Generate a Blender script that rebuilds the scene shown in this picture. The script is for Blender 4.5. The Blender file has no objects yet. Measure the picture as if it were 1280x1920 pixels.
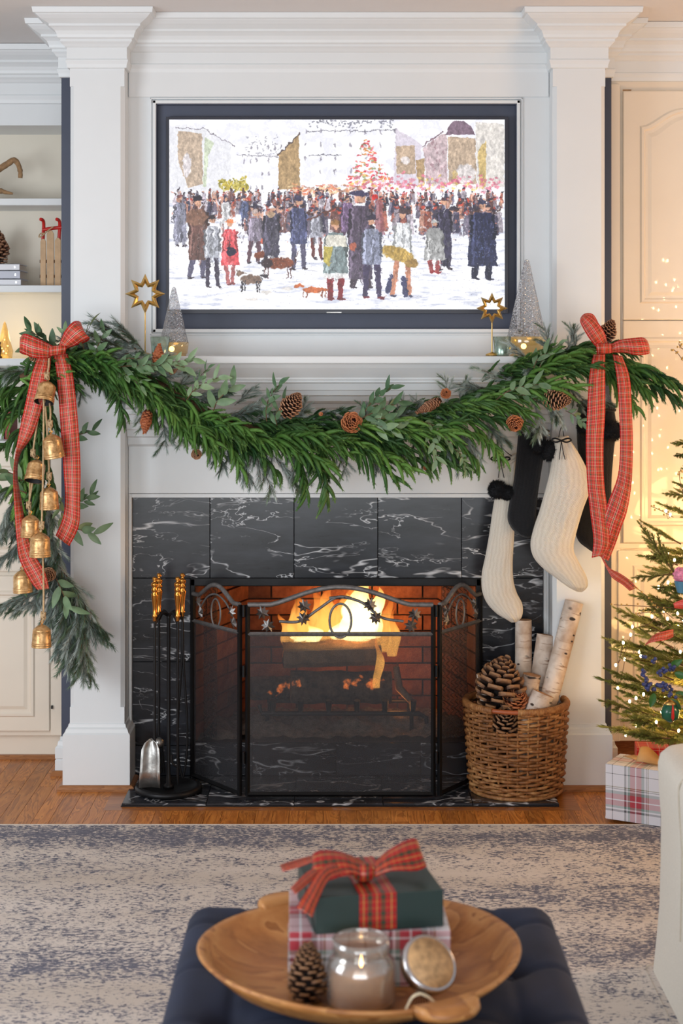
import bpy, math, random
import numpy as np
from mathutils import Vector, Matrix, Quaternion, noise

# ------------------------------------------------------------------ camera, world, lights, exposure
SC = bpy.context.scene
COL = SC.collection
FPX, CX, HY, CZ = 3000.0, 636.0, 640.0, 1.6        # focal length in pixels of the 1280x1920 frame, vanishing point, eye height

cam_data = bpy.data.cameras.new('camera')
cam = bpy.data.objects.new('camera', cam_data)
COL.objects.link(cam)
cam.location = (0, 0, CZ)
cam.rotation_euler = (math.pi / 2, 0, 0)
cam_data.sensor_fit = 'HORIZONTAL'
cam_data.sensor_width = 36
cam_data.lens = FPX / 1280 * 36
cam_data.shift_x = 4 / 1280
cam_data.shift_y = -320 / 1280
cam_data.clip_end = 100
cam_data.dof.use_dof = True
cam_data.dof.focus_distance = 5.65
cam_data.dof.aperture_fstop = 7.0
SC.camera = cam

world = bpy.data.worlds.new('world')
SC.world = world
world.use_nodes = True
bg = world.node_tree.nodes['Background']
bg.inputs[0].default_value = (0.90, 0.95, 1.0, 1)
bg.inputs[1].default_value = 0.50


def area(name, loc, target, sx, sy, power, col):
    l = bpy.data.lights.new(name, 'AREA')
    l.shape = 'RECTANGLE'
    l.size, l.size_y, l.energy, l.color = sx, sy, power, col
    o = bpy.data.objects.new(name, l)
    COL.objects.link(o)
    o.location = loc
    d = Vector(target) - Vector(loc)
    o.rotation_euler = d.to_track_quat('-Z', 'Y').to_euler()
    return o


def point(name, loc, power, col, r=0.03):
    l = bpy.data.lights.new(name, 'POINT')
    l.energy, l.color, l.shadow_soft_size = power, col, r
    o = bpy.data.objects.new(name, l)
    COL.objects.link(o)
    o.location = loc
    return o


area('window_light_left', (-2.9, 2.3, 1.5), (0.1, 5.8, 1.1), 1.5, 1.6, 72, (0.90, 0.95, 1.0))
area('front_fill_light', (-0.3, -1.4, 1.0), (0.0, 5.8, 1.15), 3.4, 1.7, 104, (0.92, 0.97, 1.0))  # broad fill added behind the camera, not an actual window
area('warm_fill_right', (2.7, 4.6, 1.35), (1.1, 5.7, 1.0), 0.5, 0.5, 24, (1.0, 0.56, 0.26))  # warm fill added out of frame to brighten the tree side
point('tree_glow', (1.42, 5.35, 0.85), 27.0, (1.0, 0.56, 0.20), 0.22)
point('tree_glow_low', (1.2, 5.25, 0.42), 10.0, (1.0, 0.56, 0.20), 0.12)
point('shelf_fairy_light', (-1.35, 6.52, 1.62), .55, (1.0, 0.72, 0.35), 0.05)
point('fire_light', (0.06, 6.17, 0.56), 7.5, (1.0, 0.36, 0.07), 0.07)
point('fire_light_low', (0.22, 6.12, 0.24), 1.2, (1.0, 0.36, 0.08), 0.05)

SC.view_settings.view_transform = 'Standard'
SC.view_settings.look = 'None'
SC.view_settings.exposure = 0.0
SC.view_settings.gamma = 1.0
SC.view_settings.use_curve_mapping = False
SC.cycles.use_denoising = True
SC.cycles.max_bounces = 10
SC.cycles.transparent_max_bounces = 24
SC.cycles.sample_clamp_indirect = 6.0
SC.cycles.caustics_reflective = False
SC.cycles.caustics_refractive = False

RNG = random.Random(7)


# ------------------------------------------------------------------ helpers
def P(px, py, d):
    return Vector(((px - CX) * d / FPX, d, CZ - (py - HY) * d / FPX))


def X(px, d):
    return (px - CX) * d / FPX


def Z(py, d):
    return CZ - (py - HY) * d / FPX


class MB:
    def __init__(s):
        s.v, s.f, s.uv, s.mi, s.sm = [], [], {}, [], []

    def add(s, verts, faces, uvs=None, mi=0, smooth=False):
        b = len(s.v)
        s.v.extend([tuple(q) for q in verts])
        for k, fc in enumerate(faces):
            if uvs:
                s.uv[len(s.f)] = [uvs[i] for i in fc]
            s.f.append([b + i for i in fc])
            s.mi.append(mi)
            s.sm.append(smooth)
        return s

    def box(s, x0, x1, y0, y1, z0, z1, mi=0):
        v = [(x0, y0, z0), (x1, y0, z0), (x1, y1, z0), (x0, y1, z0), (x0, y0, z1), (x1, y0, z1), (x1, y1, z1), (x0, y1, z1)]
        return s.add(v, [(0, 3, 2, 1), (4, 5, 6, 7), (0, 1, 5, 4), (1, 2, 6, 5), (2, 3, 7, 6), (3, 0, 4, 7)], mi=mi)

    def prism(s, poly, x0, x1, mi=0):
        """closed polygon of (y, z) extruded along X"""
        n = len(poly)
        v = [(x0, y, z) for y, z in poly] + [(x1, y, z) for y, z in poly]
        f = [(i, (i + 1) % n, n + (i + 1) % n, n + i) for i in range(n)]
        f += [tuple(range(n))[::-1], tuple(range(n, 2 * n))]
        return s.add(v, f, mi=mi)

    def sheet(s, poly, y0, y1, mi=0):
        """closed polygon of (x, z) extruded along Y"""
        n = len(poly)
        v = [(x, y0, z) for x, z in poly] + [(x, y1, z) for x, z in poly]
        f = [(i, (i + 1) % n, n + (i + 1) % n, n + i) for i in range(n)]
        f += [tuple(range(n))[::-1], tuple(range(n, 2 * n))]
        return s.add(v, f, mi=mi)

    def tube(s, pts, r, seg=8, closed=False, cap=True, flat=1.0, mi=0, smooth=True, up=None):
        pts = [Vector(p) for p in pts]
        n = len(pts)
        rr = r if isinstance(r, (list, tuple)) else [r] * n
        tang = []
        for i in range(n):
            a = pts[(i - 1) % n] if (closed or i > 0) else pts[i]
            b = pts[(i + 1) % n] if (closed or i < n - 1) else pts[i]
            t = (b - a)
            tang.append(t.normalized() if t.length > 1e-9 else Vector((0, 0, 1)))
        u = Vector(up) if up else (Vector((0, 0, 1)) if abs(tang[0].z) < .9 else Vector((1, 0, 0)))
        nrm = (u - tang[0] * u.dot(tang[0])).normalized()
        v = []
        for i in range(n):
            if i > 0:
                q = tang[i - 1].rotation_difference(tang[i])
                nrm = (q @ nrm)
                nrm = (nrm - tang[i] * nrm.dot(tang[i])).normalized()
            bi = tang[i].cross(nrm)
            for k in range(seg):
                a = 2 * math.pi * k / seg
                v.append(pts[i] + nrm * (math.cos(a) * rr[i] * flat) + bi * (math.sin(a) * rr[i]))
        f = []
        for i in range(n if closed else n - 1):
            j = (i + 1) % n
            for k in range(seg):
                l = (k + 1) % seg
                f.append((i * seg + k, i * seg + l, j * seg + l, j * seg + k))
        s.add(v, f, mi=mi, smooth=smooth)
        if cap and not closed:
            s.add(v[:seg], [tuple(range(seg))[::-1]], mi=mi)
            s.add(v[-seg:], [tuple(range(seg))], mi=mi)
        return s

    def lathe(s, prof, c=(0, 0, 0), seg=32, mi=0, axis=None, smooth=True, uv=False):
        """profile list of (r, z), turned about Z (or about the given axis)"""
        c = Vector(c)
        q = Vector((0, 0, 1)).rotation_difference(Vector(axis).normalized()) if axis else None
        v, f, uvs = [], [], []
        for j, (r, z) in enumerate(prof):
            for k in range(seg):
                a = 2 * math.pi * k / seg
                p = Vector((r * math.cos(a), r * math.sin(a), z))
                v.append(c + (q @ p if q else p))
                uvs.append((k / seg, j / max(1, len(prof) - 1)))
        for i in range(len(prof) - 1):
            for k in range(seg):
                l = (k + 1) % seg
                f.append((i * seg + k, i * seg + l, (i + 1) * seg + l, (i + 1) * seg + k))
        if prof[0][0] > 1e-4:
            f.append(tuple(range(seg))[::-1])
        if prof[-1][0] > 1e-4:
            m = (len(prof) - 1) * seg
            f.append(tuple(range(m, m + seg)))
        return s.add(v, f, mi=mi, smooth=smooth)

    def ball(s, c, r, seg=10, rings=6, mi=0, sc=(1, 1, 1)):
        c = Vector(c)
        v = [c + Vector((0, 0, -r * sc[2]))]
        for i in range(1, rings):
            a = math.pi * i / rings
            for k in range(seg):
                b = 2 * math.pi * k / seg
                v.append(c + Vector((r * sc[0] * math.sin(a) * math.cos(b), r * sc[1] * math.sin(a) * math.sin(b), -r * sc[2] * math.cos(a))))
        v.append(c + Vector((0, 0, r * sc[2])))
        f = [(0, 1 + (k + 1) % seg, 1 + k) for k in range(seg)]
        for i in range(rings - 2):
            for k in range(seg):
                l = (k + 1) % seg
                f.append((1 + i * seg + k, 1 + i * seg + l, 1 + (i + 1) * seg + l, 1 + (i + 1) * seg + k))
        m = 1 + (rings - 2) * seg
        f += [(m + k, m + (k + 1) % seg, len(v) - 1) for k in range(seg)]
        return s.add(v, f, mi=mi, smooth=True)

    def strip(s, rows, mi=0, vscale=1.0, cross=2, bulge=0.0, sub=4):
        """ribbon between left and right edge points; UV: u over the width, v along"""
        L = smooth_path([r[0] for r in rows], sub)
        R = smooth_path([r[1] for r in rows], sub)
        n = len(L)
        v, uv, f = [], [], []
        acc = 0
        w0 = max((a - b).length for a, b in zip(L, R))
        for i in range(n):
            if i:
                acc += (((L[i] + R[i]) - (L[i - 1] + R[i - 1])) * .5).length
            for k in range(cross + 1):
                t = k / cross
                p = L[i].lerp(R[i], t)
                if bulge:
                    p = p + Vector((0, -bulge * math.sin(math.pi * t), 0))
                v.append(p)
                uv.append((t, acc / w0 * vscale))
        for i in range(n - 1):
            for k in range(cross):
                a = i * (cross + 1) + k
                f.append((a, a + 1, a + cross + 2, a + cross + 1))
        return s.add(v, f, uvs=uv, mi=mi, smooth=True)

    def mesh(s, name, mats):
        me = bpy.data.meshes.new(name)
        me.from_pydata(s.v, [], s.f)
        if not isinstance(mats, (list, tuple)):
            mats = [mats]
        for m in mats:
            me.materials.append(m)
        me.polygons.foreach_set('material_index', s.mi)
        me.polygons.foreach_set('use_smooth', s.sm)
        if s.uv:
            lay = me.uv_layers.new(name='UVMap')
            for pi, uvs in s.uv.items():
                st = me.polygons[pi].loop_start
                for k, q in enumerate(uvs):
                    lay.data[st + k].uv = q
        me.update()
        return me

    def obj(s, name, mats, parent=None, bevel=0, origin=None, bseg=2):
        if origin is not None:
            o0 = Vector(origin)
            s.v = [tuple(Vector(p) - o0) for p in s.v]
        o = bpy.data.objects.new(name, s.mesh(name, mats))
        COL.objects.link(o)
        if origin is not None:
            o.location = origin
        if parent:
            setp(o, parent)
        if bevel:
            m = o.modifiers.new('bevel', 'BEVEL')
            m.width = bevel
            m.segments = bseg
            m.limit_method = 'ANGLE'
            m.angle_limit = math.radians(40)
        return o


def setp(o, parent):
    """parent while keeping world placement (parents here are only moved, turned)"""
    o.parent = parent
    bpy_m = world_m(parent)
    o.matrix_parent_inverse = bpy_m.inverted()


def world_m(o):
    m = Matrix.LocRotScale(o.location, o.rotation_euler, o.scale)
    if o.parent:
        return world_m(o.parent) @ o.matrix_parent_inverse @ m
    return m


def smooth_path(pts, sub=4, closed=False):
    pts = [Vector(p) for p in pts]
    if len(pts) < 3 or sub < 2:
        return pts
    n = len(pts)
    out = []
    for i in range(n if closed else n - 1):
        if closed:
            p0, p1, p2, p3 = pts[i - 1], pts[i], pts[(i + 1) % n], pts[(i + 2) % n]
        else:
            p0, p1, p2, p3 = pts[max(i - 1, 0)], pts[i], pts[i + 1], pts[min(i + 2, n - 1)]
        for k in range(sub):
            t = k / sub
            out.append(.5 * ((2 * p1) + (p2 - p0) * t + (2 * p0 - 5 * p1 + 4 * p2 - p3) * t * t + (3 * p1 - p0 - 3 * p2 + p3) * t ** 3))
    if not closed:
        out.append(pts[-1])
    return out


def thing(name, label, cat, loc=(0, 0, 0), group=None):
    o = bpy.data.objects.new(name, None)
    o.empty_display_size = .05
    COL.objects.link(o)
    o.location = loc
    o['label'] = label
    o['category'] = cat
    if group:
        o['group'] = group
    return o


def tag(o, label, cat, group=None, kind=None):
    o['label'] = label
    o['category'] = cat
    if group:
        o['group'] = group
    if kind:
        o['kind'] = kind
    return o


def struct(o, label, cat='wall'):
    o['kind'] = 'structure'
    o['label'] = label
    o['category'] = cat
    return o


def place(me, name, parent, M):
    """an object for shared mesh data me, put at world matrix M"""
    o = bpy.data.objects.new(name, me)
    COL.objects.link(o)
    o.parent = parent
    o.matrix_parent_inverse = world_m(parent).inverted() if parent else Matrix()
    o.matrix_basis = M
    return o


def frame_from(dirv, down=Vector((0, 0, -1)), roll=0.0):
    """rotation whose X runs along dirv and -Z as near to down as can be"""
    x = Vector(dirv).normalized()
    z = (-down + x * down.dot(x))
    if z.length < 1e-3:
        z = Vector((0, -1, 0))
    z.normalize()
    y = z.cross(x)
    m = Matrix((x, y, z)).transposed()
    return (m @ Matrix.Rotation(roll, 3, 'X')).to_4x4()


def sweep(mb, prof, path, side=1, mi=0):
    """profile (outward, z) along an XY polyline with mitred corners; side=1: outward to the right of travel"""
    n = len(path)
    pts = [Vector(p) for p in path]
    offs = []
    for i in range(n):
        nn = []
        for a, b in ((i - 1, i), (i, i + 1)):
            if 0 <= a and b < n:
                t = (pts[b] - pts[a]).normalized()
                nn.append(Vector((t.y, -t.x)) * side)
        if len(nn) == 2:
            m = nn[0] + nn[1]
            m = m / max(1e-6, m.dot(nn[0]))
        else:
            m = nn[0]
        offs.append(m)
    k = len(prof)
    v = [(pts[i].x + offs[i].x * p, pts[i].y + offs[i].y * p, z) for i in range(n) for p, z in prof]
    f = []
    for i in range(n - 1):
        for j in range(k - 1):
            f.append((i * k + j, (i + 1) * k + j, (i + 1) * k + j + 1, i * k + j + 1))
    for e in (0, n - 1):
        f.append(tuple(e * k + j for j in range(k)))
    mb.add(v, f, mi=mi)
    return mb


# ------------------------------------------------------------------ materials
def srgb(r, g, b):
    def c(x):
        x /= 255
        return x / 12.92 if x <= .04045 else ((x + .055) / 1.055) ** 2.4
    return (c(r), c(g), c(b), 1)


class NT:
    def __init__(s, name):
        s.m = bpy.data.materials.new(name)
        s.m.use_nodes = True
        s.t = s.m.node_tree
        s.b = s.t.nodes['Principled BSDF']
        s.out = s.t.nodes['Material Output']

    def n(s, typ, **kw):
        nd = s.t.nodes.new(typ)
        for k, v in kw.items():
            if k.startswith('i_'):
                key = k[2:].replace('_', ' ')
                nd.inputs[key if key in nd.inputs else int(k[2:])].default_value = v
            else:
                setattr(nd, k, v)
        return nd

    def l(s, a, b):
        s.t.links.new(a, b)

    def coord(s, out='Object', scale=(1, 1, 1), rot=(0, 0, 0), loc=(0, 0, 0)):
        tc = s.n('ShaderNodeTexCoord')
        mp = s.n('ShaderNodeMapping')
        mp.inputs['Scale'].default_value = scale
        mp.inputs['Rotation'].default_value = rot
        mp.inputs['Location'].default_value = loc
        s.l(tc.outputs[out], mp.inputs[0])
        return mp.outputs[0]

    def noise(s, co, scale, detail=4, rough=.55, dist=0):
        nd = s.n('ShaderNodeTexNoise')
        nd.inputs['Scale'].default_value = scale
        nd.inputs['Detail'].default_value = detail
        nd.inputs['Roughness'].default_value = rough
        nd.inputs['Distortion'].default_value = dist
        if co is not None:
            s.l(co, nd.inputs['Vector'])
        return nd.outputs['Fac']

    def ramp(s, fac, stops, interp='LINEAR'):
        r = s.n('ShaderNodeValToRGB')
        e = r.color_ramp.elements
        r.color_ramp.interpolation = interp
        while len(e) < len(stops):
            e.new(.5)
        for i, (p, c) in enumerate(stops):
            e[i].position = p
            e[i].color = c if len(c) == 4 else (*c, 1)
        s.l(fac, r.inputs[0])
        return r.outputs[0]

    def mix(s, fac, a, b, mode='MIX'):
        m = s.n('ShaderNodeMix', data_type='RGBA', blend_type=mode)
        for sock, v in ((0, fac), (6, a), (7, b)):
            if hasattr(v, 'links') or hasattr(v, 'is_linked'):
                s.l(v, m.inputs[sock])
            else:
                m.inputs[sock].default_value = v
        return m.outputs[2]

    def math(s, op, a, b=0.0):
        m = s.n('ShaderNodeMath', operation=op)
        for k, v in ((0, a), (1, b)):
            if hasattr(v, 'is_linked'):
                s.l(v, m.inputs[k])
            else:
                m.inputs[k].default_value = v
        return m.outputs[0]

    def bump(s, h, strength=.3, dist=.01):
        b = s.n('ShaderNodeBump')
        b.inputs['Strength'].default_value = strength
        b.inputs['Distance'].default_value = dist
        s.l(h, b.inputs['Height'])
        s.l(b.outputs[0], s.b.inputs['Normal'])

    def set(s, **kw):
        for k, v in kw.items():
            key = k.replace('_', ' ')
            sock = s.b.inputs[key]
            if hasattr(v, 'is_linked'):
                s.l(v, sock)
            else:
                sock.default_value = v
        return s.m


def rnd(nt):
    return nt.n('ShaderNodeObjectInfo').outputs['Random']


def plain(name, c, rough=.5, metal=0, nscale=12, var=.06, bump=0.0, spec=.5, bdist=.002, **kw):
    t = NT(name)
    co = t.coord()
    f = t.noise(co, nscale)
    a = tuple(x * (1 - var) for x in c[:3]) + (1,)
    b = tuple(min(1, x * (1 + var)) for x in c[:3]) + (1,)
    t.set(Base_Color=t.ramp(f, [(.3, a), (.7, b)]), Roughness=rough, Metallic=metal)
    t.b.inputs['Specular IOR Level'].default_value = spec
    if bump:
        t.bump(t.noise(co, nscale * 5), bump, bdist)
    for k, v in kw.items():
        t.b.inputs[k.replace('_', ' ')].default_value = v
    return t.m


M = {}
M['white'] = plain('white_paint', srgb(222, 226, 228), .38, nscale=6, var=.012, bump=.08)
M['ceil'] = plain('ceiling_paint', srgb(226, 223, 221), .8, var=.01)
M['cream'] = plain('cream_gloss_paint', srgb(230, 219, 202), .35, nscale=5, var=.015, bump=.01, Coat_Weight=1.0, Coat_Roughness=.035)
M['niche'] = plain('niche_paint', srgb(222, 214, 198), .45, nscale=5, var=.02)
M['navy_wall'] = plain('navy_wall_paint', srgb(56, 63, 82), .45, var=.05)
M['navy_frame'] = plain('navy_recess_paint', srgb(70, 77, 96), .5, var=.05)
M['black'] = plain('black_iron', srgb(26, 26, 28), .42, .55, var=.2, bump=.2)
M['iron_grey'] = plain('lit_grey_iron', srgb(112, 110, 110), .4, .35, nscale=60, var=.3, bump=.3)  # grey scroll iron; on the rails the lit highlight is put in the colour
M['steel'] = plain('worn_steel', srgb(170, 168, 164), .3, .9, nscale=25, var=.35, bump=.2)
M['brass'] = plain('polished_brass', srgb(206, 140, 66), .2, 1, var=.06)
M['gold'] = plain('brushed_gold', srgb(208, 172, 104), .32, 1, nscale=40, var=.12, bump=.15)
M['tvblack'] = plain('tv_bezel', srgb(40, 43, 56), .35, 0, var=.05)
M['rope'] = plain('jute_rope', srgb(188, 160, 122), .9, nscale=150, var=.25, bump=.6)
M['berry'] = plain('blue_berry', srgb(52, 62, 112), .45, nscale=90, var=.3)
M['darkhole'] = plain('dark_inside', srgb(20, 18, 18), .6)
M['raffia'] = plain('kraft_ribbon', srgb(205, 160, 105), .6, var=.1)
M['stem'] = plain('brown_stem', srgb(95, 66, 44), .8, nscale=60, var=.2)
M['wax'] = plain('cream_wax', srgb(235, 222, 190), .5)
M['label_r'] = plain('silver_rim', srgb(200, 200, 204), .2, 1)
M['ash'] = plain('grey_ash', srgb(120, 108, 98), .95, nscale=45, var=.45, bump=1.0, bdist=.01)
M['mortar'] = plain('dark_mortar', srgb(96, 74, 60), .9, var=.2)
M['cotton'] = plain('black_cotton', srgb(22, 23, 27), .9, nscale=200, var=.2, bump=.5)
M['redpaint'] = plain('red_sled_paint', srgb(196, 34, 26), .4)
M['sledwood'] = plain('sled_wood', srgb(198, 164, 126), .6, nscale=30, var=.12)
M['driftwood'] = plain('driftwood', srgb(150, 118, 84), .8, nscale=60, var=.35, bump=.5)
M['ribbonback'] = plain('red_ribbon', srgb(196, 40, 34), .5)


def mat_knit(name, c, dark):
    t = NT(name)
    co = t.coord('UV', (1, 1, 1))
    w = t.n('ShaderNodeTexWave', wave_type='BANDS', bands_direction='X', wave_profile='SIN')
    w.inputs['Scale'].default_value = 4.4
    w.inputs['Distortion'].default_value = 5.0
    w.inputs['Detail'].default_value = 2
    t.l(co, w.inputs[0])
    w2 = t.n('ShaderNodeTexWave', wave_type='BANDS', bands_direction='DIAGONAL', wave_profile='SIN')
    w2.inputs['Scale'].default_value = 22
    w2.inputs['Distortion'].default_value = 4.5
    t.l(co, w2.inputs[0])
    h = t.math('ADD', t.math('MULTIPLY', w.outputs['Fac'], .35), t.math('MULTIPLY', w2.outputs['Fac'], .55))
    h2 = t.math('ADD', h, t.math('MULTIPLY', t.noise(t.coord(), 220, 2), .3))
    t.set(Base_Color=t.ramp(h, [(.05, dark), (.6, c)]), Roughness=.95)
    t.b.inputs['Sheen Weight'].default_value = .15
    t.bump(h2, .6, .004)
    return t.m


M['knit_w'] = mat_knit('ivory_cable_knit', srgb(236, 228, 214), srgb(214, 203, 186))
M['knit_k'] = mat_knit('black_cable_knit', srgb(21, 22, 27), srgb(9, 10, 13))


def mat_wood(name, cols, rough=.3, scale=(1, 1, 1), out='Object', rings=6, rand=True, coat=0.0, bump=.05):
    t = NT(name)
    co = t.coord(out, scale)
    add = t.n('ShaderNodeVectorMath', operation='ADD')
    t.l(co, add.inputs[0])
    if rand:
        m = t.n('ShaderNodeVectorMath', operation='SCALE')
        cmb = t.n('ShaderNodeCombineXYZ')
        r = rnd(t)
        t.l(r, cmb.inputs[0]); t.l(r, cmb.inputs[1]); t.l(r, cmb.inputs[2])
        t.l(cmb.outputs[0], m.inputs[0])
        m.inputs['Scale'].default_value = 37
        t.l(m.outputs[0], add.inputs[1])
    v = add.outputs[0]
    n1 = t.noise(v, rings, 3, .5, 1.2)
    band = t.math('FRACT', t.math('MULTIPLY', n1, 7.0))
    n2 = t.noise(v, rings * 9, 5, .7)
    f = t.math('ADD', t.math('MULTIPLY', band, .45), t.math('MULTIPLY', n2, .55))
    c = t.ramp(f, [(.15, cols[0]), (.5, cols[1]), (.85, cols[2])])
    if rand:
        hs = t.n('ShaderNodeHueSaturation')
        t.l(c, hs.inputs['Color'])
        t.l(t.math('ADD', t.math('MULTIPLY', rnd(t), .4), .78), hs.inputs['Value'])
        c = hs.outputs[0]
    t.set(Base_Color=c, Roughness=rough)
    t.b.inputs['Coat Weight'].default_value = coat
    t.bump(n2, bump, .002)
    return t.m


M['floor'] = mat_wood('oak_floor', [srgb(124, 66, 20), srgb(184, 112, 44), srgb(210, 140, 66)], .42, (10, 1.2, 10), rings=2.2, coat=.06)
M['shoe'] = mat_wood('oak_shoe_moulding', [srgb(120, 74, 40), srgb(150, 98, 56), srgb(170, 116, 70)], .35, (1.5, 12, 12), rings=3, rand=False)
M['header'] = mat_wood('oak_border', [srgb(112, 60, 20), srgb(166, 98, 38), srgb(192, 124, 56)], .34, (1.2, 10, 10), rings=2.2, coat=.15)
M['bowl'] = mat_wood('mango_wood', [srgb(136, 82, 40), srgb(182, 122, 66), srgb(204, 150, 92)], .42, (1.6, 4, 4), rings=1.6, rand=False, bump=.15)
M['lid'] = plain('printed_cork_lid', srgb(186, 148, 104), .6, nscale=70, var=.4)


def mat_birch():
    t = NT('birch_bark')
    co = t.coord('Object', (5, 5, 45))
    n = t.noise(co, 2.2, 4, .65)
    m = t.ramp(n, [(.34, (0, 0, 0)), (.42, (1, 1, 1))])
    co2 = t.coord('Object', (1, 1, 1))
    big = t.ramp(t.noise(co2, 14, 3), [(.32, srgb(170, 140, 116)), (.6, srgb(226, 212, 198))])
    knot = t.ramp(t.noise(t.coord('Object', (1, 1, 2)), 22, 1), [(.31, (0, 0, 0)), (.37, (1, 1, 1))])
    c = t.mix(m, srgb(168, 140, 120), big)
    c = t.mix(knot, srgb(52, 42, 38), c)
    t.set(Base_Color=c, Roughness=.7)
    t.bump(n, .35, .004)
    return t.m


M['birch'] = mat_birch()
M['birch_end'] = plain('cut_birch_wood', srgb(178, 132, 92), .8, nscale=60, var=.25)


def mat_marble(name, base, base2, vein, gloss):
    t = NT(name)
    tc = t.coord('Object', (1, 1, 1))
    add = t.n('ShaderNodeVectorMath', operation='ADD')
    cmb = t.n('ShaderNodeCombineXYZ')
    r = rnd(t)
    t.l(t.math('MULTIPLY', r, 31), cmb.inputs[0]); t.l(t.math('MULTIPLY', r, 17), cmb.inputs[2]); t.l(t.math('MULTIPLY', r, 9), cmb.inputs[1])
    t.l(tc, add.inputs[0]); t.l(cmb.outputs[0], add.inputs[1])
    mp = t.n('ShaderNodeMapping')
    mp.inputs['Rotation'].default_value = (0, .42, 0)
    mp.inputs['Scale'].default_value = (.62, 1, 2.3)
    t.l(add.outputs[0], mp.inputs[0])
    v = mp.outputs[0]

    def veins(sc, dist, w, det=5):
        nz = t.noise(v, sc, det, .62, dist)
        d = t.math('ABSOLUTE', t.math('SUBTRACT', nz, .5))
        return t.ramp(d, [(0, (1, 1, 1)), (w, (0, 0, 0))])
    v1 = veins(2.6, .4, .0105, 4)
    v2 = veins(5.8, .6, .0095, 4)
    mask = t.ramp(t.noise(v, 6.5, 4), [(.45, (0, 0, 0)), (.60, (1, 1, 1))])
    mask2 = t.ramp(t.noise(v, 9.0, 3), [(.42, (.1, .1, .1)), (.58, (1, 1, 1))])
    f1 = t.mix(1.0, v1, mask2, 'MULTIPLY')
    f2 = t.mix(1.0, v2, mask, 'MULTIPLY')
    fa = t.n('ShaderNodeMix', data_type='RGBA', blend_type='ADD')
    fa.inputs[0].default_value = 1
    t.l(f1, fa.inputs[6]); t.l(f2, fa.inputs[7])
    cloud = t.ramp(t.noise(v, 7, 5, .6), [(.35, base), (.7, base2)])
    c = t.mix(fa.outputs[2], cloud, vein)
    t.set(Base_Color=c, Roughness=gloss)
    t.b.inputs['Specular IOR Level'].default_value = .36
    return t.m


M['marble'] = mat_marble('black_marble', srgb(22, 23, 27), srgb(50, 53, 60), srgb(210, 212, 216), .22)


def mat_brick():
    t = NT('fire_brick')
    co = t.coord()
    hs = t.n('ShaderNodeHueSaturation')
    t.l(t.ramp(t.noise(co, 30, 4), [(.3, srgb(112, 62, 44)), (.7, srgb(150, 92, 64))]), hs.inputs['Color'])
    t.l(t.math('ADD', t.math('MULTIPLY', rnd(t), .6), .6), hs.inputs['Value'])
    t.set(Base_Color=hs.outputs[0], Roughness=.9)
    t.bump(t.noise(co, 90, 4), .5, .004)
    return t.m


M['brick'] = mat_brick()


def mat_plaid(name, base, lines, scale_u=1.0, scale_v=1.0, rough=.5, out='UV', sheen=0.0, obj_axes=None, mixf=.5):
    """woven check: the same stripe sett in warp and weft"""
    t = NT(name)
    if out == 'UV':
        tc = t.n('ShaderNodeTexCoord')
        sp = t.n('ShaderNodeSeparateXYZ')
        t.l(tc.outputs['UV'], sp.inputs[0])
        u, v = sp.outputs[0], sp.outputs[1]
    u = t.math('FRACT', t.math('MULTIPLY', u, scale_u))
    v = t.math('FRACT', t.math('MULTIPLY', v, scale_v))
    stops = []
    cur = 0
    for p0, p1, c in lines:
        if p0 > cur + 1e-4:
            stops.append((cur, base))
        stops.append((p0, c))
        cur = p1
    if cur < 1:
        stops.append((cur, base))
    a = t.ramp(u, stops, 'CONSTANT')
    b = t.ramp(v, stops, 'CONSTANT')
    c = t.mix(mixf, a, b)
    t.set(Base_Color=c, Roughness=rough)
    t.b.inputs['Sheen Weight'].default_value = sheen
    return t.m


RED, GRN, GLD, WHT = srgb(196, 14, 16), srgb(50, 84, 44), srgb(186, 150, 80), srgb(222, 200, 176)
rib_lines = [(.10, .125, WHT), (.20, .26, GRN), (.34, .36, GLD), (.455, .475, WHT), (.485, .525, GRN), (.535, .555, WHT), (.66, .68, GLD), (.75, .81, GRN), (.885, .91, WHT)]
M['ribbon'] = mat_plaid('plaid_ribbon', RED, rib_lines, 1, 1.35, .55, sheen=0, mixf=.4)
M['ribbon_gift'] = mat_plaid('plaid_gift_ribbon', srgb(170, 16, 22), [(.1, .13, GLD), (.22, .34, srgb(34, 62, 42)), (.46, .485, GLD), (.58, .70, srgb(34, 62, 42)), (.85, .88, GLD)], 1, 1.5, .35, mixf=.3)
WP = srgb(228, 226, 232)
wl = [(.08, .095, srgb(60, 60, 66)), (.30, .335, srgb(84, 82, 88)), (.36, .40, srgb(120, 148, 140)), (.40, .49, srgb(178, 62, 74)), (.49, .51, WP), (.51, .60, srgb(178, 62, 74)), (.60, .65, srgb(120, 140, 138)), (.68, .695, srgb(66, 60, 40)), (.71, .725, srgb(120, 110, 50)), (.93, .945, srgb(60, 60, 66))]
M['tartan'] = mat_plaid('white_tartan_paper', WP, wl, 1, 1, .3)
M['redcheck'] = mat_plaid('red_check_paper', srgb(214, 34, 28), [(.1, .14, WHT), (.3, .42, srgb(170, 20, 22)), (.5, .53, WHT), (.75, .78, srgb(240, 200, 120))], 2.2, 4, .4)
M['green_paper'] = plain('dark_green_paper', srgb(26, 50, 48), .42, nscale=14, var=.06, bump=.04)


def mat_needle(name, a, b, rough=.5):
    t = NT(name)
    r = rnd(t)
    co = t.coord()
    f = t.math('ADD', t.math('MULTIPLY', r, .5), t.math('MULTIPLY', t.noise(co, 25, 2), .5))
    t.set(Base_Color=t.ramp(f, [(.25, a), (.75, b)]), Roughness=rough)
    t.b.inputs['Specular IOR Level'].default_value = .3
    return t.m


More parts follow.
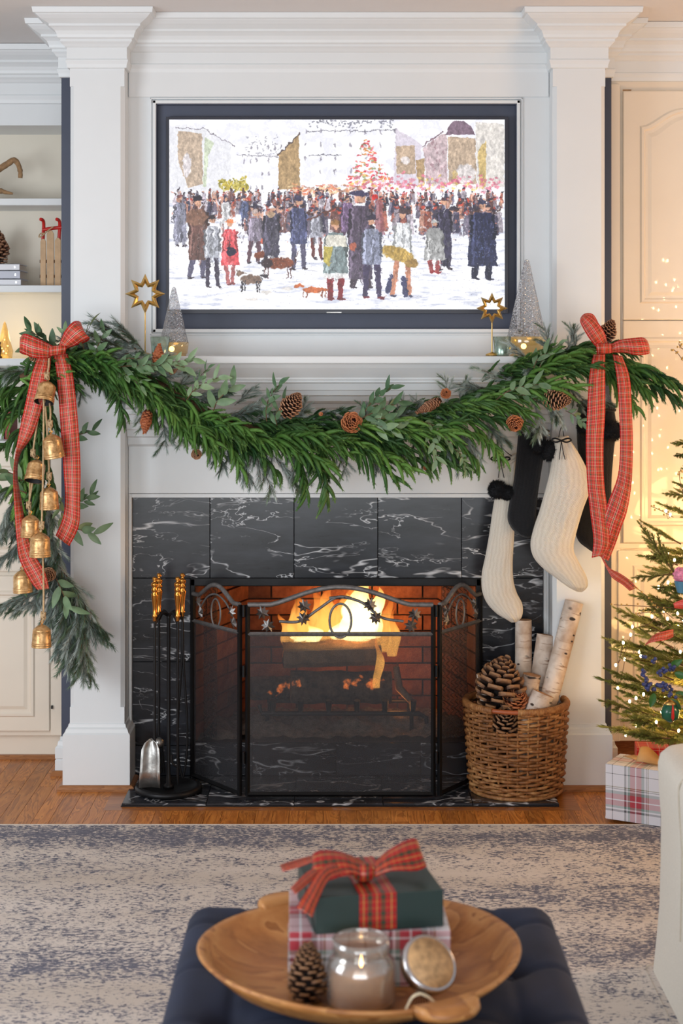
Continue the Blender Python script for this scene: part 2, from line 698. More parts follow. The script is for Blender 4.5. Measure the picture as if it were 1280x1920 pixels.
M['spruce'] = mat_needle('spruce_needles', srgb(44, 82, 42), srgb(110, 144, 74))
M['spruce_lit'] = mat_needle('lit_spruce_needles', srgb(60, 102, 46), srgb(120, 156, 80))  # lit copy of the spruce: front boughs get their brightness from the colour
M['spruce_lit_core'] = mat_needle('lit_spruce_core', srgb(50, 90, 38), srgb(96, 136, 62))
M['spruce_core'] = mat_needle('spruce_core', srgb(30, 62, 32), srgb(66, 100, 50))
M['frost'] = mat_needle('frosted_pine_needles', srgb(116, 134, 126), srgb(194, 204, 198))
M['frost_tip'] = mat_needle('dark_pine_needles', srgb(66, 92, 72), srgb(124, 144, 118))
M['fir'] = mat_needle('fir_needles', srgb(96, 106, 44), srgb(166, 162, 84))
M['leaf'] = mat_needle('olive_leaf', srgb(66, 98, 68), srgb(132, 156, 118), .4)
M['holly'] = mat_needle('holly_leaf', srgb(48, 96, 44), srgb(110, 150, 60), .3)


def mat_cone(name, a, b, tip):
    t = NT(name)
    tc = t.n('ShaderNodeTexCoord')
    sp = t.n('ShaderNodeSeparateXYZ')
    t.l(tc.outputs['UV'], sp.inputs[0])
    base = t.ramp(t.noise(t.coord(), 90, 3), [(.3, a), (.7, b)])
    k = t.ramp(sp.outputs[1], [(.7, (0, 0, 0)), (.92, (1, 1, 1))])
    base = t.mix(1.0, base, t.ramp(sp.outputs[1], [(.25, (.16, .13, .12)), (.7, (1, 1, 1))]), 'MULTIPLY')  # core and scale roots darkened, painting in the shade between scales
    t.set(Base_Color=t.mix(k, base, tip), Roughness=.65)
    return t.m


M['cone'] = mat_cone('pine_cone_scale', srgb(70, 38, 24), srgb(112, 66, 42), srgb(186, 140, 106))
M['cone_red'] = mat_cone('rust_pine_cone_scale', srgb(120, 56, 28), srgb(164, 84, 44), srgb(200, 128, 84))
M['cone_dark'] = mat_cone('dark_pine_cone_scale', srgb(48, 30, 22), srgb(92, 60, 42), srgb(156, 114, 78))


def mat_emit(name, c, s):
    t = NT(name)
    t.set(Base_Color=c, Emission_Color=c, Emission_Strength=s)
    return t.m


M['bulb'] = mat_emit('warm_bulb', (1.0, .70, .32, 1), 60)


def mat_glass(name, c, rough=.05, refl=.12, bump=0, bscale=60, haze=0.0):
    """thin clear glass wall: light passes through, edges and highlights reflect"""
    t = NT(name)
    tr = t.n('ShaderNodeBsdfTransparent')
    tr.inputs[0].default_value = c
    gl = t.n('ShaderNodeBsdfGlossy')
    gl.inputs['Roughness'].default_value = rough
    df = t.n('ShaderNodeBsdfDiffuse')
    df.inputs[0].default_value = (.9, .9, .92, 1)
    fr = t.n('ShaderNodeLayerWeight')
    fr.inputs[0].default_value = .25
    if bump:
        vo = t.n('ShaderNodeTexVoronoi')
        vo.inputs['Scale'].default_value = bscale
        t.l(t.coord(), vo.inputs['Vector'])
        b = t.n('ShaderNodeBump')
        b.inputs['Strength'].default_value = bump
        b.inputs['Distance'].default_value = .01
        t.l(vo.outputs['Distance'], b.inputs['Height'])
        t.l(b.outputs[0], gl.inputs['Normal'])
        t.l(b.outputs[0], fr.inputs['Normal'])
        spk = t.ramp(t.noise(t.coord(), bscale * 1.6, 3, .7, 1.0), [(.45, (0, 0, 0)), (.60, (.55, .55, .55))])
    fac = t.math('ADD', t.math('MULTIPLY', fr.outputs['Facing'], .65), refl)
    m1, m2 = t.n('ShaderNodeMixShader'), t.n('ShaderNodeMixShader')
    m2.inputs[0].default_value = haze
    t.l(tr.outputs[0], m2.inputs[1]); t.l(df.outputs[0], m2.inputs[2])
    if bump:
        t.l(spk, m2.inputs[0])
        df.inputs[0].default_value = (.30, .31, .34, 1)
    t.l(fac, m1.inputs[0]); t.l(m2.outputs[0], m1.inputs[1]); t.l(gl.outputs[0], m1.inputs[2])
    t.l(m1.outputs[0], t.out.inputs[0])
    return t.m


M['glass'] = mat_glass('clear_glass', (.97, .98, .98, 1), .03, .06)
M['jar'] = mat_glass('silvered_jar_glass', (.96, .93, .88, 1), .12, .14, haze=.10)
M['dimple'] = mat_glass('dimpled_glass', (.90, .91, .93, 1), .08, .12, 1.0, 110, .10)
M['amber'] = mat_glass('amber_glass', (1.0, .80, .42, 1), .08, .10, haze=.05)
M['merc'] = plain('green_mercury_glass', srgb(156, 178, 166), .2, .75, nscale=60, var=.3, bump=.1)


def mat_bell():
    t = NT('aged_brass_bell')
    co = t.coord()
    n = t.noise(co, 60, 4, .65)
    t.set(Base_Color=t.ramp(n, [(.3, srgb(140, 102, 60)), (.5, srgb(204, 160, 106)), (.7, srgb(228, 192, 142))]), Roughness=.34, Metallic=.55)
    t.bump(n, .25, .003)
    return t.m


M['bell'] = mat_bell()


def mat_rug():
    t = NT('distressed_rug')
    co = t.coord('Object', (1, 1.3, 1))
    band = t.noise(t.coord('Object', (.22, 1.6, 1)), 1.9, 3, .6)
    fine = t.noise(t.coord('Object', (.62, 1.25, 1)), 95, 4, .68, .6)
    mid = t.noise(co, 11, 4, .6)
    s = t.math('ADD', t.math('MULTIPLY', fine, .62), t.math('ADD', t.math('MULTIPLY', band, .33), t.math('MULTIPLY', mid, .22)))
    k = t.ramp(s, [(.594, (0, 0, 0)), (.618, (1, 1, 1))])
    base = t.ramp(t.noise(t.coord('Object', (.3, 2, 1)), 2.5, 4), [(.3, srgb(198, 188, 179)), (.7, srgb(220, 212, 206))])
    warp = t.noise(t.coord('Object', (90, 260, 1)), 3, 2)
    base = t.mix(t.math('MULTIPLY', warp, .18), base, srgb(150, 138, 128))
    dark = t.ramp(fine, [(.45, srgb(112, 114, 130)), (.7, srgb(84, 86, 102))])
    t.set(Base_Color=t.mix(k, base, dark), Roughness=.95)
    t.bump(t.math('ADD', warp, fine), .4, .004)
    return t.m


M['rug'] = mat_rug()
M['rug_edge'] = plain('rug_binding', srgb(206, 196, 186), .9, nscale=120, var=.1, bump=.4)


def mat_velvet():
    t = NT('navy_velvet')
    co = t.coord()
    t.set(Base_Color=t.ramp(t.noise(co, 9, 4), [(.3, srgb(15, 22, 40)), (.75, srgb(27, 36, 60))]), Roughness=.8)
    t.b.inputs['Sheen Weight'].default_value = .22
    t.b.inputs['Sheen Tint'].default_value = srgb(90, 105, 140)
    t.bump(t.noise(co, 300, 2), .15, .002)
    return t.m


M['velvet'] = mat_velvet()
M['linen'] = plain('cream_linen', srgb(222, 216, 204), .9, nscale=240, var=.06, bump=.35, bdist=.001)
M['linen_seam'] = plain('linen_piping', srgb(196, 186, 170), .9, nscale=100, var=.06)


def mat_wicker():
    t = NT('wicker')
    co = t.coord()
    n = t.noise(co, 55, 4, .7)
    n2 = t.noise(co, 9, 2)
    f = t.math('ADD', t.math('MULTIPLY', n, .6), t.math('MULTIPLY', n2, .4))
    t.set(Base_Color=t.ramp(f, [(.3, srgb(84, 50, 26)), (.5, srgb(146, 96, 52)), (.68, srgb(196, 150, 96))]), Roughness=.6)
    t.bump(n, .3, .003)
    return t.m


M['wicker'] = mat_wicker()
M['rodwood'] = plain('red_brown_rod', srgb(166, 86, 46), .45, nscale=30, var=.15)


def mat_mesh_screen():
    t = NT('spark_screen_mesh')
    co = t.coord('Object', (1, 1, 1))
    tr = t.n('ShaderNodeBsdfTransparent')
    df = t.n('ShaderNodeBsdfPrincipled')
    df.inputs['Base Color'].default_value = srgb(58, 57, 60)
    df.inputs['Roughness'].default_value = .55
    mx = t.n('ShaderNodeMixShader')
    n = t.noise(co, 420, 1)
    t.l(t.ramp(n, [(.3, (.40, .40, .40)), (.7, (.62, .62, .62))]), mx.inputs[0])
    t.l(tr.outputs[0], mx.inputs[1]); t.l(df.outputs[0], mx.inputs[2])
    t.l(mx.outputs[0], t.out.inputs[0])
    return t.m


M['screen'] = mat_mesh_screen()


def mat_log(name, ember):
    t = NT(name)
    co = t.coord()
    n = t.noise(co, 26, 5, .7)
    t.set(Base_Color=t.ramp(n, [(.35, srgb(30, 24, 22)), (.6, srgb(96, 78, 64)), (.8, srgb(134, 112, 92))]), Roughness=.9)
    t.bump(n, .8, .01)
    if ember:
        e = t.ramp(t.noise(co, 12, 4), [(.60, (0, 0, 0)), (.68, (1, .22, .03))])
        t.set(Emission_Color=e, Emission_Strength=1.2)
    return t.m


M['log'] = mat_log('charred_log', True)
M['splitlog'] = plain('split_log_face', srgb(120, 98, 78), .85, nscale=18, var=.35, bump=.6, bdist=.006)


def mat_flame(name, c0, c1, s, dens):
    t = NT(name)
    tc = t.n('ShaderNodeTexCoord')
    sp = t.n('ShaderNodeSeparateXYZ')
    t.l(tc.outputs['UV'], sp.inputs[0])
    em = t.n('ShaderNodeEmission')
    t.l(t.ramp(sp.outputs[1], [(0, c0), (.55, c0), (1, c1)]), em.inputs[0])
    em.inputs[1].default_value = s
    tr = t.n('ShaderNodeBsdfTransparent')
    lw = t.n('ShaderNodeLayerWeight')
    lw.inputs[0].default_value = .5
    fac = t.ramp(lw.outputs['Facing'], [(0, (dens,) * 3), (.55, (dens * .5,) * 3), (1, (0, 0, 0))])
    top = t.ramp(sp.outputs[1], [(.55, (1, 1, 1)), (1, (.1, .1, .1))])
    nz = t.ramp(t.noise(t.coord('Object', (1, 1, .35)), 34, 3), [(.3, (.35, .35, .35)), (.65, (1, 1, 1))])
    f = t.mix(1.0, t.mix(1.0, fac, top, 'MULTIPLY'), nz, 'MULTIPLY')
    mx = t.n('ShaderNodeMixShader')
    t.l(f, mx.inputs[0]); t.l(tr.outputs[0], mx.inputs[1]); t.l(em.outputs[0], mx.inputs[2])
    t.l(mx.outputs[0], t.out.inputs[0])
    return t.m


M['flame_hot'] = mat_flame('white_hot_flame', (1, .78, .33, 1), (1, .42, .06, 1), 3.4, .95)
M['flame'] = mat_flame('orange_flame', (1, .45, .09, 1), (1, .2, .02, 1), 1.7, .62)
# ------------------------------------------------------------------ room shell
ZC = 2.775
struct(MB().box(-3.6, 3.6, 6.78, 6.9, 0, ZC).obj('wall_back', M['niche']), 'plain back wall behind the shelves')
struct(MB().box(-3.6, 3.6, -2.2, 6.9, ZC, ZC + .08).obj('ceiling', M['ceil']), 'pale flat ceiling above the crown moulding', 'ceiling')
fl = struct(MB().box(-3.6, 3.6, -2.2, 6.9, -.06, -.006).obj('floor', M['header']), 'warm brown oak plank floor', 'floor')
x = -2.05
R1 = random.Random(3)
while x < 2.3:                                    # boards run into the depth, butt joints at random
    y = 4.3 - R1.random() * .8
    while y < 6.75:
        L = .7 + R1.random() * 1.1
        y1 = min(y + L, 6.78)
        cut = 0
        a, b = max(y, 3.6), y1
        # border board lies in front of the hearth; boards stop behind it there
        if -.79 < x + .028 < .80:
            if b > 5.455:
                b = 5.455
        if b - a > .05:
            o = MB().box(x + .0006, x + .0564, a + .0006, b - .0006, -.012, 0).obj('plank', M['floor'], fl)
        y = y1
    x += .057
MB().box(-.805, .825, 5.4565, 5.498, -.012, .0002).obj('border_plank', M['header'], fl)
MB().box(-.805, -.752, 5.4985, 5.86, -.012, .0002).obj('border_plank', M['header'], fl)
MB().box(.757, .825, 5.4985, 5.86, -.012, .0002).obj('border_plank', M['header'], fl)

# chimney breast: navy wall plane and the white panelled face between the pilasters
BX0, BX1 = -1.028, 1.006
FW = M['white']
wl_ = MB()
wl_.box(BX0, -.75, 5.92, 6.78, 0, ZC)
wl_.box(.745, BX1, 5.92, 6.78, 0, ZC)
wl_.box(-.75, .745, 6.6, 6.78, 0, ZC)
struct(wl_.obj('wall_chimney_breast', M['navy_wall']), 'navy painted wall edges showing beside the white pilasters')

ov = thing('overmantel', 'white panelled wall surface framing the recessed television', 'panelling', (0, 5.9, 1.6))
ov['kind'] = 'structure'
# face around the recess (recess x 293..968, y 195..617 at d 5.82)
rx0, rx1, rz0, rz1 = X(293, 5.82), X(968, 5.82), Z(617, 5.82), Z(195, 5.82)
mb = MB()
mb.box(-.77, rx0, 5.82, 5.94, 1.50, ZC)
mb.box(rx1, .765, 5.82, 5.94, 1.50, ZC)
mb.box(rx0, rx1, 5.82, 5.94, rz1, ZC)
mb.box(rx0, rx1, 5.82, 5.94, 1.50, rz0)
mb.obj('panel_face', FW, ov)
zr = Z(182, 5.815)
mb = MB()
mb.box(-.766, .761, 5.812, 5.822, zr, Z(137, 5.812) + .02)
mb.obj('top_rail', FW, ov, .003)
# bead around the recess
w = .012
mb = MB()
for k, (e, yy) in enumerate(((0.0, 5.806), (.010, 5.812))):
    a0, a1, c0, c1 = rx0 - w - e, rx1 + w + e, rz0 - w - e, rz1 + w + e
    t_ = w if k == 0 else .006
    mb.box(a0, a0 + t_, yy, 5.822, c0, c1)
    mb.box(a1 - t_, a1, yy, 5.822, c0, c1)
    mb.box(a0, a1, yy, 5.822, c1 - t_, c1)
    mb.box(a0, a1, yy, 5.822, c0, c0 + t_)
mb.obj('recess_moulding', FW, ov, .002)
mb = MB()
mb.box(rx0, rx1, 5.836, 5.94, rz0, rz1)
mb.box(rx0, rx0 + .003, 5.814, 5.836, rz0, rz1)
mb.box(rx1 - .003, rx1, 5.814, 5.836, rz0, rz1)
mb.box(rx0, rx1, 5.814, 5.836, rz1 - .003, rz1)
mb.box(rx0, rx1, 5.814, 5.836, rz0, rz0 + .003)
mb.obj('navy_recess', M['navy_frame'], ov)


def pilaster(x0, x1, n, label):
    t = thing(n, label, 'pilaster', ((x0 + x1) / 2, 5.8, 0))
    t['kind'] = 'structure'
    y0, y1 = 5.72, 5.93
    zb, zt = Z(1326, y0), Z(162, y0)
    c = .014
    mb = MB()
    mb.box(x0, x1, y0, y1, 0.02, zb)
    mb.box(x0, x1, y0, y1, zt, ZC)
    o = [(x0 + c, y0), (x1 - c, y0), (x1, y0 + c), (x1, y1), (x0, y1), (x0, y0 + c)]
    v = [(a, b, zb) for a, b in o] + [(a, b, zt) for a, b in o]
    mb.add(v, [(i, (i + 1) % 6, 6 + (i + 1) % 6, 6 + i) for i in range(6)])
    mb.obj('shaft', FW, t)
    zp = Z(1378, 5.70)
    prof = [(.022, .0), (.022, zp), (.016, zp + .006), (.012, zp + .018), (.006, zp + .024), (.004, zp + .034), (0, zp + .036)]
    sweep(MB(), prof, [(x0, 5.93), (x0, y0), (x1, y0), (x1, 5.93)], 1).obj('plinth', FW, t)
    sp = [(.022, .0), (.040, 0), (.040, .008), (.036, .015), (.030, .019), (.022, .020)]
    sweep(MB(), sp, [(x0, 5.93), (x0, y0), (x1, y0), (x1, 5.84)], 1).obj('shoe_moulding', M['shoe'], t)
    return t


pilaster(-.963, -.768, 'trim_1', 'tall white pilaster on the window side, behind the bells')
pilaster(.763, .950, 'trim_2', 'tall white pilaster beside the birch log basket')

crown = [(0, 2.575), (.008, 2.577), (.010, 2.59), (.014, 2.60), (.014, 2.605), (.010, 2.609), (.010, 2.648), (.016, 2.652), (.022, 2.660), (.030, 2.667),
         (.030, 2.675), (.038, 2.680), (.040, 2.690), (.046, 2.703), (.058, 2.713), (.064, 2.716), (.064, 2.724), (.074, 2.730), (.088, 2.738), (.100, 2.748), (.104, 2.753), (.112, 2.755), (.115, 2.774), (0, 2.774)]
path = [(BX0, 6.45), (BX0, 5.92), (-.963, 5.92), (-.963, 5.72), (-.768, 5.72), (-.768, 5.82), (.763, 5.82), (.763, 5.72), (.95, 5.72), (.95, 5.92), (BX1, 5.92), (BX1, 6.2)]
struct(sweep(MB(), crown, path, 1).obj('trim_3', FW), 'white stepped crown moulding over the fireplace wall', 'crown moulding')
# baseboards on the breast sides
bprof = [(.0, .0), (.020, .0), (.020, .055), (.016, .058), (.020, .062), (.020, .1), (.013, .108), (.010, .122), (.004, .126), (.004, .138), (0, .139)]
bb = sweep(MB(), bprof, [(BX0, 6.45), (BX0, 5.92), (-.963, 5.92)], 1).obj('baseboard_left', FW)
struct(bb, 'short white baseboard beside the pilaster plinth under the bells', 'baseboard')
sweep(MB(), [(.02, 0), (.034, 0), (.034, .010), (.028, .017), (.02, .018)], [(BX0, 6.4), (BX0, 5.92), (-.963, 5.92)], 1).obj('shoe_moulding', M['shoe'], bb)
bb = sweep(MB(), bprof, [(.95, 5.92), (BX1, 5.92), (BX1, 6.2)], 1).obj('baseboard_right', FW)
struct(bb, 'white baseboard sliver beside the plinth next to the tartan gift', 'baseboard')

# ------------------------------------------------------------------ fireplace
fp = thing('fireplace', 'black marble fireplace with white moulded mantel and lit brick firebox', 'fireplace', (0, 5.8, 0))
zs = 1.549
# mantel shelf: slab over the whole width, stepped bed mouldings beneath
mb = MB()
mb.box(-.955, .955, 5.50, 5.95, 1.523, zs)
mb.obj('mantel_shelf', FW, fp, .004)


def px_prof(items):
    return [(d, Z(y, d)) for y, d in items]


prof = px_prof([(682, 5.515), (686, 5.52), (690, 5.525), (708, 5.555), (712, 5.556), (713, 5.566), (717, 5.566), (719, 5.585), (731, 5.59), (732, 5.60), (741, 5.605), (743, 5.63), (752, 5.64), (756, 5.68), (757, 5.73)]) + [(5.83, Z(757, 5.73)), (5.83, Z(682, 5.515))]
MB().prism(prof, -.778, .772).obj('bed_moulding', FW, fp)
prof = px_prof([(757, 5.715), (764, 5.72), (768, 5.735), (776, 5.735), (778, 5.745), (792, 5.75), (795, 5.76), (804, 5.765), (807, 5.775), (818, 5.78), (821, 5.795), (833, 5.80), (837, 5.815)]) + [(5.9, Z(837, 5.815)), (5.9, Z(757, 5.715))]
MB().prism(prof, -.7668, .7618).obj('architrave', FW, fp)
MB().box(-.7668, .7618, 5.823, 5.9, Z(925, 5.823), Z(837, 5.823) + .01).obj('frieze_board', FW, fp)
# white inner casing round the marble
tx0, tx1, tz1 = X(248, 5.85), X(1018, 5.85), Z(932, 5.85)
mb = MB()
mb.box(-.7668, tx0, 5.83, 5.9, 0, tz1 + .014)
mb.box(tx1, .7618, 5.83, 5.9, 0, tz1 + .014)
mb.box(tx0, tx1, 5.83, 5.9, tz1, tz1 + .014)
mb.box(-.7668, tx0 - .008, 5.822, 5.9, 0, tz1 + .02)
mb.box(tx1 + .008, .7618, 5.822, 5.9, 0, tz1 + .02)
mb.obj('inner_casing', FW, fp, .002)
# marble tiles (each its own piece)
ox0, ox1, oz1, oz0 = X(357, 5.85), X(901, 5.85), Z(1084, 5.85), Z(1393, 5.85)
ft = MB().box(tx0, tx1, 5.862, 5.868, oz1, tz1)
ft.box(tx0, ox0, 5.862, 5.868, 0, oz1)
ft.box(ox1, tx1, 5.862, 5.868, 0, oz1)
ft.box(ox0, ox1, 5.862, 5.868, 0, oz0)
tiles = ft.obj('marble_surround', M['black'], fp)
g = .0009


def tile(x0, x1, z0, z1):
    c = ((x0 + x1) / 2, 5.856, (z0 + z1) / 2)
    MB().box(x0 + g, x1 - g, 5.85, 5.8618, z0 + g, z1 - g).obj('tile', M['marble'], tiles, .0012, c, 1)


js = [248, 393.5, 551, 708, 865, 1018]
for a, b in zip(js, js[1:]):
    tile(X(a, 5.85), X(b, 5.85), oz1, tz1)
zz = oz1
while zz > .02:
    z0 = max(.012, zz - .306)
    tile(tx0, ox0, z0, zz)
    tile(ox1, tx1, z0, zz)
    zz -= .306
for a, b in ((357, 473), (473, 630), (630, 788), (788, 901)):
    tile(X(a, 5.85), X(b, 5.85), .012, oz0)
# hearth
hb = MB().box(-.75, .755, 5.50, 5.862, -.012, .004).obj('hearth', M['black'], fp)
hj = [228, 386, 551, 718, 886, 1048]
for a, b in zip(hj, hj[1:]):
    x0, x1 = X(a, 5.5), X(b, 5.5)
    MB().box(x0 + g, x1 - g, 5.50, 5.66, .004, .0115).obj('tile', M['marble'], hb, .001, ((x0 + x1) / 2, 5.6, .008), 1)
    MB().box(x0 + g, x1 - g, 5.6615, 5.849, .004, .0115).obj('tile', M['marble'], hb, .001, ((x0 + x1) / 2, 5.75, .008), 1)
# black steel lintel and side rails
mb = MB()
mb.box(ox0, ox1, 5.838, 5.87, oz1 - .028, oz1 + .002)
mb.box(ox0, ox0 + .018, 5.838, 5.87, oz0, oz1)
mb.box(ox1 - .018, ox1, 5.838, 5.87, oz0, oz1)
mb.obj('firebox_frame', M['black'], fp, .003)
# firebox: splayed brick sides, back, hood and ash floor
bx0, bx1, yb, yf = -.37, .40, 6.36, 5.875
fb = MB()
fb.box(ox0 - .02, ox1 + .02, yf, yb + .08, oz0 - .03, oz0 - .005)
fb.add([(ox0, yf, oz0 - .02), (bx0, yb + .012, oz0 - .02), (bx0, yb + .012, .95), (ox0, yf, .95)], [(0, 1, 2, 3)])
fb.add([(ox1, yf, oz0 - .02), (bx1, yb + .012, oz0 - .02), (bx1, yb + .012, .95), (ox1, yf, .95)], [(3, 2, 1, 0)])
fb.add([(bx0, yb + .012, oz0 - .02), (bx1, yb + .012, oz0 - .02), (bx1, yb + .012, .95), (bx0, yb + .012, .95)], [(0, 1, 2, 3)])
fb.add([(ox0, yf, .95), (ox1, yf, .95), (bx1, yb + .01, .95), (bx0, yb + .01, .95)], [(0, 1, 2, 3)])
firebox = fb.obj('firebox', M['mortar'], fp)
bh, bw, mg = .064, .2, .007
brick_me = {}
R2 = random.Random(5)


def brick_wall(p0, p1):
    p0, p1 = Vector(p0), Vector(p1)
    L = (p1 - p0).length
    dx = (p1 - p0).normalized()
    nz = Vector((dx.y, -dx.x, 0))
    if nz.y > 0:
        nz = -nz
    row = 0
    z = oz0
    while z < .8:
        s = -(bw / 2 if row % 2 else 0)
        while s < L:
            a, b = max(0, s + mg / 2), min(L, s + bw - mg / 2)
            if b - a > .02:
                key = round(b - a, 3)
                if key not in brick_me:
                    h = key / 2
                    m_ = MB().box(-h, h, -.012, .012, -(bh - mg) / 2, (bh - mg) / 2)
                    brick_me[key] = m_.mesh('brick', M['brick'])
                c = p0 + dx * ((a + b) / 2) + Vector((0, 0, z + bh / 2)) + nz * (.002 + R2.random() * .003)
                rot = Matrix((dx, Vector((0, 0, 1)).cross(dx), Vector((0, 0, 1)))).transposed().to_4x4()
                place(brick_me[key], 'brick', firebox, Matrix.Translation(c) @ rot)
            s += bw
        z += bh
        row += 1


brick_wall((bx0, yb, 0), (bx1, yb, 0))
brick_wall((ox0, yf, 0), (bx0, yb, 0))
brick_wall((bx1, yb, 0), (ox1, yf, 0))
# ash bed: lumpy sheet
mb = MB()
nx, ny = 60, 26
v = []
for j in range(ny + 1):
    for i in range(nx + 1):
        ty = j / ny
        y = yf + .01 + ty * (yb - yf - .03)
        xa = ox0 + (bx0 - ox0) * ty + .01
        xb = ox1 + (bx1 - ox1) * ty - .01
        x = xa + (xb - xa) * i / nx
        h = oz0 + .012 + .05 * math.sin(math.pi * min(1, ty * 1.2)) * (.5 + noise.noise(Vector((x * 9, y * 9, 0)))) + .02 * noise.noise(Vector((x * 30, y * 30, 3)))
        v.append((x, y, max(oz0 - .004, h)))
f = [(j * (nx + 1) + i, j * (nx + 1) + i + 1, (j + 1) * (nx + 1) + i + 1, (j + 1) * (nx + 1) + i) for j in range(ny) for i in range(nx)]
mb.add(v, f, smooth=True)
o = mb.obj('ash_bed', M['ash'], fp)
o['kind'] = 'stuff'
# chain mesh curtains gathered at both sides
M['chain'] = M['screen']
M['bronze'] = plain('sooty_chain', srgb(92, 66, 48), .5, .5)
for s_, xa, xb in ((1, .375, .47), (-1, -.50, -.45)):
    mb = MB()
    n = 48
    rows = []
    for i in range(n + 1):
        x = xa + (xb - xa) * i / n
        rows.append((x, 5.893 + .011 * math.sin(i * 1.05)))
    v = [(x, y, oz0 + .01) for x, y in rows] + [(x, y, oz1 - .03) for x, y in rows]
    mb.add(v, [(i, i + 1, n + 2 + i, n + 1 + i) for i in range(n)], smooth=True)
    mb.obj('chain_curtain', M['chain'] if 'chain' in M else M['screen'], fp)
    # links that catch the light
    mb = MB()
    for c in range(6 if s_ > 0 else 3):
        x = xa + (xb - xa) * (c + .5) / (6 if s_ > 0 else 3)
        z = oz0 + .02
        k = 0
        while z < oz1 - .04:
            sgn = 1 if k % 2 else -1
            mb.tube([(x - .006 * sgn, 5.880, z), (x + .006 * sgn, 5.877, z + .010)], .0014, 4, cap=False)
            z += .0115
            k += 1
    q = mb.obj('chain_links', M['bronze'], fp)
    q['kind'] = 'stuff'

# grate, logs, flames
gr = thing('fire_grate', 'black iron fireplace grate holding the burning logs', 'grate', (0, 6.1, oz0))
zg = oz0 + .075
mb = MB()
MB().tube([(-.30, 6.0, zg + .03), (-.29, 5.99, zg), (.30, 5.99, zg), (.325, 5.99, zg - .015), (.33, 5.99, zg - .07)], .009, 8).obj('front_bar', M['black'], gr)
MB().tube([(-.28, 6.2, zg), (.29, 6.2, zg)], .008, 8).obj('rear_bar', M['black'], gr)
for k in range(6):
    x = -.25 + k * .105
    MB().tube([(x, 5.965, zg + .055), (x, 5.97, zg + .03), (x, 5.99, zg + .008), (x, 6.1, zg), (x, 6.25, zg + .01)], [.013, .011, .009, .008, .008], 8).obj('grate_bar', M['black'], gr)
for x in (-.27, .27):
    for y in (5.99, 6.2):
        MB().tube([(x, y, zg), (x, y, oz0)], .008, 8).obj('leg', M['black'], gr)


def log(name, px0, px1, py, d, r, label, mats, split=False, seed=0):
    a, b = P(px0, py, d), P(px1, py - (6 if split else 0), d + .03)
    mb = MB()
    n = 22
    seg = 18
    Rn = random.Random(seed)
    ax = (b - a)
    L = ax.length
    v, f = [], []
    for i in range(n + 1):
        for k in range(seg):
            t = 2 * math.pi * k / seg
            rr = r * (1 + .14 * noise.noise(Vector((i * .35, math.cos(t) * 1.3 + seed, math.sin(t) * 1.3))))
            y, z = rr * math.cos(t), rr * math.sin(t)
            if split:
                z = max(-r * .62, min(z, r * .55 + y * .18))
                y *= 1.05
            v.append((-L / 2 + L * i / n, y, z))
    for i in range(n):
        for k in range(seg):
            l = (k + 1) % seg
            f.append((i * seg + k, i * seg + l, (i + 1) * seg + l, (i + 1) * seg + k))
    mb.add(v, f, smooth=not split)
    mb.add(v[:seg], [tuple(range(seg))[::-1]], mi=1)
    mb.add(v[-seg:], [tuple(range(seg))], mi=1)
    o = mb.obj(name, mats)
    o.matrix_world = Matrix.Translation((a + b) / 2) @ frame_from(ax)
    o.location = (a + b) / 2
    o.rotation_euler = frame_from(ax).to_euler()
    return tag(o, label, 'log')


log('split_log', 530, 712, 1227, 6.12, .068, 'split log on top of the fire with glowing upper edge', [M['splitlog'], M['log']], True, 1)
log('round_log', 545, 732, 1288, 6.08, .062, 'round charred log under the split log on the grate', [M['log'], M['splitlog']], False, 2)
log('round_log', 470, 560, 1290, 6.2, .045, 'short dark log end behind the grate at the unlit side', [M['log'], M['splitlog']], False, 3)
o = MB().tube([P(742, 1250, 6.1), P(748, 1290, 6.1), P(772, 1316, 6.08)], [.012, .016, .012], 8).obj('stick', M['splitlog'])
tag(o, 'bent burning stick leaning beside the logs in the fire', 'stick')

fire = thing('fire', 'orange and white-hot flames rising above the split log', 'fire', tuple(P(640, 1200, 6.15)))


def flame(px, pyb, pyt, w, d, mat, sway, seed):
    Rn = random.Random(seed)
    n, seg = 22, 18
    v, f, uvs = [], [], []
    b, t_ = P(px, pyb, d), P(px + sway, pyt, d)
    for i in range(n + 1):
        t = i / n
        c = b.lerp(t_, t) + Vector((.018 * math.sin(t * 7 + seed) * t, 0, 0))
        rad = w * d / FPX * (math.sin(math.pi * min(1, .22 + t * .78)) ** .8) * (1 - t * .35)
        for k in range(seg):
            a = 2 * math.pi * k / seg
            q = rad * (1 + .35 * noise.noise(Vector((math.cos(a) * 1.2, math.sin(a) * 1.2, t * 3 + seed))))
            v.append(c + Vector((q * math.cos(a), q * math.sin(a) * .6, 0)))
            uvs.append((k / seg, t))
    for i in range(n):
        for k in range(seg):
            l = (k + 1) % seg
            f.append((i * seg + k, i * seg + l, (i + 1) * seg + l, (i + 1) * seg + k))
    mb = MB()
    mb.add(v, f, uvs=uvs, smooth=True)
    return mb.obj('flame', mat, fire)


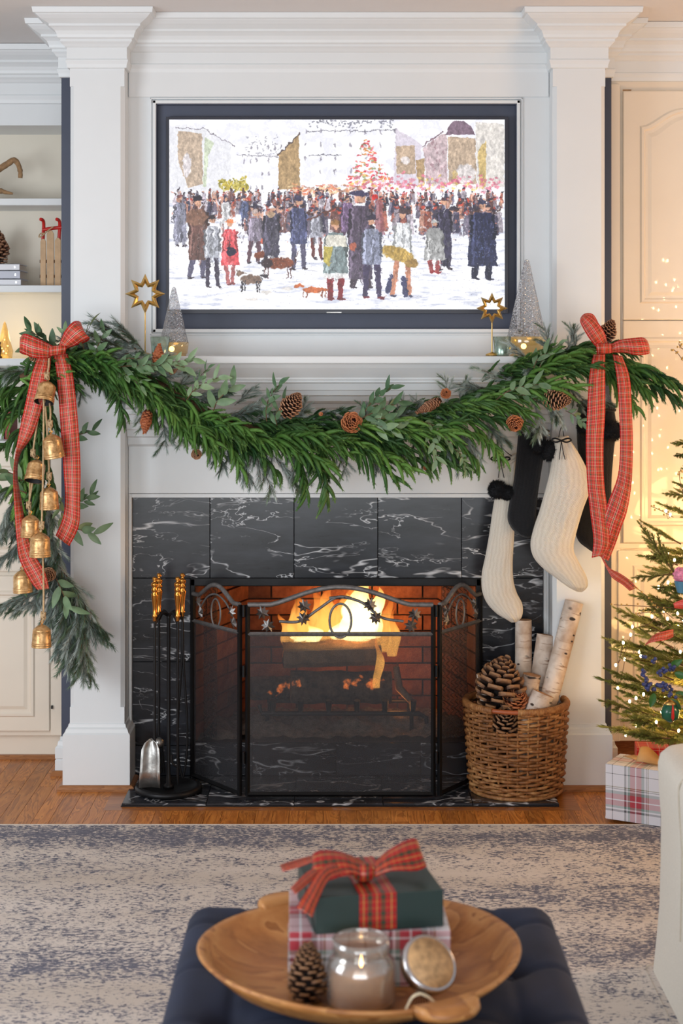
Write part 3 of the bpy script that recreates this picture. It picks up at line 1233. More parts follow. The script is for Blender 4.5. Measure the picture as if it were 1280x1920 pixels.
for a in ((672, 1200, 1080, 34, 6.16, 'flame_hot', 6, 1), (695, 1196, 1100, 24, 6.14, 'flame_hot', 12, 2), (660, 1200, 1112, 22, 6.12, 'flame_hot', -6, 3),
          (628, 1198, 1118, 20, 6.18, 'flame', -6, 4), (600, 1200, 1128, 18, 6.17, 'flame', 6, 5), (572, 1204, 1140, 15, 6.15, 'flame', -8, 6),
          (552, 1204, 1158, 11, 6.15, 'flame', -4, 7), (716, 1222, 1118, 17, 6.13, 'flame', 10, 8), (640, 1198, 1160, 26, 6.1, 'flame_hot', 0, 9),
          (584, 1202, 1172, 22, 6.1, 'flame_hot', 4, 10), (705, 1290, 1190, 9, 6.02, 'flame', 8, 11), (612, 1200, 1098, 22, 6.2, 'flame', 8, 12), (560, 1203, 1188, 14, 6.08, 'flame_hot', 0, 13),
          (648, 1190, 1090, 20, 6.2, 'flame', 6, 14), (566, 1206, 1112, 24, 6.22, 'flame', -14, 15), (600, 1206, 1104, 26, 6.23, 'flame', -6, 16), (540, 1208, 1150, 14, 6.16, 'flame', -10, 17), (734, 1230, 1140, 13, 6.16, 'flame', 8, 18)):
    flame(*a[:5], M[a[5]], *a[6:])

# ------------------------------------------------------------------ built-in bookcase (left)
bc = thing('bookcase', 'cream built-in bookcase with open shelves over panelled cupboards', 'bookcase', (-1.6, 6.3, 0))
CR, NI = M['cream'], M['niche']
xl, xr = -2.4, -1.030
MB().box(xl, xr, 6.70, 6.779, 1.2, 2.5).obj('back_panel', NI, bc)
mb = MB().box(xr - .012, xr, 6.41, 6.70, 1.23, 2.47)
mb.box(xl, xr, 6.41, 6.779, 2.465, ZC - .002)
mb.obj('frame', FW, bc)
for yt, yb_ in ((372, 385), (535, 548), (672, 686)):
    MB().box(xl, xr - .013, 6.42, 6.70, Z(yb_, 6.42), Z(yt, 6.42)).obj('shelf', FW, bc, .002)
MB().box(xl, xr, 6.05, 6.70, Z(838, 6.05), Z(827, 6.05)).obj('countertop', FW, bc, .004)
MB().box(xl, xr, 6.10, 6.70, .098, Z(838, 6.05)).obj('cabinet_body', CR, bc)
MB().box(xl, xr, 6.14, 6.70, .0, .098).obj('toe_kick', CR, bc)
MB().box(xl, xr + .01, 6.125, 6.14, 0, .016).obj('shoe_moulding', M['shoe'], bc)
MB().box(X(94, 6.085), xr, 6.085, 6.10, .1, Z(840, 6.08)).obj('face_stile', CR, bc, .003)


def raised_door(name, parent, x0, x1, z0, z1, y, st, mat, arch=0.0):
    """framed door with a raised field; arch > 0 lifts the middle of the panel's top"""
    d = MB().box(x0, x1, y, y + .02, z0, z1).obj(name, mat, parent, .004)
    a0, a1, c0, c1 = x0 + st, x1 - st, z0 + st, z1 - st

    def loop(e):
        pts = [(a0 + e, c0 + e), (a1 - e, c0 + e)]
        if arch:
            for k in range(21):
                t = k / 20
                s = math.sin(math.pi * t)
                pts.append((a1 - e - (a1 - a0 - 2 * e) * t, c1 - e - arch + arch * (s * s * (3 - 2 * s))))
        else:
            pts += [(a1 - e, c1 - e), (a0 + e, c1 - e)]
        return pts
    mb = MB()
    specs = [(0, y), (.006, y - .006), (.014, y - .006), (.02, y + .0), (.024, y + .002), (.042, y - .005)]
    loops = [loop(e) for e, _ in specs]
    n = len(loops[0])
    v = []
    for lp, (_, yy) in zip(loops, specs):
        v += [(q[0], yy, q[1]) for q in lp]
    f = []
    for i in range(len(specs) - 1):
        for k in range(n):
            l = (k + 1) % n
            f.append((i * n + k, i * n + l, (i + 1) * n + l, (i + 1) * n + k))
    f.append(tuple((len(specs) - 1) * n + k for k in range(n)))
    mb.add(v, f)
    mb.obj('raised_panel', mat, d)
    return d


raised_door('door', bc, -1.75, X(93, 6.08), .118, Z(1080, 6.08), 6.078, .055, CR)
raised_door('door', bc, -1.75, X(93, 6.08), Z(1072, 6.08), Z(846, 6.08), 6.078, .055, CR)
MB().box(X(95, 6.07), X(98, 6.07), 6.075, 6.085, Z(1330, 6.07), Z(1324, 6.07)).obj('hinge', M['black'], bc)
cr2 = [(a, b - .0) for a, b in crown]
bcc = sweep(MB(), [(p * .95, ZC - (ZC - z) * 1.12 - .001) for p, z in crown], [(xl, 6.41), (xr, 6.41)], 1).obj('crown_moulding', FW, bc)

# ------------------------------------------------------------------ tall cabinet (right)
tc_ = thing('tall_cabinet', 'tall cream glossy cabinet with arched panel doors behind the tree', 'cabinet', (1.6, 6.1, 0))
xl, xr = 1.008, 2.5
YF = 5.98
MB().box(xl, xr, YF, 6.70, .107, ZC - .003).obj('cabinet_body', CR, tc_)
MB().box(xl, xr, YF + .06, 6.70, .0, .107).obj('toe_kick', M['shoe'], tc_)
sweep(MB(), [(p * .95, ZC - (ZC - z) * 1.02 - .001) for p, z in crown], [(xl, YF), (xr, YF)], 1).obj('crown_moulding', M['white'], tc_)
for xa, xb in ((X(1168, 5.96), 1.62), (1.63, 2.16)):
    d1 = raised_door('door', tc_, xa, xb, Z(600, 5.96), Z(170, 5.96), YF - .02, .062, CR, .07)
    raised_door('door', tc_, xa, xb, Z(1018, 5.96), Z(601, 5.96), YF - .02, .062, CR)
    raised_door('door', tc_, xa - .02, xb, Z(1352, 5.96), Z(1032, 5.96), YF - .02, .055, CR)
    MB().box(xa - .002, xa + .03, YF - .022, YF - .018, Z(170, 5.96), Z(168, 5.96)).obj('hinge_gap', M['driftwood'], tc_)
MB().box(1.0085, X(1163, 5.96), YF - .012, YF, .107, 2.56).obj('face_stile', CR, tc_, .003)
MB().box(1.0085, 2.4, YF - .014, YF, Z(1029, 5.96), Z(1019, 5.96)).obj('rail', CR, tc_, .003)
# ------------------------------------------------------------------ television showing a winter street painting
def paint():
    W, Hh = 1260, 712
    A = np.zeros((Hh, W, 3))
    rs = np.random.RandomState(4)
    yy, xx = np.mgrid[0:Hh, 0:W].astype(float)

    def fbm(sx, sy, seed, oc=4):
        r = np.random.RandomState(seed)
        out = np.zeros((Hh, W))
        amp = 1
        tot = 0
        for o in range(oc):
            gx, gy = int(W / sx) + 3, int(Hh / sy) + 3
            g_ = r.rand(gy, gx)
            X_, Y_ = xx / sx, yy / sy
            xi, yi = X_.astype(int), Y_.astype(int)
            fx, fy = X_ - xi, Y_ - yi
            fx, fy = fx * fx * (3 - 2 * fx), fy * fy * (3 - 2 * fy)
            out += amp * ((g_[yi, xi] * (1 - fx) + g_[yi, xi + 1] * fx) * (1 - fy) + (g_[yi + 1, xi] * (1 - fx) + g_[yi + 1, xi + 1] * fx) * fy)
            tot += amp
            amp *= .6
            sx, sy = max(2, sx / 2), max(2, sy / 2)
        return out / tot
    n1, n2, n3 = fbm(40, 26, 1), fbm(10, 16, 2), fbm(5, 7, 3, 3)
    wx, wy = (fbm(14, 14, 5, 4) - .5) * 20, (fbm(14, 14, 6, 4) - .5) * 16
    A[:] = np.array([250, 250, 254])
    sky = (yy < 260)
    A -= (n1[..., None] > .58) * np.array([12, 12, 6]) * sky[..., None]
    # snow ground: faint blue-grey strokes
    gmask = (yy > 300) * np.clip((fbm(60, 9, 8) - .55) * 5, 0, 1)
    A -= gmask[..., None] * np.array([52, 48, 34])

    def C(px, py):
        return (px - 317) * 2, (py - 224) * 2

    def blend(mask, col, a=1.0, tex=.18):
        col = np.array(col, float)
        t = 1 + (n2 - .5) * 1.2 * tex + (n3 - .5) * .8 * tex
        m = (mask * a)[..., None]
        A[:] = A * (1 - m) + np.clip(col[None, None] * t[..., None], 0, 255) * m

    def ell(px, py, rx, ry, col, a=1.0, tex=.3, ang=0):
        cx, cy = C(px, py)
        x0, x1 = int(max(0, cx - rx * 4 - 20)), int(min(W, cx + rx * 4 + 20))
        y0, y1 = int(max(0, cy - ry * 4 - 20)), int(min(Hh, cy + ry * 4 + 20))
        if x1 <= x0 or y1 <= y0:
            return
        s = np.s_[y0:y1, x0:x1]
        X_, Y_ = xx[s] + wx[s] - cx, yy[s] + wy[s] - cy
        if ang:
            c_, s_ = math.cos(ang), math.sin(ang)
            X_, Y_ = X_ * c_ + Y_ * s_, -X_ * s_ + Y_ * c_
        d = (X_ / (2 * rx)) ** 2 + (Y_ / (2 * ry)) ** 2
        m = (np.clip((1 - d) * 4, 0, 1) * a)[..., None]
        t = (1 + (n2[s] - .5) * 1.5 * tex + (n3[s] - .5) * 1.1 * tex)[..., None]
        A[s] = A[s] * (1 - m) + np.clip(np.array(col, float) * t, 0, 255) * m

    def poly(pts, col, a=1.0, tex=.3):
        q = [C(*p) for p in pts]
        x0 = int(max(0, min(p[0] for p in q) - 14)); x1 = int(min(W, max(p[0] for p in q) + 14))
        y0 = int(max(0, min(p[1] for p in q) - 14)); y1 = int(min(Hh, max(p[1] for p in q) + 14))
        if x1 <= x0 or y1 <= y0:
            return
        s = np.s_[y0:y1, x0:x1]
        X_, Y_ = xx[s] + wx[s] * .6, yy[s] + wy[s] * .6
        ins = np.zeros(X_.shape, bool)
        n = len(q)
        for i in range(n):
            (ax, ay), (bx, by) = q[i], q[(i + 1) % n]
            if abs(by - ay) < 1e-6:
                continue
            c = ((ay > Y_) != (by > Y_)) & (X_ < (bx - ax) * (Y_ - ay) / (by - ay) + ax)
            ins ^= c
        m = (ins * a)[..., None]
        t = (1 + (n2[s] - .5) * 1.5 * tex + (n3[s] - .5) * 1.1 * tex)[..., None]
        A[s] = A[s] * (1 - m) + np.clip(np.array(col, float) * t, 0, 255) * m

    def line(x0, y0, x1, y1, w, col, a=1.0):
        n = int(max(2, math.hypot(x1 - x0, y1 - y0) / 1.2))
        for i in range(n + 1):
            t = i / n
            ell(x0 + (x1 - x0) * t, y0 + (y1 - y0) * t, w, w, col, a, .2)

    # buildings
    tan, tan2, lav, mau = (190, 166, 142), (176, 146, 106), (216, 206, 220), (196, 172, 176)
    poly([(317, 236), (350, 232), (400, 250), (432, 268), (432, 370), (317, 370)], (232, 232, 238), .8, .08)
    poly([(333, 244), (378, 250), (380, 345), (352, 352), (333, 300)], tan, .85)
    ell(350, 310, 8, 26, (228, 224, 232), .8)
    poly([(384, 256), (402, 268), (390, 290), (386, 350), (380, 350)], (200, 214, 178), .7)
    line(330, 238, 380, 242, .8, (130, 124, 134)); line(380, 240, 440, 274, .8, (130, 122, 134))
    for (cx_, w_, y0_, y1_) in ((490, 44, 262, 350), (655, 94, 232, 345)):
        for i in range(7):
            for j in range(4):
                if rs.rand() < .75:
                    ell(cx_ - w_ + 12 + i * (2 * w_ - 20) / 6, y0_ + 14 + j * 25, 1.6, 5, (140, 134, 148), .75)
    for k in range(70):
        ell(460 + rs.rand() * 62, 252 + rs.rand() * 44, 1.6, 1.0, (140, 138, 150), .7)
    for k in range(90):
        ell(575 + rs.rand() * 165, 226 + rs.rand() ** 2 * 14, 2.0, 1.6, (120, 120, 134), .7)
    line(445, 290, 522, 294, .8, (140, 136, 148)); line(575, 246, 742, 244, .9, (130, 128, 140)); line(580, 290, 640, 290, .8, (130, 128, 140))
    poly([(522, 290), (560, 250), (562, 352), (522, 356)], tan2, .95)
    line(522, 290, 562, 248, 1.4, (96, 84, 84))
    poly([(742, 240), (790, 270), (790, 350), (738, 345)], lav, .8, .12)
    poly([(742, 274), (778, 272), (780, 325), (744, 325)], tan, .95); ell(760, 300, 10, 8, (226, 218, 218), .9)
    poly([(780, 300), (796, 296), (796, 345), (784, 345)], tan2, .9)
    poly([(794, 276), (830, 250), (838, 250), (840, 345), (800, 345)], mau, .85)
    line(792, 274, 832, 246, 1.2, (120, 96, 108))
    poly([(836, 252), (892, 252), (884, 236), (870, 226), (852, 226), (842, 238)], (126, 104, 120), .95)
    poly([(840, 256), (892, 258), (894, 345), (842, 345)], tan, .92)
    ell(872, 326, 22, 20, (226, 222, 226), .8); ell(853, 330, 6, 12, (196, 168, 104), .7)
    poly([(892, 228), (946, 232), (946, 350), (896, 350)], (214, 206, 196), .7); poly([(896, 280), (912, 262), (912, 350), (900, 350)], (206, 174, 100), .75)
    for k in range(22):
        ell(800 + rs.rand() * 36, 262 + rs.rand() * 70, 1.2, 4, (150, 116, 126), .6)
    # decorated tree and the pink stalls
    for k in range(230):
        t = rs.rand() ** .7
        y = 262 + t * 92
        x = 686 + (rs.rand() - .5) * (8 + t * 92) + t * 8
        c = [(222, 70, 84), (232, 120, 120), (224, 150, 90), (150, 160, 120), (250, 240, 240)][rs.randint(5)]
        ell(x, y, 2.2 + rs.rand() * 1.6, 1.8, c, .9)
    for k in range(240):
        x = 660 + rs.rand() * 280
        c = [(238, 168, 188), (228, 128, 150), (236, 206, 120), (244, 220, 226), (206, 120, 140)][rs.randint(5)]
        ell(x, 346 + rs.randn() * 8, 3.4, 2.6, c, .8)
    for k in range(130):
        x = 545 + rs.rand() * 130
        c = [(226, 164, 120), (216, 120, 90), (240, 214, 170), (170, 130, 120)][rs.randint(4)]
        ell(x, 356 + rs.randn() * 6, 5, 1.6, c, .8)
    for k in range(160):
        ell(410 + rs.rand() * 54, 350 + rs.randn() * 6 - 6 * math.sin(rs.rand() * 3), 2.6, 2.4, [(196, 174, 70), (150, 140, 60), (214, 200, 110)][rs.randint(3)], .9)
    # far crowd, row over row
    pal = [(74, 70, 92), (110, 104, 122), (150, 140, 150), (92, 66, 66), (158, 92, 78), (60, 58, 78), (190, 180, 190), (120, 84, 80), (204, 150, 130)]
    for row, (yb_, hh, n) in enumerate(((372, 9, 150), (392, 13, 120), (418, 20, 95))):
        for k in range(n):
            x = 322 + rs.rand() * 620
            if row == 2 and x < 450:
                continue
            y = yb_ + rs.randn() * 4
            c = pal[rs.randint(len(pal))]
            poly([(x - hh * .25, y - hh), (x + hh * .25, y - hh), (x + hh * .38, y + hh * .9), (x - hh * .38, y + hh * .9)], c, .9, .5)
            ell(x, y - hh * 1.25, hh * .2, hh * .22, [(206, 160, 140), (80, 60, 60), (190, 80, 66)][rs.randint(3)], .95)
            if rs.rand() < .6:
                ell(x, y - hh * 1.45, hh * .26, hh * .13, (60, 54, 68), .9)
    for k in range(700):
        x, y = 322 + rs.rand() * 620, 360 + rs.rand() * 95
        ell(x, y, 1 + rs.rand() * 1.4, 1 + rs.rand() * 2.4, [(250, 246, 250), (70, 64, 84), (214, 130, 110), (150, 140, 156)][rs.randint(4)], .7)

    skin = (206, 158, 132)

    def person(x, yh, yf_, w, coat, legs, hat=None, hem=.62, lean=0, skirt=0, boots=(60, 50, 60), stride=1.0):
        H_ = yf_ - yh
        hr = H_ * .058
        ys, yhem = yh + H_ * .10, yh + H_ * hem
        for s_ in (-1, 1):
            fx = x + lean + s_ * w * .30 * stride
            poly([(x + s_ * w * .24 - w * .14, yhem - 4), (x + s_ * w * .24 + w * .14, yhem - 4), (fx + w * .10, yf_ - 3), (fx - w * .12, yf_ - 3)], legs, 1)
            ell(fx + 2, yf_ - 2, w * .17, 2.4, boots, 1)
        poly([(x - w * .30, ys), (x + w * .30, ys), (x + w * .46, ys + H_ * .14), (x + w * (.44 + skirt), yhem), (x - w * (.44 + skirt), yhem), (x - w * .46, ys + H_ * .14)], coat, 1, .34)
        dk = tuple(c * .62 for c in coat)
        line(x + w * .40, ys + H_ * .05, x + w * .46, ys + H_ * .34, w * .07, dk, .8)
        line(x - w * .40, ys + H_ * .05, x - w * .42, ys + H_ * .34, w * .07, dk, .8)
        line(x, ys + 4, x + 1, yhem - 3, .9, dk, .6)
        lt = tuple(min(255, c * 1.3 + 22) for c in coat)
        ys2 = yhem - ys
        for q in range(int(10 + w * .5)):
            sx_, sy_ = x + rs.randn() * w * .2, ys + rs.rand() * ys2
            cc = [dk, lt, tuple(c * .8 for c in coat), tuple((c + 120) / 2 for c in coat)][rs.randint(4)]
            line(sx_, sy_, sx_ + rs.randn() * 1.6 + lean * .1, sy_ + 4 + rs.rand() * 11, .8 + rs.rand() * .9, cc, .55)
        line(x - w * .30, ys + 3, x - w * .36, yhem - 4, w * .05, lt, .5)
        for q in range(4):
            ell(fx + 6 + q * 5, yf_ + 1 + rs.randn() * .6, 5, 1.0, (186, 186, 206), .5)
        ell(x, yh, hr * .85, hr, skin, 1)
        if hat:
            ell(x, yh - hr * .75, hr * 1.05, hr * .6, hat, 1)
            ell(x, yh - hr * .35, hr * 1.5, hr * .22, hat, .9)

    def dog(x, y, L, h, col, legc):
        ell(x, y, L * .5, h * .26, col, 1)
        ell(x - L * .55 * (1 if L > 0 else -1), y - h * .35, abs(L) * .17, h * .16, col, 1)
        for dx in (-.38, -.28, .30, .40):
            line(x + dx * L, y + h * .1, x + dx * L - 1, y + h * .62, 1.2, legc)
        line(x + .5 * L, y - 2, x + .62 * L, y - h * .5, 1.0, legc)
    person(337, 370, 462, 24, (138, 138, 156), (150, 150, 166), (120, 70, 70), .9, 0, .05)
    person(423, 372, 440, 17, (234, 232, 236), (150, 130, 130), (90, 86, 100), .7)
    person(458, 372, 424, 15, (96, 104, 140), (80, 80, 100), (80, 76, 96), .7)
    person(371, 377, 522, 40, (104, 74, 68), (96, 92, 116), (48, 42, 52), .76, -4)
    ell(368, 407, 21, 17, (132, 98, 82), 1)
    person(397, 411, 540, 32, (172, 174, 184), (62, 54, 72), (52, 44, 50), .56, 2)
    person(431, 418, 534, 30, (222, 84, 90), (166, 96, 96), (224, 130, 82), .68, 0, .12, (120, 60, 60), .4)
    ell(433, 471, 10, 8, (40, 32, 56), 1); line(427, 445, 433, 466, 1, (60, 40, 50))
    person(478, 400, 494, 30, (148, 138, 156), (96, 70, 80), (196, 176, 170), .55, -3)
    ell(492, 452, 5, 5, (206, 104, 84), 1)
    person(508, 392, 486, 34, (74, 70, 86), (60, 56, 74), (236, 232, 236), .92)
    ell(508, 402, 9, 6, (190, 160, 130), .9)
    person(560, 377, 506, 34, (78, 82, 116), (88, 84, 108), (70, 66, 92), .62)
    person(592, 396, 486, 24, (158, 158, 170), (112, 62, 60), (76, 72, 92), .55, 3)
    line(577, 412, 634, 387, 1.6, (104, 66, 58))
    person(652, 372, 450, 28, (120, 96, 130), (80, 60, 80), (70, 60, 70), .8)
    person(676, 369, 540, 50, (86, 74, 92), (66, 52, 62), (66, 60, 88), .9)
    ell(672, 362, 19, 4, (70, 66, 96), 1)
    poly([(704, 376), (716, 376), (722, 440), (704, 440)], (150, 92, 100), .8)
    ell(702, 370, 7, 5, (206, 52, 50), 1)
    person(629, 422, 562, 44, (124, 138, 140), (126, 36, 42), (150, 110, 70), .68, 0, .1, (110, 34, 40), .7)
    poly([(612, 440), (648, 440), (650, 462), (610, 462)], (226, 220, 206), .9); poly([(607, 462), (624, 462), (618, 500), (606, 490)], (188, 168, 70), .85)
    poly([(606, 512), (652, 512), (656, 522), (604, 522)], (238, 236, 236), .9)
    person(697, 414, 560, 40, (136, 140, 162), (64, 54, 84), (56, 50, 66), .56, 2, 0, (110, 40, 50), 1.1)
    ell(662, 462, 8, 9, (172, 96, 76), 1)
    person(755, 402, 556, 36, (236, 238, 242), (190, 130, 104), (76, 62, 66), .52, -3, 0, (66, 66, 90), 1.5)
    ell(746, 476, 34, 14, (186, 154, 82), 1, .35, .32); ell(772, 494, 14, 9, (166, 132, 74), 1)
    line(733, 516, 728, 546, 4, (60, 62, 96)); line(757, 520, 760, 552, 4.5, (60, 62, 96))
    person(833, 378, 506, 30, (62, 58, 80), (70, 66, 84), (90, 64, 70), .94)
    person(815, 418, 512, 34, (166, 166, 166), (150, 70, 72), (196, 196, 196), .74, 0, .16, (150, 50, 56), .5)
    ell(815, 438, 18, 12, (154, 154, 154), .9)
    person(905, 384, 524, 50, (44, 48, 78), (36, 38, 60), (60, 62, 88), .82, -2, .12, (36, 36, 56), .9)
    for k in range(40):
        ell(905 + rs.randn() * 12, 455 + rs.randn() * 24, 1, 2.2, (96, 110, 158), .6)
    dog(521, 493, 62, 44, (126, 68, 46), (82, 46, 44)); ell(500, 492, 12, 9, (40, 32, 44), .8)
    dog(470, 524, 40, 36, (122, 98, 84), (54, 48, 52)); ell(495, 517, 9, 4, (60, 52, 58), 1)
    dog(590, 543, 52, 22, (196, 104, 56), (130, 70, 50))
    for px_, py_ in ((540, 540), (500, 548), (472, 560)):
        ell(px_, py_, 12, 3, (190, 176, 160), .4)
    # dragged brush marks: short smears of the picture's own colours
    for k in range(5200):
        x, y = int(rs.rand() * (W - 16)) + 8, int(rs.rand() * (Hh - 16)) + 8
        if y < 240 and rs.rand() < .6:
            continue
        L_ = int(3 + rs.rand() * 9)
        w_ = 1 + int(rs.rand() * 2)
        col = A[y, x].copy() * (1 + rs.randn() * .05)
        dx, dy = rs.randn() * .5, 1 if y < 520 else rs.randn() * .3
        if y >= 520:
            dx = 1
        for q in range(L_):
            xx_, yy_ = int(x + dx * q), int(y + dy * q)
            if 0 <= xx_ < W - w_ and 0 <= yy_ < Hh - w_:
                A[yy_:yy_ + w_, xx_:xx_ + w_] = A[yy_:yy_ + w_, xx_:xx_ + w_] * .35 + col * .65
    # fine light and dark flecks
    for k in range(2600):
        x, y = int(rs.rand() * (W - 4)), int(270 + rs.rand() * (Hh - 290))
        A[y:y + 1 + int(rs.rand() * 3), x:x + 1 + int(rs.rand() * 2)] = A[y, x] * .5 + np.array([252, 250, 254] if rs.rand() < .6 else [92, 82, 100]) * .5
    # slight blur as of a screen seen from across the room
    A[1:-1, 1:-1] = (A[1:-1, 1:-1] * 4 + A[:-2, 1:-1] + A[2:, 1:-1] + A[1:-1, :-2] + A[1:-1, 2:]) / 8
    A[:] = np.clip(A * (1 + ((n3 - .5) * .09)[..., None]) + ((n2 - .5) * 5)[..., None], 0, 255)
    s = A / 255
    lin = np.where(s <= .04045, s / 12.92, ((s + .055) / 1.055) ** 2.4)
    buf = np.ones((Hh, W, 4), np.float32)
    buf[..., :3] = s[::-1]
    img = bpy.data.images.new('painted_screen', W, Hh)
    img.pixels.foreach_set(buf.ravel())
    img.update()
    img.pack()
    return img


DT = 5.80
tv = thing('television', 'wall television with thin dark bezel showing a snowy crowd painting', 'television', (0, 5.85, Z(588, DT)))
x0, x1, z0, z1 = X(311, DT), X(952, DT), Z(588, DT), Z(219, DT)
mb = MB().box(x0, x1, DT + .012, 5.8355, z0, z1)
mb.obj('housing', M['tvblack'], tv, .003)
sx0, sx1, sz0, sz1 = X(317, DT), X(946, DT), Z(580, DT), Z(224, DT)
mb = MB()
mb.box(x0, sx0, DT - .002, DT + .012, z0, z1)
mb.box(sx1, x1, DT - .002, DT + .012, z0, z1)
mb.box(sx0, sx1, DT - .002, DT + .012, sz1, z1)
mb.box(sx0, sx1, DT - .002, DT + .012, z0, sz0)
mb.obj('bezel', M['tvblack'], tv, .001)
t = NT('screen_picture')
ti = t.n('ShaderNodeTexImage')
ti.image = paint()
tcn = t.n('ShaderNodeTexCoord')
t.l(tcn.outputs['UV'], ti.inputs[0])
t.set(Base_Color=(.01, .01, .01, 1), Emission_Color=ti.outputs[0], Emission_Strength=1.06, Roughness=.3)
mb = MB().add([(sx0, DT + .004, sz0), (sx1, DT + .004, sz0), (sx1, DT + .004, sz1), (sx0, DT + .004, sz1), (sx0, DT + .013, sz0), (sx1, DT + .013, sz0), (sx1, DT + .013, sz1), (sx0, DT + .013, sz1)],
              [(0, 1, 2, 3), (1, 5, 6, 2), (4, 0, 3, 7), (3, 2, 6, 7), (4, 5, 1, 0)], uvs=[(0, 0), (1, 0), (1, 1), (0, 1), (0, 0), (1, 0), (1, 1), (0, 1)])
mb.obj('screen', t.m, tv)
MB().box(X(612, DT), X(640, DT), DT - .003, DT, Z(586.5, DT), Z(585, DT)).obj('maker_mark', M['steel'], tv)


# ------------------------------------------------------------------ greenery meshes
def needles_on(mb, pts, n, L, ang, w, R, mi=0, flatz=1.0, tipfade=.5):
    """n thin needles round a path of points, pointing forward at the given angle"""
    pts = [Vector(p) for p in pts]
    m = len(pts) - 1
    v, f = [], []
    for i in range(n):
        t = (i + R.random()) / n * m
        k = min(int(t), m - 1)
        p = pts[k].lerp(pts[k + 1], t - k)
        d = (pts[k + 1] - pts[k]).normalized()
        a = R.random() * 6.283
        u = d.orthogonal().normalized()
        s = (Quaternion(d, a) @ u)
        s.z *= flatz
        s.normalize()
        an = ang * (.75 + .5 * R.random())
        if t / m > .9:
            an *= .5
        q = (d * math.cos(an) + s * math.sin(an)) * (L * (.75 + .5 * R.random()))
        q.z -= .06 * L
        wv = d.cross(s).normalized() * w
        b = len(v)
        v += [p - wv * .5, p + wv * .5, p + q * .55 + wv * .42, p + q, p + q * .55 - wv * .42]
        f.append((b, b + 1, b + 2, b + 3, b + 4))
    mb.add(v, f, mi=mi)


def spruce_mesh(seed, L=.24, nf=17, mats=('spruce', 'spruce_core')):
    """drooping spruce bough: fingers both sides of a stem along +X, hanging to -Z"""
    R = random.Random(seed)
    mb = MB()
    stem = [Vector((L * t, 0, -.10 * L * t * t)) for t in (0, .25, .5, .75, 1)]
    mb.tube(stem, [.0035, .003, .0025, .002, .0015], 5, mi=1)
    needles_on(mb, stem, 90, .015, .75, .0019, R)
    for k in range(nf):
        t = .02 + .95 * k / nf + R.uniform(-.02, .02)
        b = Vector((L * t, 0, -.10 * L * t * t))
        side = 1 if k % 2 else -1
        fl = (.092 * (1 - .5 * t) + .022) * R.uniform(.75, 1.15)
        a = R.uniform(.40, .95)
        hor = Vector((math.cos(a), side * math.sin(a) * R.uniform(.3, 1.0), R.uniform(-.55, .42)))
        pts = []
        p = b.copy()
        d = hor.normalized()
        st = fl / 5
        sag = R.uniform(-.28, -.08)
        for j in range(6):
            pts.append(p.copy())
            p = p + d * st
            d = (d + Vector((.03, 0, sag))).normalized()
        mb.tube(pts, [.0060, .0074, .0074, .0068, .0052, .0018], 6, mi=1)
        needles_on(mb, pts, int(fl * 1350), .0142, .68, .0025, R)
    return mb.mesh('spruce_bough', [M[mats[0]], M[mats[1]]])


def pine_mesh(seed, L=.22, nl=.033, nb=7, mats=('frost', 'frost_tip'), dens=1300, w=.0019, spread=.8):
    R = random.Random(seed)
    mb = MB()
    stem = [Vector((L * t, 0, -.06 * L * t * t)) for t in (0, .25, .5, .75, 1)]
    mb.tube(stem, [.003, .0028, .0022, .002, .0014], 5, mi=2)
    needles_on(mb, stem, int(L * dens * .8), nl, .55, w, R)
    for k in range(nb):
        t = .08 + .8 * k / nb
        b = Vector((L * t, 0, -.06 * L * t * t))
        side = 1 if k % 2 else -1
        fl = (.12 * (1 - .5 * t)) * R.uniform(.7, 1.2) * L / .22
        a = R.uniform(.4, spread)
        d = Vector((math.cos(a), side * math.sin(a), R.uniform(-.45, .3))).normalized()
        pts = [b]
        for j in range(4):
            pts.append(pts[-1] + d * fl / 4)
            d = (d + Vector((0, 0, -.10))).normalized()
        mb.tube(pts, [.002, .002, .0018, .0015, .001], 4, mi=2)
        needles_on(mb, pts, int(fl * dens), nl, .55, w, R, mi=(1 if R.random() < .35 else 0))
    return mb.mesh('pine_sprig', [M[mats[0]], M[mats[1]], M['stem']])


def leaf_geo(mb, base, d, up, L, w, mi=0, curl=.15):
    d = d.normalized()
    s = d.cross(up)
    s = s.normalized() if s.length > 1e-3 else Vector((0, 1, 0))
    u = s.cross(d).normalized()
    v, f = [], []
    n = 7
    for i in range(n + 1):
        t = i / n
        hw = w * (math.sin(math.pi * (t * .93 + .05)) ** .8) * .5 * (1.1 - .35 * t)
        c = base + d * (L * t) - u * (curl * L * t * t)
        v += [c - s * hw + u * (hw * .28), c, c + s * hw + u * (hw * .28)]
    for i in range(n):
        a = i * 3
        f += [(a, a + 1, a + 4, a + 3), (a + 1, a + 2, a + 5, a + 4)]
    mb.add(v, f, mi=mi, smooth=True)


def leafy_mesh(seed, L=.17, n=10, ll=.060, lw=.025, mat='leaf'):
    R = random.Random(seed)
    mb = MB()
    stem = [Vector((L * t, .012 * math.sin(t * 4), .02 * math.sin(t * 3))) for t in (0, .25, .5, .75, 1)]
    mb.tube(stem, [.0022, .002, .0018, .0014, .001], 5, mi=1)
    for k in range(n):
        t = .1 + .88 * k / (n - 1)
        i = min(3, int(t * 4))
        b = stem[i].lerp(stem[i + 1], t * 4 - i)
        a = (2.4 * k) + R.uniform(-.3, .3)
        d = Vector((.75 + .6 * t, math.cos(a), math.sin(a)))
        leaf_geo(mb, b, d, Vector((0, .3, 1)), ll * R.uniform(.75, 1.15), lw * R.uniform(.8, 1.2), 0, R.uniform(-.1, .3))
    return mb.mesh('leafy_twig', [M[mat], M['stem']])


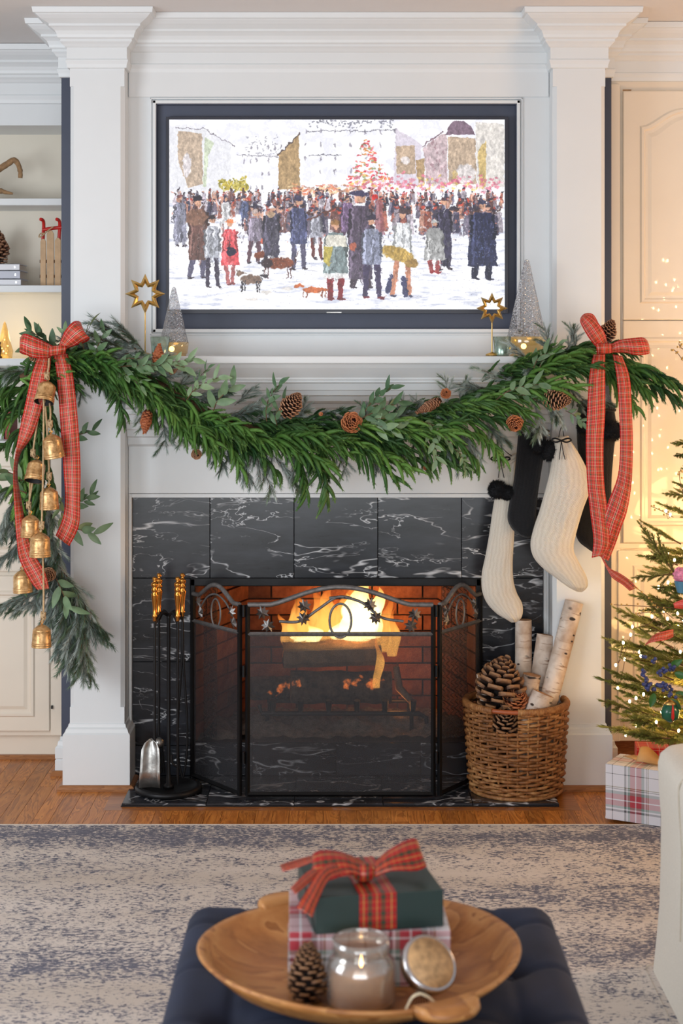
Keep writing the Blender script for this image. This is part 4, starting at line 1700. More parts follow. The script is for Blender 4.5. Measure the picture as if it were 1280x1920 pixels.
def cone_mesh(name, L, r, n, openness, mat, seed=0, sl=None, shape='ovoid'):
    """pine cone standing on +Z: scales set on a golden-angle spiral"""
    R = random.Random(seed)
    mb = MB()
    def rad(t):
        return r * .62 * math.sin(math.pi * (.16 + .76 * t)) ** .6 * (1.08 - .32 * t)
    core = [(max(.0005, rad(t) * .75), L * t) for t in [k / 10 for k in range(11)]]
    core[-1] = (0.0005, L)
    mb.lathe(core, seg=12, mi=0)
    base_uv_n = len(mb.f)
    for i in range(base_uv_n):
        mb.uv[i] = [(0, 0)] * len(mb.f[i])
    sl0 = sl or r * .62
    for k in range(n):
        t = (k + .5) / n
        t = t ** .92
        a = k * 2.39996
        rr = rad(t)
        out = Vector((math.cos(a), math.sin(a), 0))
        tg = Vector((-math.sin(a), math.cos(a), 0))
        elev = -.35 + 1.55 * t if openness > .5 else .55 + .85 * t
        elev += (1 - openness) * .35
        d = out * math.cos(elev) + Vector((0, 0, 1)) * math.sin(elev)
        nrm = tg.cross(d) * -1
        if nrm.z < 0:
            nrm = -nrm
        elev += R.uniform(-.16, .16) * openness
        s = sl0 * (1.1 - .55 * abs(t - .38) * 2) * R.uniform(.86, 1.12)
        w = s * (.84 if openness > .5 else 1.0)
        b = out * rr * .7 + Vector((0, 0, L * t))
        th = s * .16
        rows = ((0, .40, .5), (.50, .78, .8), (.78, 1.0, 1.15), (.94, .82, 1.3), (1.03, .34, .8))
        v, uv = [], []
        for q, wf, tf in rows:
            c = b + d * (s * q) + nrm * (s * .14 * q * q)
            for sx in (-.5, .5):
                v.append(c + tg * (w * wf * sx) + nrm * (th * tf * .5)); uv.append((0, q))
                v.append(c + tg * (w * wf * sx) - nrm * (th * tf * .5)); uv.append((0, q * .8))
        f = []
        for i in range(4):
            o = i * 4
            f += [(o, o + 2, o + 6, o + 4), (o + 1, o + 5, o + 7, o + 3), (o, o + 4, o + 5, o + 1), (o + 2, o + 3, o + 7, o + 6)]
        f.append((16, 18, 19, 17))
        mb.add(v, f, uvs=uv)
    return mb.mesh(name, mat)


SPR = [spruce_mesh(s) for s in (1, 2, 3, 4)]
SPH = [spruce_mesh(s, mats=('spruce_lit', 'spruce_lit_core')) for s in (5, 6, 7)]
PIN = [pine_mesh(s) for s in (11, 12, 13)]
PIL = [pine_mesh(s, L=.26, nl=.030, nb=12, dens=1300) for s in (21, 22)]
LEA = [leafy_mesh(s) for s in (31, 32)]
LEB = [leafy_mesh(33, .12, 6, .078, .028)]
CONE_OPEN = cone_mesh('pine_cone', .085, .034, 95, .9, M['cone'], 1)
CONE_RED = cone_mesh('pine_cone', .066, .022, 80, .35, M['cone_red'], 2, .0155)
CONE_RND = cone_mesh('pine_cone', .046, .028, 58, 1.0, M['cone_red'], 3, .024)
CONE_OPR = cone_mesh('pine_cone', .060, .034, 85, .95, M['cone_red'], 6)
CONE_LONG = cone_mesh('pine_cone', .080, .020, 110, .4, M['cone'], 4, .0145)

# ------------------------------------------------------------------ mantel garland
gd = thing('garland', 'thick green spruce and pine garland swagged across the white mantel', 'garland', tuple(P(640, 760, 5.45)))
GP = [(40, 716), (100, 694), (150, 680), (200, 690), (250, 706), (300, 730), (350, 758), (400, 786), (450, 806), (500, 812), (550, 812), (600, 818), (650, 816), (700, 818),
      (750, 812), (800, 800), (850, 785), (900, 765), (950, 742), (1000, 712), (1050, 692), (1100, 678), (1150, 682), (1200, 700)]


def gy(px):
    for (a, ya), (b, yb) in zip(GP, GP[1:]):
        if a <= px <= b:
            return ya + (yb - ya) * (px - a) / (b - a)
    return GP[0][1] if px < GP[0][0] else GP[-1][1]


mb = MB()
mb.tube(smooth_path([P(x_, y_ - 6, 5.455) for x_, y_ in GP], 2), .016, 6)
mb.obj('garland_wire', M['stem'], gd)
RG = random.Random(21)


def put(me, name, parent, px, py, d, dirpx, scale=1.0, down=(0, 0, -1), roll=None, dy=0.0, R=RG):
    """bough whose stem starts at the point and heads along dirpx (image-plane direction, dy towards the room)"""
    dv = Vector((dirpx[0], -dy, -dirpx[1]))
    m = frame_from(dv, Vector(down), R.uniform(-.35, .35) if roll is None else roll)
    return place(me, name, parent, Matrix.Translation(P(px, py, d)) @ m @ Matrix.Scale(scale, 4))


# back layer of frosted pine, above and below
for k in range(64):
    px = 130 + 960 * k / 63 + RG.uniform(-10, 10)
    up = k % 3 != 0
    fw = 1 if px < 900 or RG.random() < .4 else -1
    if up:
        dirv, off = (RG.uniform(.5, 1.1) * fw, -.30 + RG.uniform(-.25, .25)), RG.uniform(-24, -6)
    else:
        dirv, off = (RG.uniform(.3, .8), .8), 10
    put(RG.choice(PIN), 'pine_sprig', gd, px, gy(px) + off, 5.462, dirv, RG.uniform(.5, .68), dy=.25)
# filler behind, filler in front, then the long front sprays
for lay_, (n_, d_, o0, o1, s0, s1) in enumerate(((46, 5.465, -34, -14, .55, .72), (44, 5.44, -22, 2, .68, .9), (42, 5.405, -14, 18, .7, 1.0))):
    for k in range(n_):
        px = 70 + 1090 * k / (n_ - 1) + RG.uniform(-12, 12)
        sl = (gy(min(1200, px + 15)) - gy(px - 15)) / 30
        ang = sl * .8 + RG.uniform(-.30, .50)
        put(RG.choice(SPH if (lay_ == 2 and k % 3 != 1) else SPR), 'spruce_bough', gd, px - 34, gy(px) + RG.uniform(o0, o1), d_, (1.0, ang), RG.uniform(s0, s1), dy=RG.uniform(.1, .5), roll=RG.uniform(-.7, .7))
# tips that hang under the swag, read off the photograph
for px, py, dx_, dy_, s_ in ((520, 800, .75, .62, 1.0), (545, 815, .35, 1.0, .9), (600, 815, .15, 1.0, .95), (640, 820, .8, .5, 1.0), (700, 826, 1, .35, .95), (760, 818, .85, .45, .85),
                             (790, 810, .9, .55, .85), (820, 800, .8, .6, .8), (870, 785, .75, .65, .8), (440, 812, .8, .6, .9), (1130, 680, 1, .18, 1.0), (1160, 690, 1, .42, .95), (1150, 676, 1, .28, .9), (1120, 690, .8, .7, .8), (1180, 690, 1, .3, .9),
                             (250, 700, .5, .8, .8), (210, 690, .3, 1, .8), (300, 730, .6, .8, .8), (350, 750, .5, .8, .9), (390, 780, .6, .75, .95)):
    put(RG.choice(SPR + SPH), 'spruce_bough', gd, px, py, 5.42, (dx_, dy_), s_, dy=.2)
for px, py, dx_, dy_, s_ in ((255, 655, -1.0, -.85, .85), (270, 660, -.7, -.9, .7), (240, 660, -1, -.6, .75), (190, 665, -.6, -.3, .7), (140, 670, .9, -.15, .7), (180, 665, 1, -.05, .8), (230, 672, 1, .05, .75),
                             (1030, 660, -.2, -1, .45), (1060, 668, .3, -1, .5), (1000, 690, -.6, -.7, .6), (960, 715, -.9, -.35, .6), (1080, 660, -.2, -1, .45), (930, 740, -1, -.3, .6),
                             (430, 830, .55, .8, .8), (470, 838, .5, .85, .85), (500, 840, .75, .8, .85), (540, 830, .4, .9, .8), (380, 800, .5, .8, .8), (300, 760, .2, 1, .7), (320, 770, .4, .9, .6), (260, 745, .2, 1, .55),
                             (800, 810, .8, .7, .8), (850, 800, .7, .7, .7), (1000, 745, .2, .9, .6), (1020, 740, .5, .7, .6), (980, 760, .4, .8, .6), (1090, 750, 1, .05, .5), (900, 790, .7, .5, .6),
                             (720, 800, .2, -1, .45), (750, 790, .1, -1, .42), (690, 800, -.2, -1, .4), (840, 760, -.1, -1, .5), (860, 750, .3, -1, .42), (780, 790, 0, -1, .42), (560, 790, .3, -1, .4), (440, 760, .6, -.6, .5), (470, 765, .7, -.6, .5)):
    put(RG.choice(PIN), 'pine_sprig', gd, px, py, 5.43, (dx_, dy_), s_, dy=.2)
# olive twigs
for px, py, dx_, dy_, s_, b in ((215, 690, 1, -.12, .95, 0), (265, 690, 1, -.05, .9, 0), (225, 675, .8, .1, .8, 0), (290, 690, 1, -.3, .8, 0), (205, 700, .9, .3, .7, 0), (350, 750, .9, -.7, .8, 0), (400, 770, .7, -1, .9, 1), (365, 740, .5, -1, .6, 0),
                                 (500, 790, .3, -1, .8, 0), (520, 800, .25, -1, .75, 1), (670, 790, 1, -.55, .9, 0), (690, 790, 1, -.25, .8, 1), (690, 800, 1, .02, .8, 1), (680, 780, .7, -.8, .8, 0),
                                 (930, 750, .8, -.35, .9, 0), (945, 745, 1, .1, .75, 0), (1000, 690, .7, -.6, .8, 1), (1010, 700, .5, -.8, .7, 0), (790, 790, .7, .5, .7, 0), (800, 800, .3, .9, .7, 0),
                                 (1060, 770, .8, .5, .6, 0), (850, 840, .5, .8, .5, 0), (130, 660, -.2, -1, .6, 1), (160, 665, .2, -1, .8, 1), (100, 655, -.8, -.7, .8, 1), (80, 655, -.6, -1, .6, 1), (185, 670, .2, -1, .7, 1), (115, 660, -1, -.2, .7, 0)):
    put((LEB if b else LEA)[0] if b else RG.choice(LEA), 'olive_twig', gd, px, py, 5.37, (dx_, dy_), s_, dy=.15, roll=RG.uniform(.8, 2.2))


def put_cone(me, parent, px, py, d, dirv, s, label=None, name='pine_cone'):
    """cone with its base at the pixel, its axis along dirv (x right, y towards the room, z up)"""
    dv = Vector(dirv).normalized()
    q = Vector((0, 0, 1)).rotation_difference(dv).to_matrix().to_4x4()
    o = place(me, name, parent, Matrix.Translation(P(px, py, d)) @ q @ Matrix.Scale(s, 4))
    if label:
        o['label'] = label
    return o


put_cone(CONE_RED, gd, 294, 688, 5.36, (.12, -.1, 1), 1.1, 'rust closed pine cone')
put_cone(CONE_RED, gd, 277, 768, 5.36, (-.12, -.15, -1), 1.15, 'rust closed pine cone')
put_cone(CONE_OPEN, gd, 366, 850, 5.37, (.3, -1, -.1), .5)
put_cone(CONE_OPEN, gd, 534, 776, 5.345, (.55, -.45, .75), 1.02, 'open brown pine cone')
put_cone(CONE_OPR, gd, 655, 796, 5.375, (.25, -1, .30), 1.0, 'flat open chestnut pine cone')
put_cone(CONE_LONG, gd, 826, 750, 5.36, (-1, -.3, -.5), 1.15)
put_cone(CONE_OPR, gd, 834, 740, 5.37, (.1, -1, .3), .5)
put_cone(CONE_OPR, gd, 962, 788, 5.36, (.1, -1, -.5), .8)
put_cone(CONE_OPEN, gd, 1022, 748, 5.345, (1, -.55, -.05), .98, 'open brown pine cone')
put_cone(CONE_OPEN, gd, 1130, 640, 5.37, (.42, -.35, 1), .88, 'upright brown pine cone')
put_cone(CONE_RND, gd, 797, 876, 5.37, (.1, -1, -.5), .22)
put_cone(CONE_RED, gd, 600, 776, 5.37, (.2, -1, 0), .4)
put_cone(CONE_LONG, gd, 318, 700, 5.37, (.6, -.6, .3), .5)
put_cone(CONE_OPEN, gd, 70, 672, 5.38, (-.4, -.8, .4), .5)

# hanging garland at the left
hg = thing('hanging_garland', 'long vertical garland of grey-green pine falling beside the left pilaster', 'garland', tuple(P(80, 700, 5.6)))
HP = [(78, 690), (66, 760), (62, 840), (66, 920), (80, 1000), (98, 1080), (128, 1150), (158, 1215)]
MB().tube(smooth_path([P(a, b, 5.56) for a, b in HP], 3), .012, 6).obj('garland_wire', M['stem'], hg)
RH = random.Random(8)


def hp(t):
    t *= len(HP) - 1
    i = min(len(HP) - 2, int(t))
    return [HP[i][k] + (HP[i + 1][k] - HP[i][k]) * (t - i) for k in (0, 1)]


for k in range(30):
    x_, y_ = hp(k / 29 * .80)
    s_ = -1 if k % 2 else 1
    put(RH.choice(SPR if y_ < 930 else PIL), 'spruce_bough' if y_ < 930 else 'pine_sprig', hg, x_ + RH.uniform(-12, 12), y_ - 20, 5.55, (s_ * RH.uniform(.15, .6), 1), RH.uniform(.55, .78) if y_ < 930 else .72, dy=.12, R=RH)
for k in range(30):
    t = .40 + .50 * k / 29
    x_, y_ = hp(t)
    s_ = -1 if k % 2 else 1
    put(RH.choice(PIN), 'pine_sprig', hg, x_ + RH.uniform(-14, 14), y_ - 20, 5.54, (s_ * RH.uniform(.1, .8), 1), RH.uniform(.62, .85), dy=.15, R=RH)
for px, py, dx_, dy_, s_ in ((120, 1090, .55, 1, .95), (130, 1110, .8, 1, .9), (120, 1120, .1, 1, .9), (140, 1140, .3, 1, .85), (150, 1130, .15, 1, 1.0), (110, 1060, .7, .9, .9), (160, 1160, .9, .5, .45),
                             (100, 1040, .35, 1, 1.0), (95, 1105, -1, .25, .85), (90, 1120, -1, .32, .6), (60, 1000, -.9, .7, .7), (40, 960, -.8, .8, .7), (50, 900, -1, .5, .6), (30, 930, -.5, 1, .7), (150, 1180, .1, 1, .8), (170, 1150, .6, .8, .45), (145, 1190, .35, 1, .72), (115, 1130, .3, 1, 1.0), (128, 1150, .0, 1, .9)):
    put(RH.choice(PIL), 'pine_sprig', hg, px, py, 5.52, (dx_, dy_), s_ * .92, dy=.1, R=RH)
for px, py, dx_, dy_, s_ in ((60, 740, -.9, .55, .9), (50, 770, -1, .45, .85), (55, 800, -.9, .6, .8), (40, 750, -1, .05, .7), (70, 700, -1, .1, .9), (60, 690, -1, .25, 1.0), (60, 720, -1, .4, .9), (30, 720, -.7, .8, .7), (70, 830, .1, 1, 1.0), (50, 840, -.1, 1, 1.0), (60, 900, .2, 1, .9)):
    put(RH.choice(SPR + SPH), 'spruce_bough', hg, px, py, 5.50, (dx_, dy_), s_, dy=.2, R=RH)
for px, py, dx_, dy_, s_, b in ((60, 700, -1, -.2, .7, 0), (70, 690, -1, .1, .65, 0)):
    put(RH.choice(PIN), 'pine_sprig', hg, px, py, 5.48, (dx_, dy_), s_, dy=.2, R=RH)
for px, py, dx_, dy_, s_, b in ((45, 905, -1, -.3, 1.15, 1), (50, 925, -1, .05, 1.1, 1), (120, 990, 1, .1, .9, 1), (135, 960, .6, -.6, .75, 1), (135, 830, .8, -.5, .7, 1), (130, 950, .8, -.3, .6, 1), (105, 1085, .6, 1, .9, 1), (120, 930, -.1, 1, .6, 1), (60, 1060, -.3, .8, .5, 0)):
    put(LEB[0] if b else LEA[0], 'olive_twig', hg, px, py, 5.47, (dx_, dy_), s_, dy=.1, roll=RH.uniform(1.0, 2.0), R=RH)
put_cone(CONE_OPEN, hg, 96, 1078, 5.50, (-.2, -1, .2), .7)
put_cone(CONE_OPEN, hg, 158, 1185, 5.52, (-.2, -.8, -.4), .45)


# ------------------------------------------------------------------ plaid ribbon bows
def rows(lst, d):
    out = []
    for r in lst:
        dl = r[4] if len(r) > 4 else d
        dr = r[5] if len(r) > 5 else dl
        out.append((P(r[0], r[1], dl), P(r[2], r[3], dr)))
    return out


def solid(o, t=.0008):
    m = o.modifiers.new('thickness', 'SOLIDIFY')
    m.thickness = t
    m.offset = 0
    return o


RB = M['ribbon']
bl = thing('ribbon_bow', 'red plaid ribbon bow with long tails framing the brass bells', 'bow', tuple(P(100, 655, 5.33)))
D = 5.31
solid(MB().strip(rows([(112, 655, 96, 668, D), (82, 640, 84, 672, D - .02), (60, 630, 60, 670, D - .03), (44, 626, 38, 660, D - .02), (38, 640, 42, 664, D + .02), (60, 652, 62, 668, D + .05), (95, 655, 94, 668, D + .01)], D), cross=3, bulge=.01).obj('bow_loop', RB, bl))
solid(MB().strip(rows([(106, 660, 122, 652, D), (118, 628, 140, 648, D - .02), (128, 612, 160, 636, D - .03), (140, 602, 168, 634, D - .02), (152, 606, 164, 640, D + .03), (140, 624, 142, 648, D + .05), (118, 648, 120, 656, D + .01)], D), cross=3, bulge=.01).obj('bow_loop', RB, bl))
mb = MB()
mb.strip(rows([(92, 650, 124, 646, D - .012), (92, 658, 124, 654, D - .028), (93, 668, 122, 664, D - .012)], D), cross=3, bulge=.006)
solid(mb.obj('knot', RB, bl))
solid(MB().strip(rows([(74, 664, 96, 668, D + .03), (60, 700, 92, 704, D), (48, 755, 80, 762, D - .02), (36, 810, 60, 818, D - .02), (29, 850, 38, 852, D - .03, D), (25, 890, 33, 892, D - .04, D), (27, 950, 42, 948, D - .03, D), (31, 1010, 50, 1000, D - .01),
                       (37, 1050, 66, 1042, D), (56, 1088, 84, 1072, D), (70, 1106, 92, 1104, D)], D), cross=3, bulge=.004, sub=6).obj('ribbon_tail', RB, bl))
solid(MB().strip(rows([(100, 664, 126, 662, D + .03), (106, 700, 136, 700, D + .01), (110, 750, 142, 746, D), (115, 820, 148, 814, D), (119, 880, 151, 880, D), (122, 930, 150, 935, D), (118, 970, 148, 985, D), (104, 1004, 130, 1024, D + .01)], D), cross=3, bulge=.004, sub=6).obj('ribbon_tail', RB, bl))

br = thing('ribbon_bow', 'red plaid ribbon bow with tails over the black stocking end of the garland', 'bow', tuple(P(1135, 650, 5.33)))
D = 5.30
solid(MB().strip(rows([(1126, 660, 1140, 648, D + .01), (1108, 640, 1132, 622, D - .02), (1094, 618, 1116, 600, D - .02), (1087, 600, 1098, 590, D - .01), (1096, 588, 1104, 604, D + .02), (1112, 590, 1106, 612, D + .05), (1124, 612, 1108, 628, D + .05), (1136, 645, 1120, 655, D + .01)], D), cross=3, bulge=.006, sub=6).obj('bow_loop', RB, br))
solid(MB().strip(rows([(1134, 652, 1130, 664, D), (1160, 638, 1164, 660, D - .02), (1185, 634, 1192, 666, D - .03), (1206, 633, 1214, 664, D - .02), (1214, 644, 1216, 660, D + .01), (1190, 646, 1196, 662, D + .05), (1140, 652, 1140, 660, D + .02)], D), cross=3, bulge=.01).obj('bow_loop', RB, br))
solid(MB().strip(rows([(1116, 644, 1146, 644, D - .012), (1118, 653, 1146, 652, D - .028), (1118, 664, 1146, 662, D - .012)], D), cross=3, bulge=.006).obj('knot', RB, br))
solid(MB().strip(rows([(1112, 664, 1134, 664, D + .05), (1104, 710, 1134, 705, D + .02), (1100, 780, 1134, 775, D), (1098, 830, 1131, 830, D), (1100, 900, 1132, 902, D), (1106, 960, 1140, 970, D), (1112, 1010, 1142, 1020, D), (1109, 1046, 1132, 1040, D)], D), cross=3, bulge=.004, sub=6).obj('ribbon_tail', RB, br))
solid(MB().strip(rows([(1148, 664, 1166, 668, D + .05), (1156, 710, 1180, 708, D + .02), (1160, 770, 1184, 770, D), (1162, 830, 1186, 830, D), (1158, 890, 1184, 900, D), (1142, 935, 1176, 955, D), (1128, 975, 1164, 990, D), (1122, 1010, 1152, 1024, D + .01), (1118, 1040, 1140, 1052, D + .01)], D), cross=3, bulge=.004, sub=6).obj('ribbon_tail', RB, br))
solid(MB().strip(rows([(1122, 1035, 1127, 1037, D + .03), (1130, 1052, 1134, 1052, D + .02), (1138, 1068, 1144, 1066, D + .01), (1148, 1084, 1160, 1074, D), (1166, 1096, 1178, 1086, D), (1180, 1108, 1194, 1102, D)], D), cross=2, sub=5).obj('ribbon_tail', RB, br))

# ------------------------------------------------------------------ brass bells on jute cords


def make_bell(px, py, tilt, s, knot, top, label, d=5.27, swing=0.0):
    """px,py: middle of the shell; tilt: (x, y) lean of the crown; top: pixel where its cord leaves"""
    c = P(px, py, d)
    t = thing('bell', label, 'bell', tuple(c), 'brass bells hung on jute cords')
    r, h = .0322 * s, .076 * s
    ax = Vector((tilt[0], tilt[1], 1)).normalized()
    mb = MB()
    prof = [(r * 1.0, 0), (r * 1.05, .001), (r * 1.03, h * .04), (r * .99, h * .07), (r * 1.04, h * .10), (r * 1.04, h * .14), (r * .985, h * .165), (r * 1.02, h * .19), (r * 1.02, h * .23), (r * .975, h * .26), (r * .96, h * .6), (r * .92, h * .72), (r * .94, h * .74), (r * .85, h * .80), (r * .5, h * .93), (r * .14, h * 1.0), (0.0003, h * 1.0)]
    base = c - ax * (h * .5)
    mb.lathe(prof, base, 28, axis=ax)
    del mb.f[-1 if prof[-1][0] > 1e-4 else len(mb.f):]
    # drop the bottom cap so the shell is open
    k = [i for i, f in enumerate(mb.f) if len(f) > 4]
    for i in reversed(k):
        del mb.f[i]; del mb.mi[i]; del mb.sm[i]
    sh = mb.obj('shell', M['bell'], t)
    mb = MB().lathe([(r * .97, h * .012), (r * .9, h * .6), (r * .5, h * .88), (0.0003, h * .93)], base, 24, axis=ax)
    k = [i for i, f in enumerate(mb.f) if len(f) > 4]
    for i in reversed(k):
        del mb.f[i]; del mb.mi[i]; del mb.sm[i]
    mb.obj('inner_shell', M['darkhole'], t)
    MB().tube([base + ax * h * .8, base + ax * h * .1], [.003, .004], 6).obj('clapper', M['bell'], t)
    tp = base + ax * h
    MB().tube([tp, tp + Vector((.005, 0, .008)), tp + Vector((0, 0, .014)), tp + Vector((-.005, 0, .008))], .0018, 6, closed=True).obj('ring', M['brass'], t)
    kp = P(knot[0], knot[1], d) if knot else tp + Vector((0, 0, .03))
    up = P(top[0], top[1], d + .02)
    pts = smooth_path([tp + Vector((0, 0, .006)), kp, kp.lerp(up, .5) + Vector((.002, 0, 0)), up], 4)
    ck = MB().tube(pts, .0032, 7).obj('cord', M['rope'], t)
    mb = MB()
    for q in range(3):
        a = q * 2.1
        mb.tube([kp + Vector((.0062 * math.cos(u + a), .006 * math.sin(u + a), .0075 * math.sin(2 * u + a) + (q - 1) * .005)) for u in [i * .7 for i in range(9)]], .0034, 6, closed=True)
    mb.obj('knot', M['rope'], t)
    return t


make_bell(86, 735, (.12, .48), 1.0, (88, 705), (92, 672), 'topmost brass bell, tilted so its dark mouth shows, under the bow', 5.28)
make_bell(99, 836, (-.14, -.10), 1.04, (94, 795), (93, 756), 'tilted brass bell level with the middle of the pilaster side tail', 5.27)
make_bell(67, 882, (.10, .40), .98, (62, 850), (80, 700), 'brass bell with dark mouth open, left of the central cords', 5.29)
make_bell(92, 934, (-.03, 0), .98, (92, 893), (84, 750), 'brass bell under a bright ring, right of the long central cord', 5.28)
make_bell(57, 986, (.02, 0), .98, (54, 948), (64, 870), 'brass bell partly behind the curling ribbon tail, above the twin bell', 5.30)
make_bell(75, 1021, (.0, 0), 1.06, (78, 985), (82, 720), 'brass bell with a fat knot above it, reflecting orange', 5.25)
make_bell(42, 1090, (-.05, 0), .98, (50, 1058), (56, 905), 'brass bell hanging behind the end of the curled ribbon tail', 5.34)
make_bell(78, 1192, (.02, 0), .98, (81, 1155), (80, 1040), 'lowest brass bell hanging alone on the longest cord', 5.27)
# ------------------------------------------------------------------ knitted stockings


def stocking(label, edges, d, thick, mat, top_ribbon, pom=None, lean=0.0):
    """edges: left x,y right x,y down the sock; the last ones close the toe"""
    L = smooth_path([P(e[0], e[1], d) for e in edges], 5)
    R = smooth_path([P(e[2], e[3], d) for e in edges], 5)
    c0 = L[0].lerp(R[0], .5)
    t = thing('stocking', label, 'stocking', tuple(c0), 'knitted stockings hanging from the mantel')
    n, seg = len(L), 28
    v, uv, f = [], [], []
    acc = 0
    for i in range(n):
        a, b = L[i], R[i]
        c = a.lerp(b, .5)
        if i:
            acc += (c - (L[i - 1].lerp(R[i - 1], .5))).length
        h = (b - a) * .5
        wd = h.length
        th = min(thick, wd * .75)
        for k in range(seg):
            q = 2 * math.pi * k / seg
            u_, w_ = math.cos(q), math.sin(q)
            fold = .0016 * math.sin(u_ * 11 + i * .22) + .006 * noise.noise(Vector((u_ * 2.6, i * .13, d))) + .0025 * noise.noise(Vector((u_ * 7, i * .5, d)))
            p = c + h * u_ + Vector((0, -1, 0)) * ((th + fold * (1 if w_ > 0 else 0)) * w_)
            v.append(p)
            uv.append((q / (2 * math.pi) * 1.6 + .001, acc * 6))
    for i in range(n - 1):
        for k in range(seg):
            l = (k + 1) % seg
            f.append((i * seg + k, i * seg + l, (i + 1) * seg + l, (i + 1) * seg + k))
    mb = MB()
    mb.add(v, f, uvs=uv, smooth=True)
    mb.add(v[-seg:], [tuple(range(seg))], uvs=uv[-seg:])
    mb.add(v[:seg], [tuple(range(seg))[::-1]], uvs=uv[:seg])
    mb.obj('sock', mat, t)
    # ribbed cuff at the opening
    mb = MB()
    a, b = L[0], R[0]
    c, h = a.lerp(b, .5), (b - a) * .5
    dn = (L[4].lerp(R[4], .5) - c).normalized()
    for j in range(2):
        mb.tube([c + dn * (.004 + j * .012) + h * (1.06 * math.cos(q)) + Vector((0, -1, 0)) * (min(thick, h.length * .75) * 1.1 * math.sin(q)) for q in [2 * math.pi * k / 24 for k in range(24)]], .0065, 6, closed=True)
    mb.obj('cuff', mat, t)
    # hanging loop
    if top_ribbon:
        hk = P(top_ribbon[0], top_ribbon[1], d - .01)
        mb = MB()
        for s in (-1, 1):
            mb.tube(smooth_path([hk, hk.lerp(c, .5) + Vector((.006 * s, -.01, 0)), c + h * .45 * s + Vector((0, -.012, 0))], 4), .004, 6, flat=.35)
        # small bow
        k_ = P(top_ribbon[0], top_ribbon[1] + 26, d - .035)
        for s in (-1, 1):
            mb.tube(smooth_path([k_, k_ + Vector((.022 * s, -.004, .008)), k_ + Vector((.034 * s, 0, .001)), k_ + Vector((.018 * s, .004, -.006)), k_], 4), .0028, 6)
            mb.tube(smooth_path([k_, k_ + Vector((.004 * s, -.006, -.03)), k_ + Vector((.010 * s + .002, -.004, -.065))], 4), .0035, 6, flat=.4)
        mb.obj('hanging_ribbon', M['cotton'], t)
    if pom:
        for (px, py, r) in pom:
            cc = P(px, py, d - thick - .022)
            mb = MB()
            mb.ball(cc, r * .8, 14, 9)
            RP = random.Random(int(px))
            v, f = [], []
            for i in range(1500):
                u = Vector((RP.gauss(0, 1), RP.gauss(0, 1), RP.gauss(0, 1))).normalized()
                s = u.orthogonal().normalized()
                o = cc + u * r * .7
                b_ = len(v)
                e = cc + (u + s * RP.uniform(-.12, .12)) * r * RP.uniform(.92, 1.12)
                v += [o - s * .0016, o + s * .0016, e]
                f.append((b_, b_ + 1, b_ + 2))
            mb.add(v, f)
            mb.obj('pompom', M['cotton'], t)
    return t


stocking('slender ivory knitted stocking hanging lowest, toe above the birch logs',
         [(936, 868, 968, 850), (934, 905, 966, 898), (925, 945, 966, 945), (917, 1000, 964, 1000), (910, 1040, 961, 1050), (903, 1075, 962, 1085), (903, 1105, 968, 1110), (912, 1130, 978, 1130), (930, 1150, 980, 1146), (948, 1161, 977, 1158), (958, 1167, 970, 1165)],
         5.65, .024, M['knit_w'], (938, 835), [(932, 918, .036), (950, 924, .029)])
stocking('short black knitted stocking between the two ivory stockings',
         [(972, 800, 1026, 806), (968, 850, 1020, 850), (963, 900, 1012, 900), (955, 940, 1006, 945), (951, 970, 1004, 980), (957, 988, 1000, 1000), (968, 1000, 994, 1008), (978, 1006, 988, 1009)],
         5.60, .022, M['knit_k'], None, [(1031, 845, .042), (1008, 836, .034)])
stocking('wide ivory cable-knit stocking with its toe in front of the pilaster',
         [(1040, 822, 1062, 818), (1036, 850, 1080, 842), (1029, 890, 1100, 880), (1020, 925, 1106, 915), (1010, 960, 1092, 958), (1000, 990, 1080, 1000), (994, 1020, 1075, 1030), (1000, 1045, 1084, 1052), (1018, 1066, 1098, 1078), (1042, 1084, 1102, 1096), (1064, 1100, 1096, 1106), (1080, 1109, 1090, 1110)],
         5.54, .032, M['knit_w'], (1052, 800), None)
stocking('black knitted stocking behind the plaid ribbon tails at the wall edge',
         [(1085, 752, 1150, 760), (1081, 800, 1155, 800), (1084, 850, 1150, 850), (1098, 900, 1146, 905), (1086, 950, 1146, 955), (1078, 990, 1144, 1000), (1084, 1014, 1138, 1024), (1100, 1028, 1130, 1036), (1112, 1036, 1122, 1040)],
         5.66, .026, M['knit_k'], None, [(1146, 808, .042), (1100, 800, .038)])

# ------------------------------------------------------------------ mantel ornaments
DM = 5.57
ZM = 1.549


def star_pick(px, py, r, label, base_z):
    c = P(px, py, DM - .02)
    t = thing('star_ornament', label, 'ornament', (c.x, c.y, ZM), 'gold star ornaments on the mantel')
    n = 8
    mb = MB()
    for fb_ in (0, 1):
        pass
    v, f = [], []
    for k in range(2 * n):
        a = math.pi / 2 + math.pi * k / n
        ro = r if k % 2 == 0 else r * .56
        ri = r * .52 if k % 2 == 0 else r * .34
        o = Vector((math.cos(a), 0, math.sin(a)))
        v += [c + o * ro, c + o * (ro + ri) * .5 + Vector((0, -.010 if k % 2 == 0 else -.004, 0)), c + o * ri, c + o * (ro + ri) * .5 + Vector((0, .010 if k % 2 == 0 else .004, 0))]
    for k in range(2 * n):
        a, b = 4 * k, 4 * ((k + 1) % (2 * n))
        for j in range(4):
            l = (j + 1) % 4
            f.append((a + j, a + l, b + l, b + j))
    mb.add(v, f)
    mb.obj('star', M['gold'], t)
    MB().tube([c + Vector((0, 0, -r * .9)), (c.x, c.y, ZM + .012)], .0022, 6).obj('rod', M['gold'], t)
    MB().lathe([(.022, 0), (.022, .006), (.006, .012), (.003, .014)], (c.x, c.y, ZM + .0005), 20).obj('base', M['gold'], t)


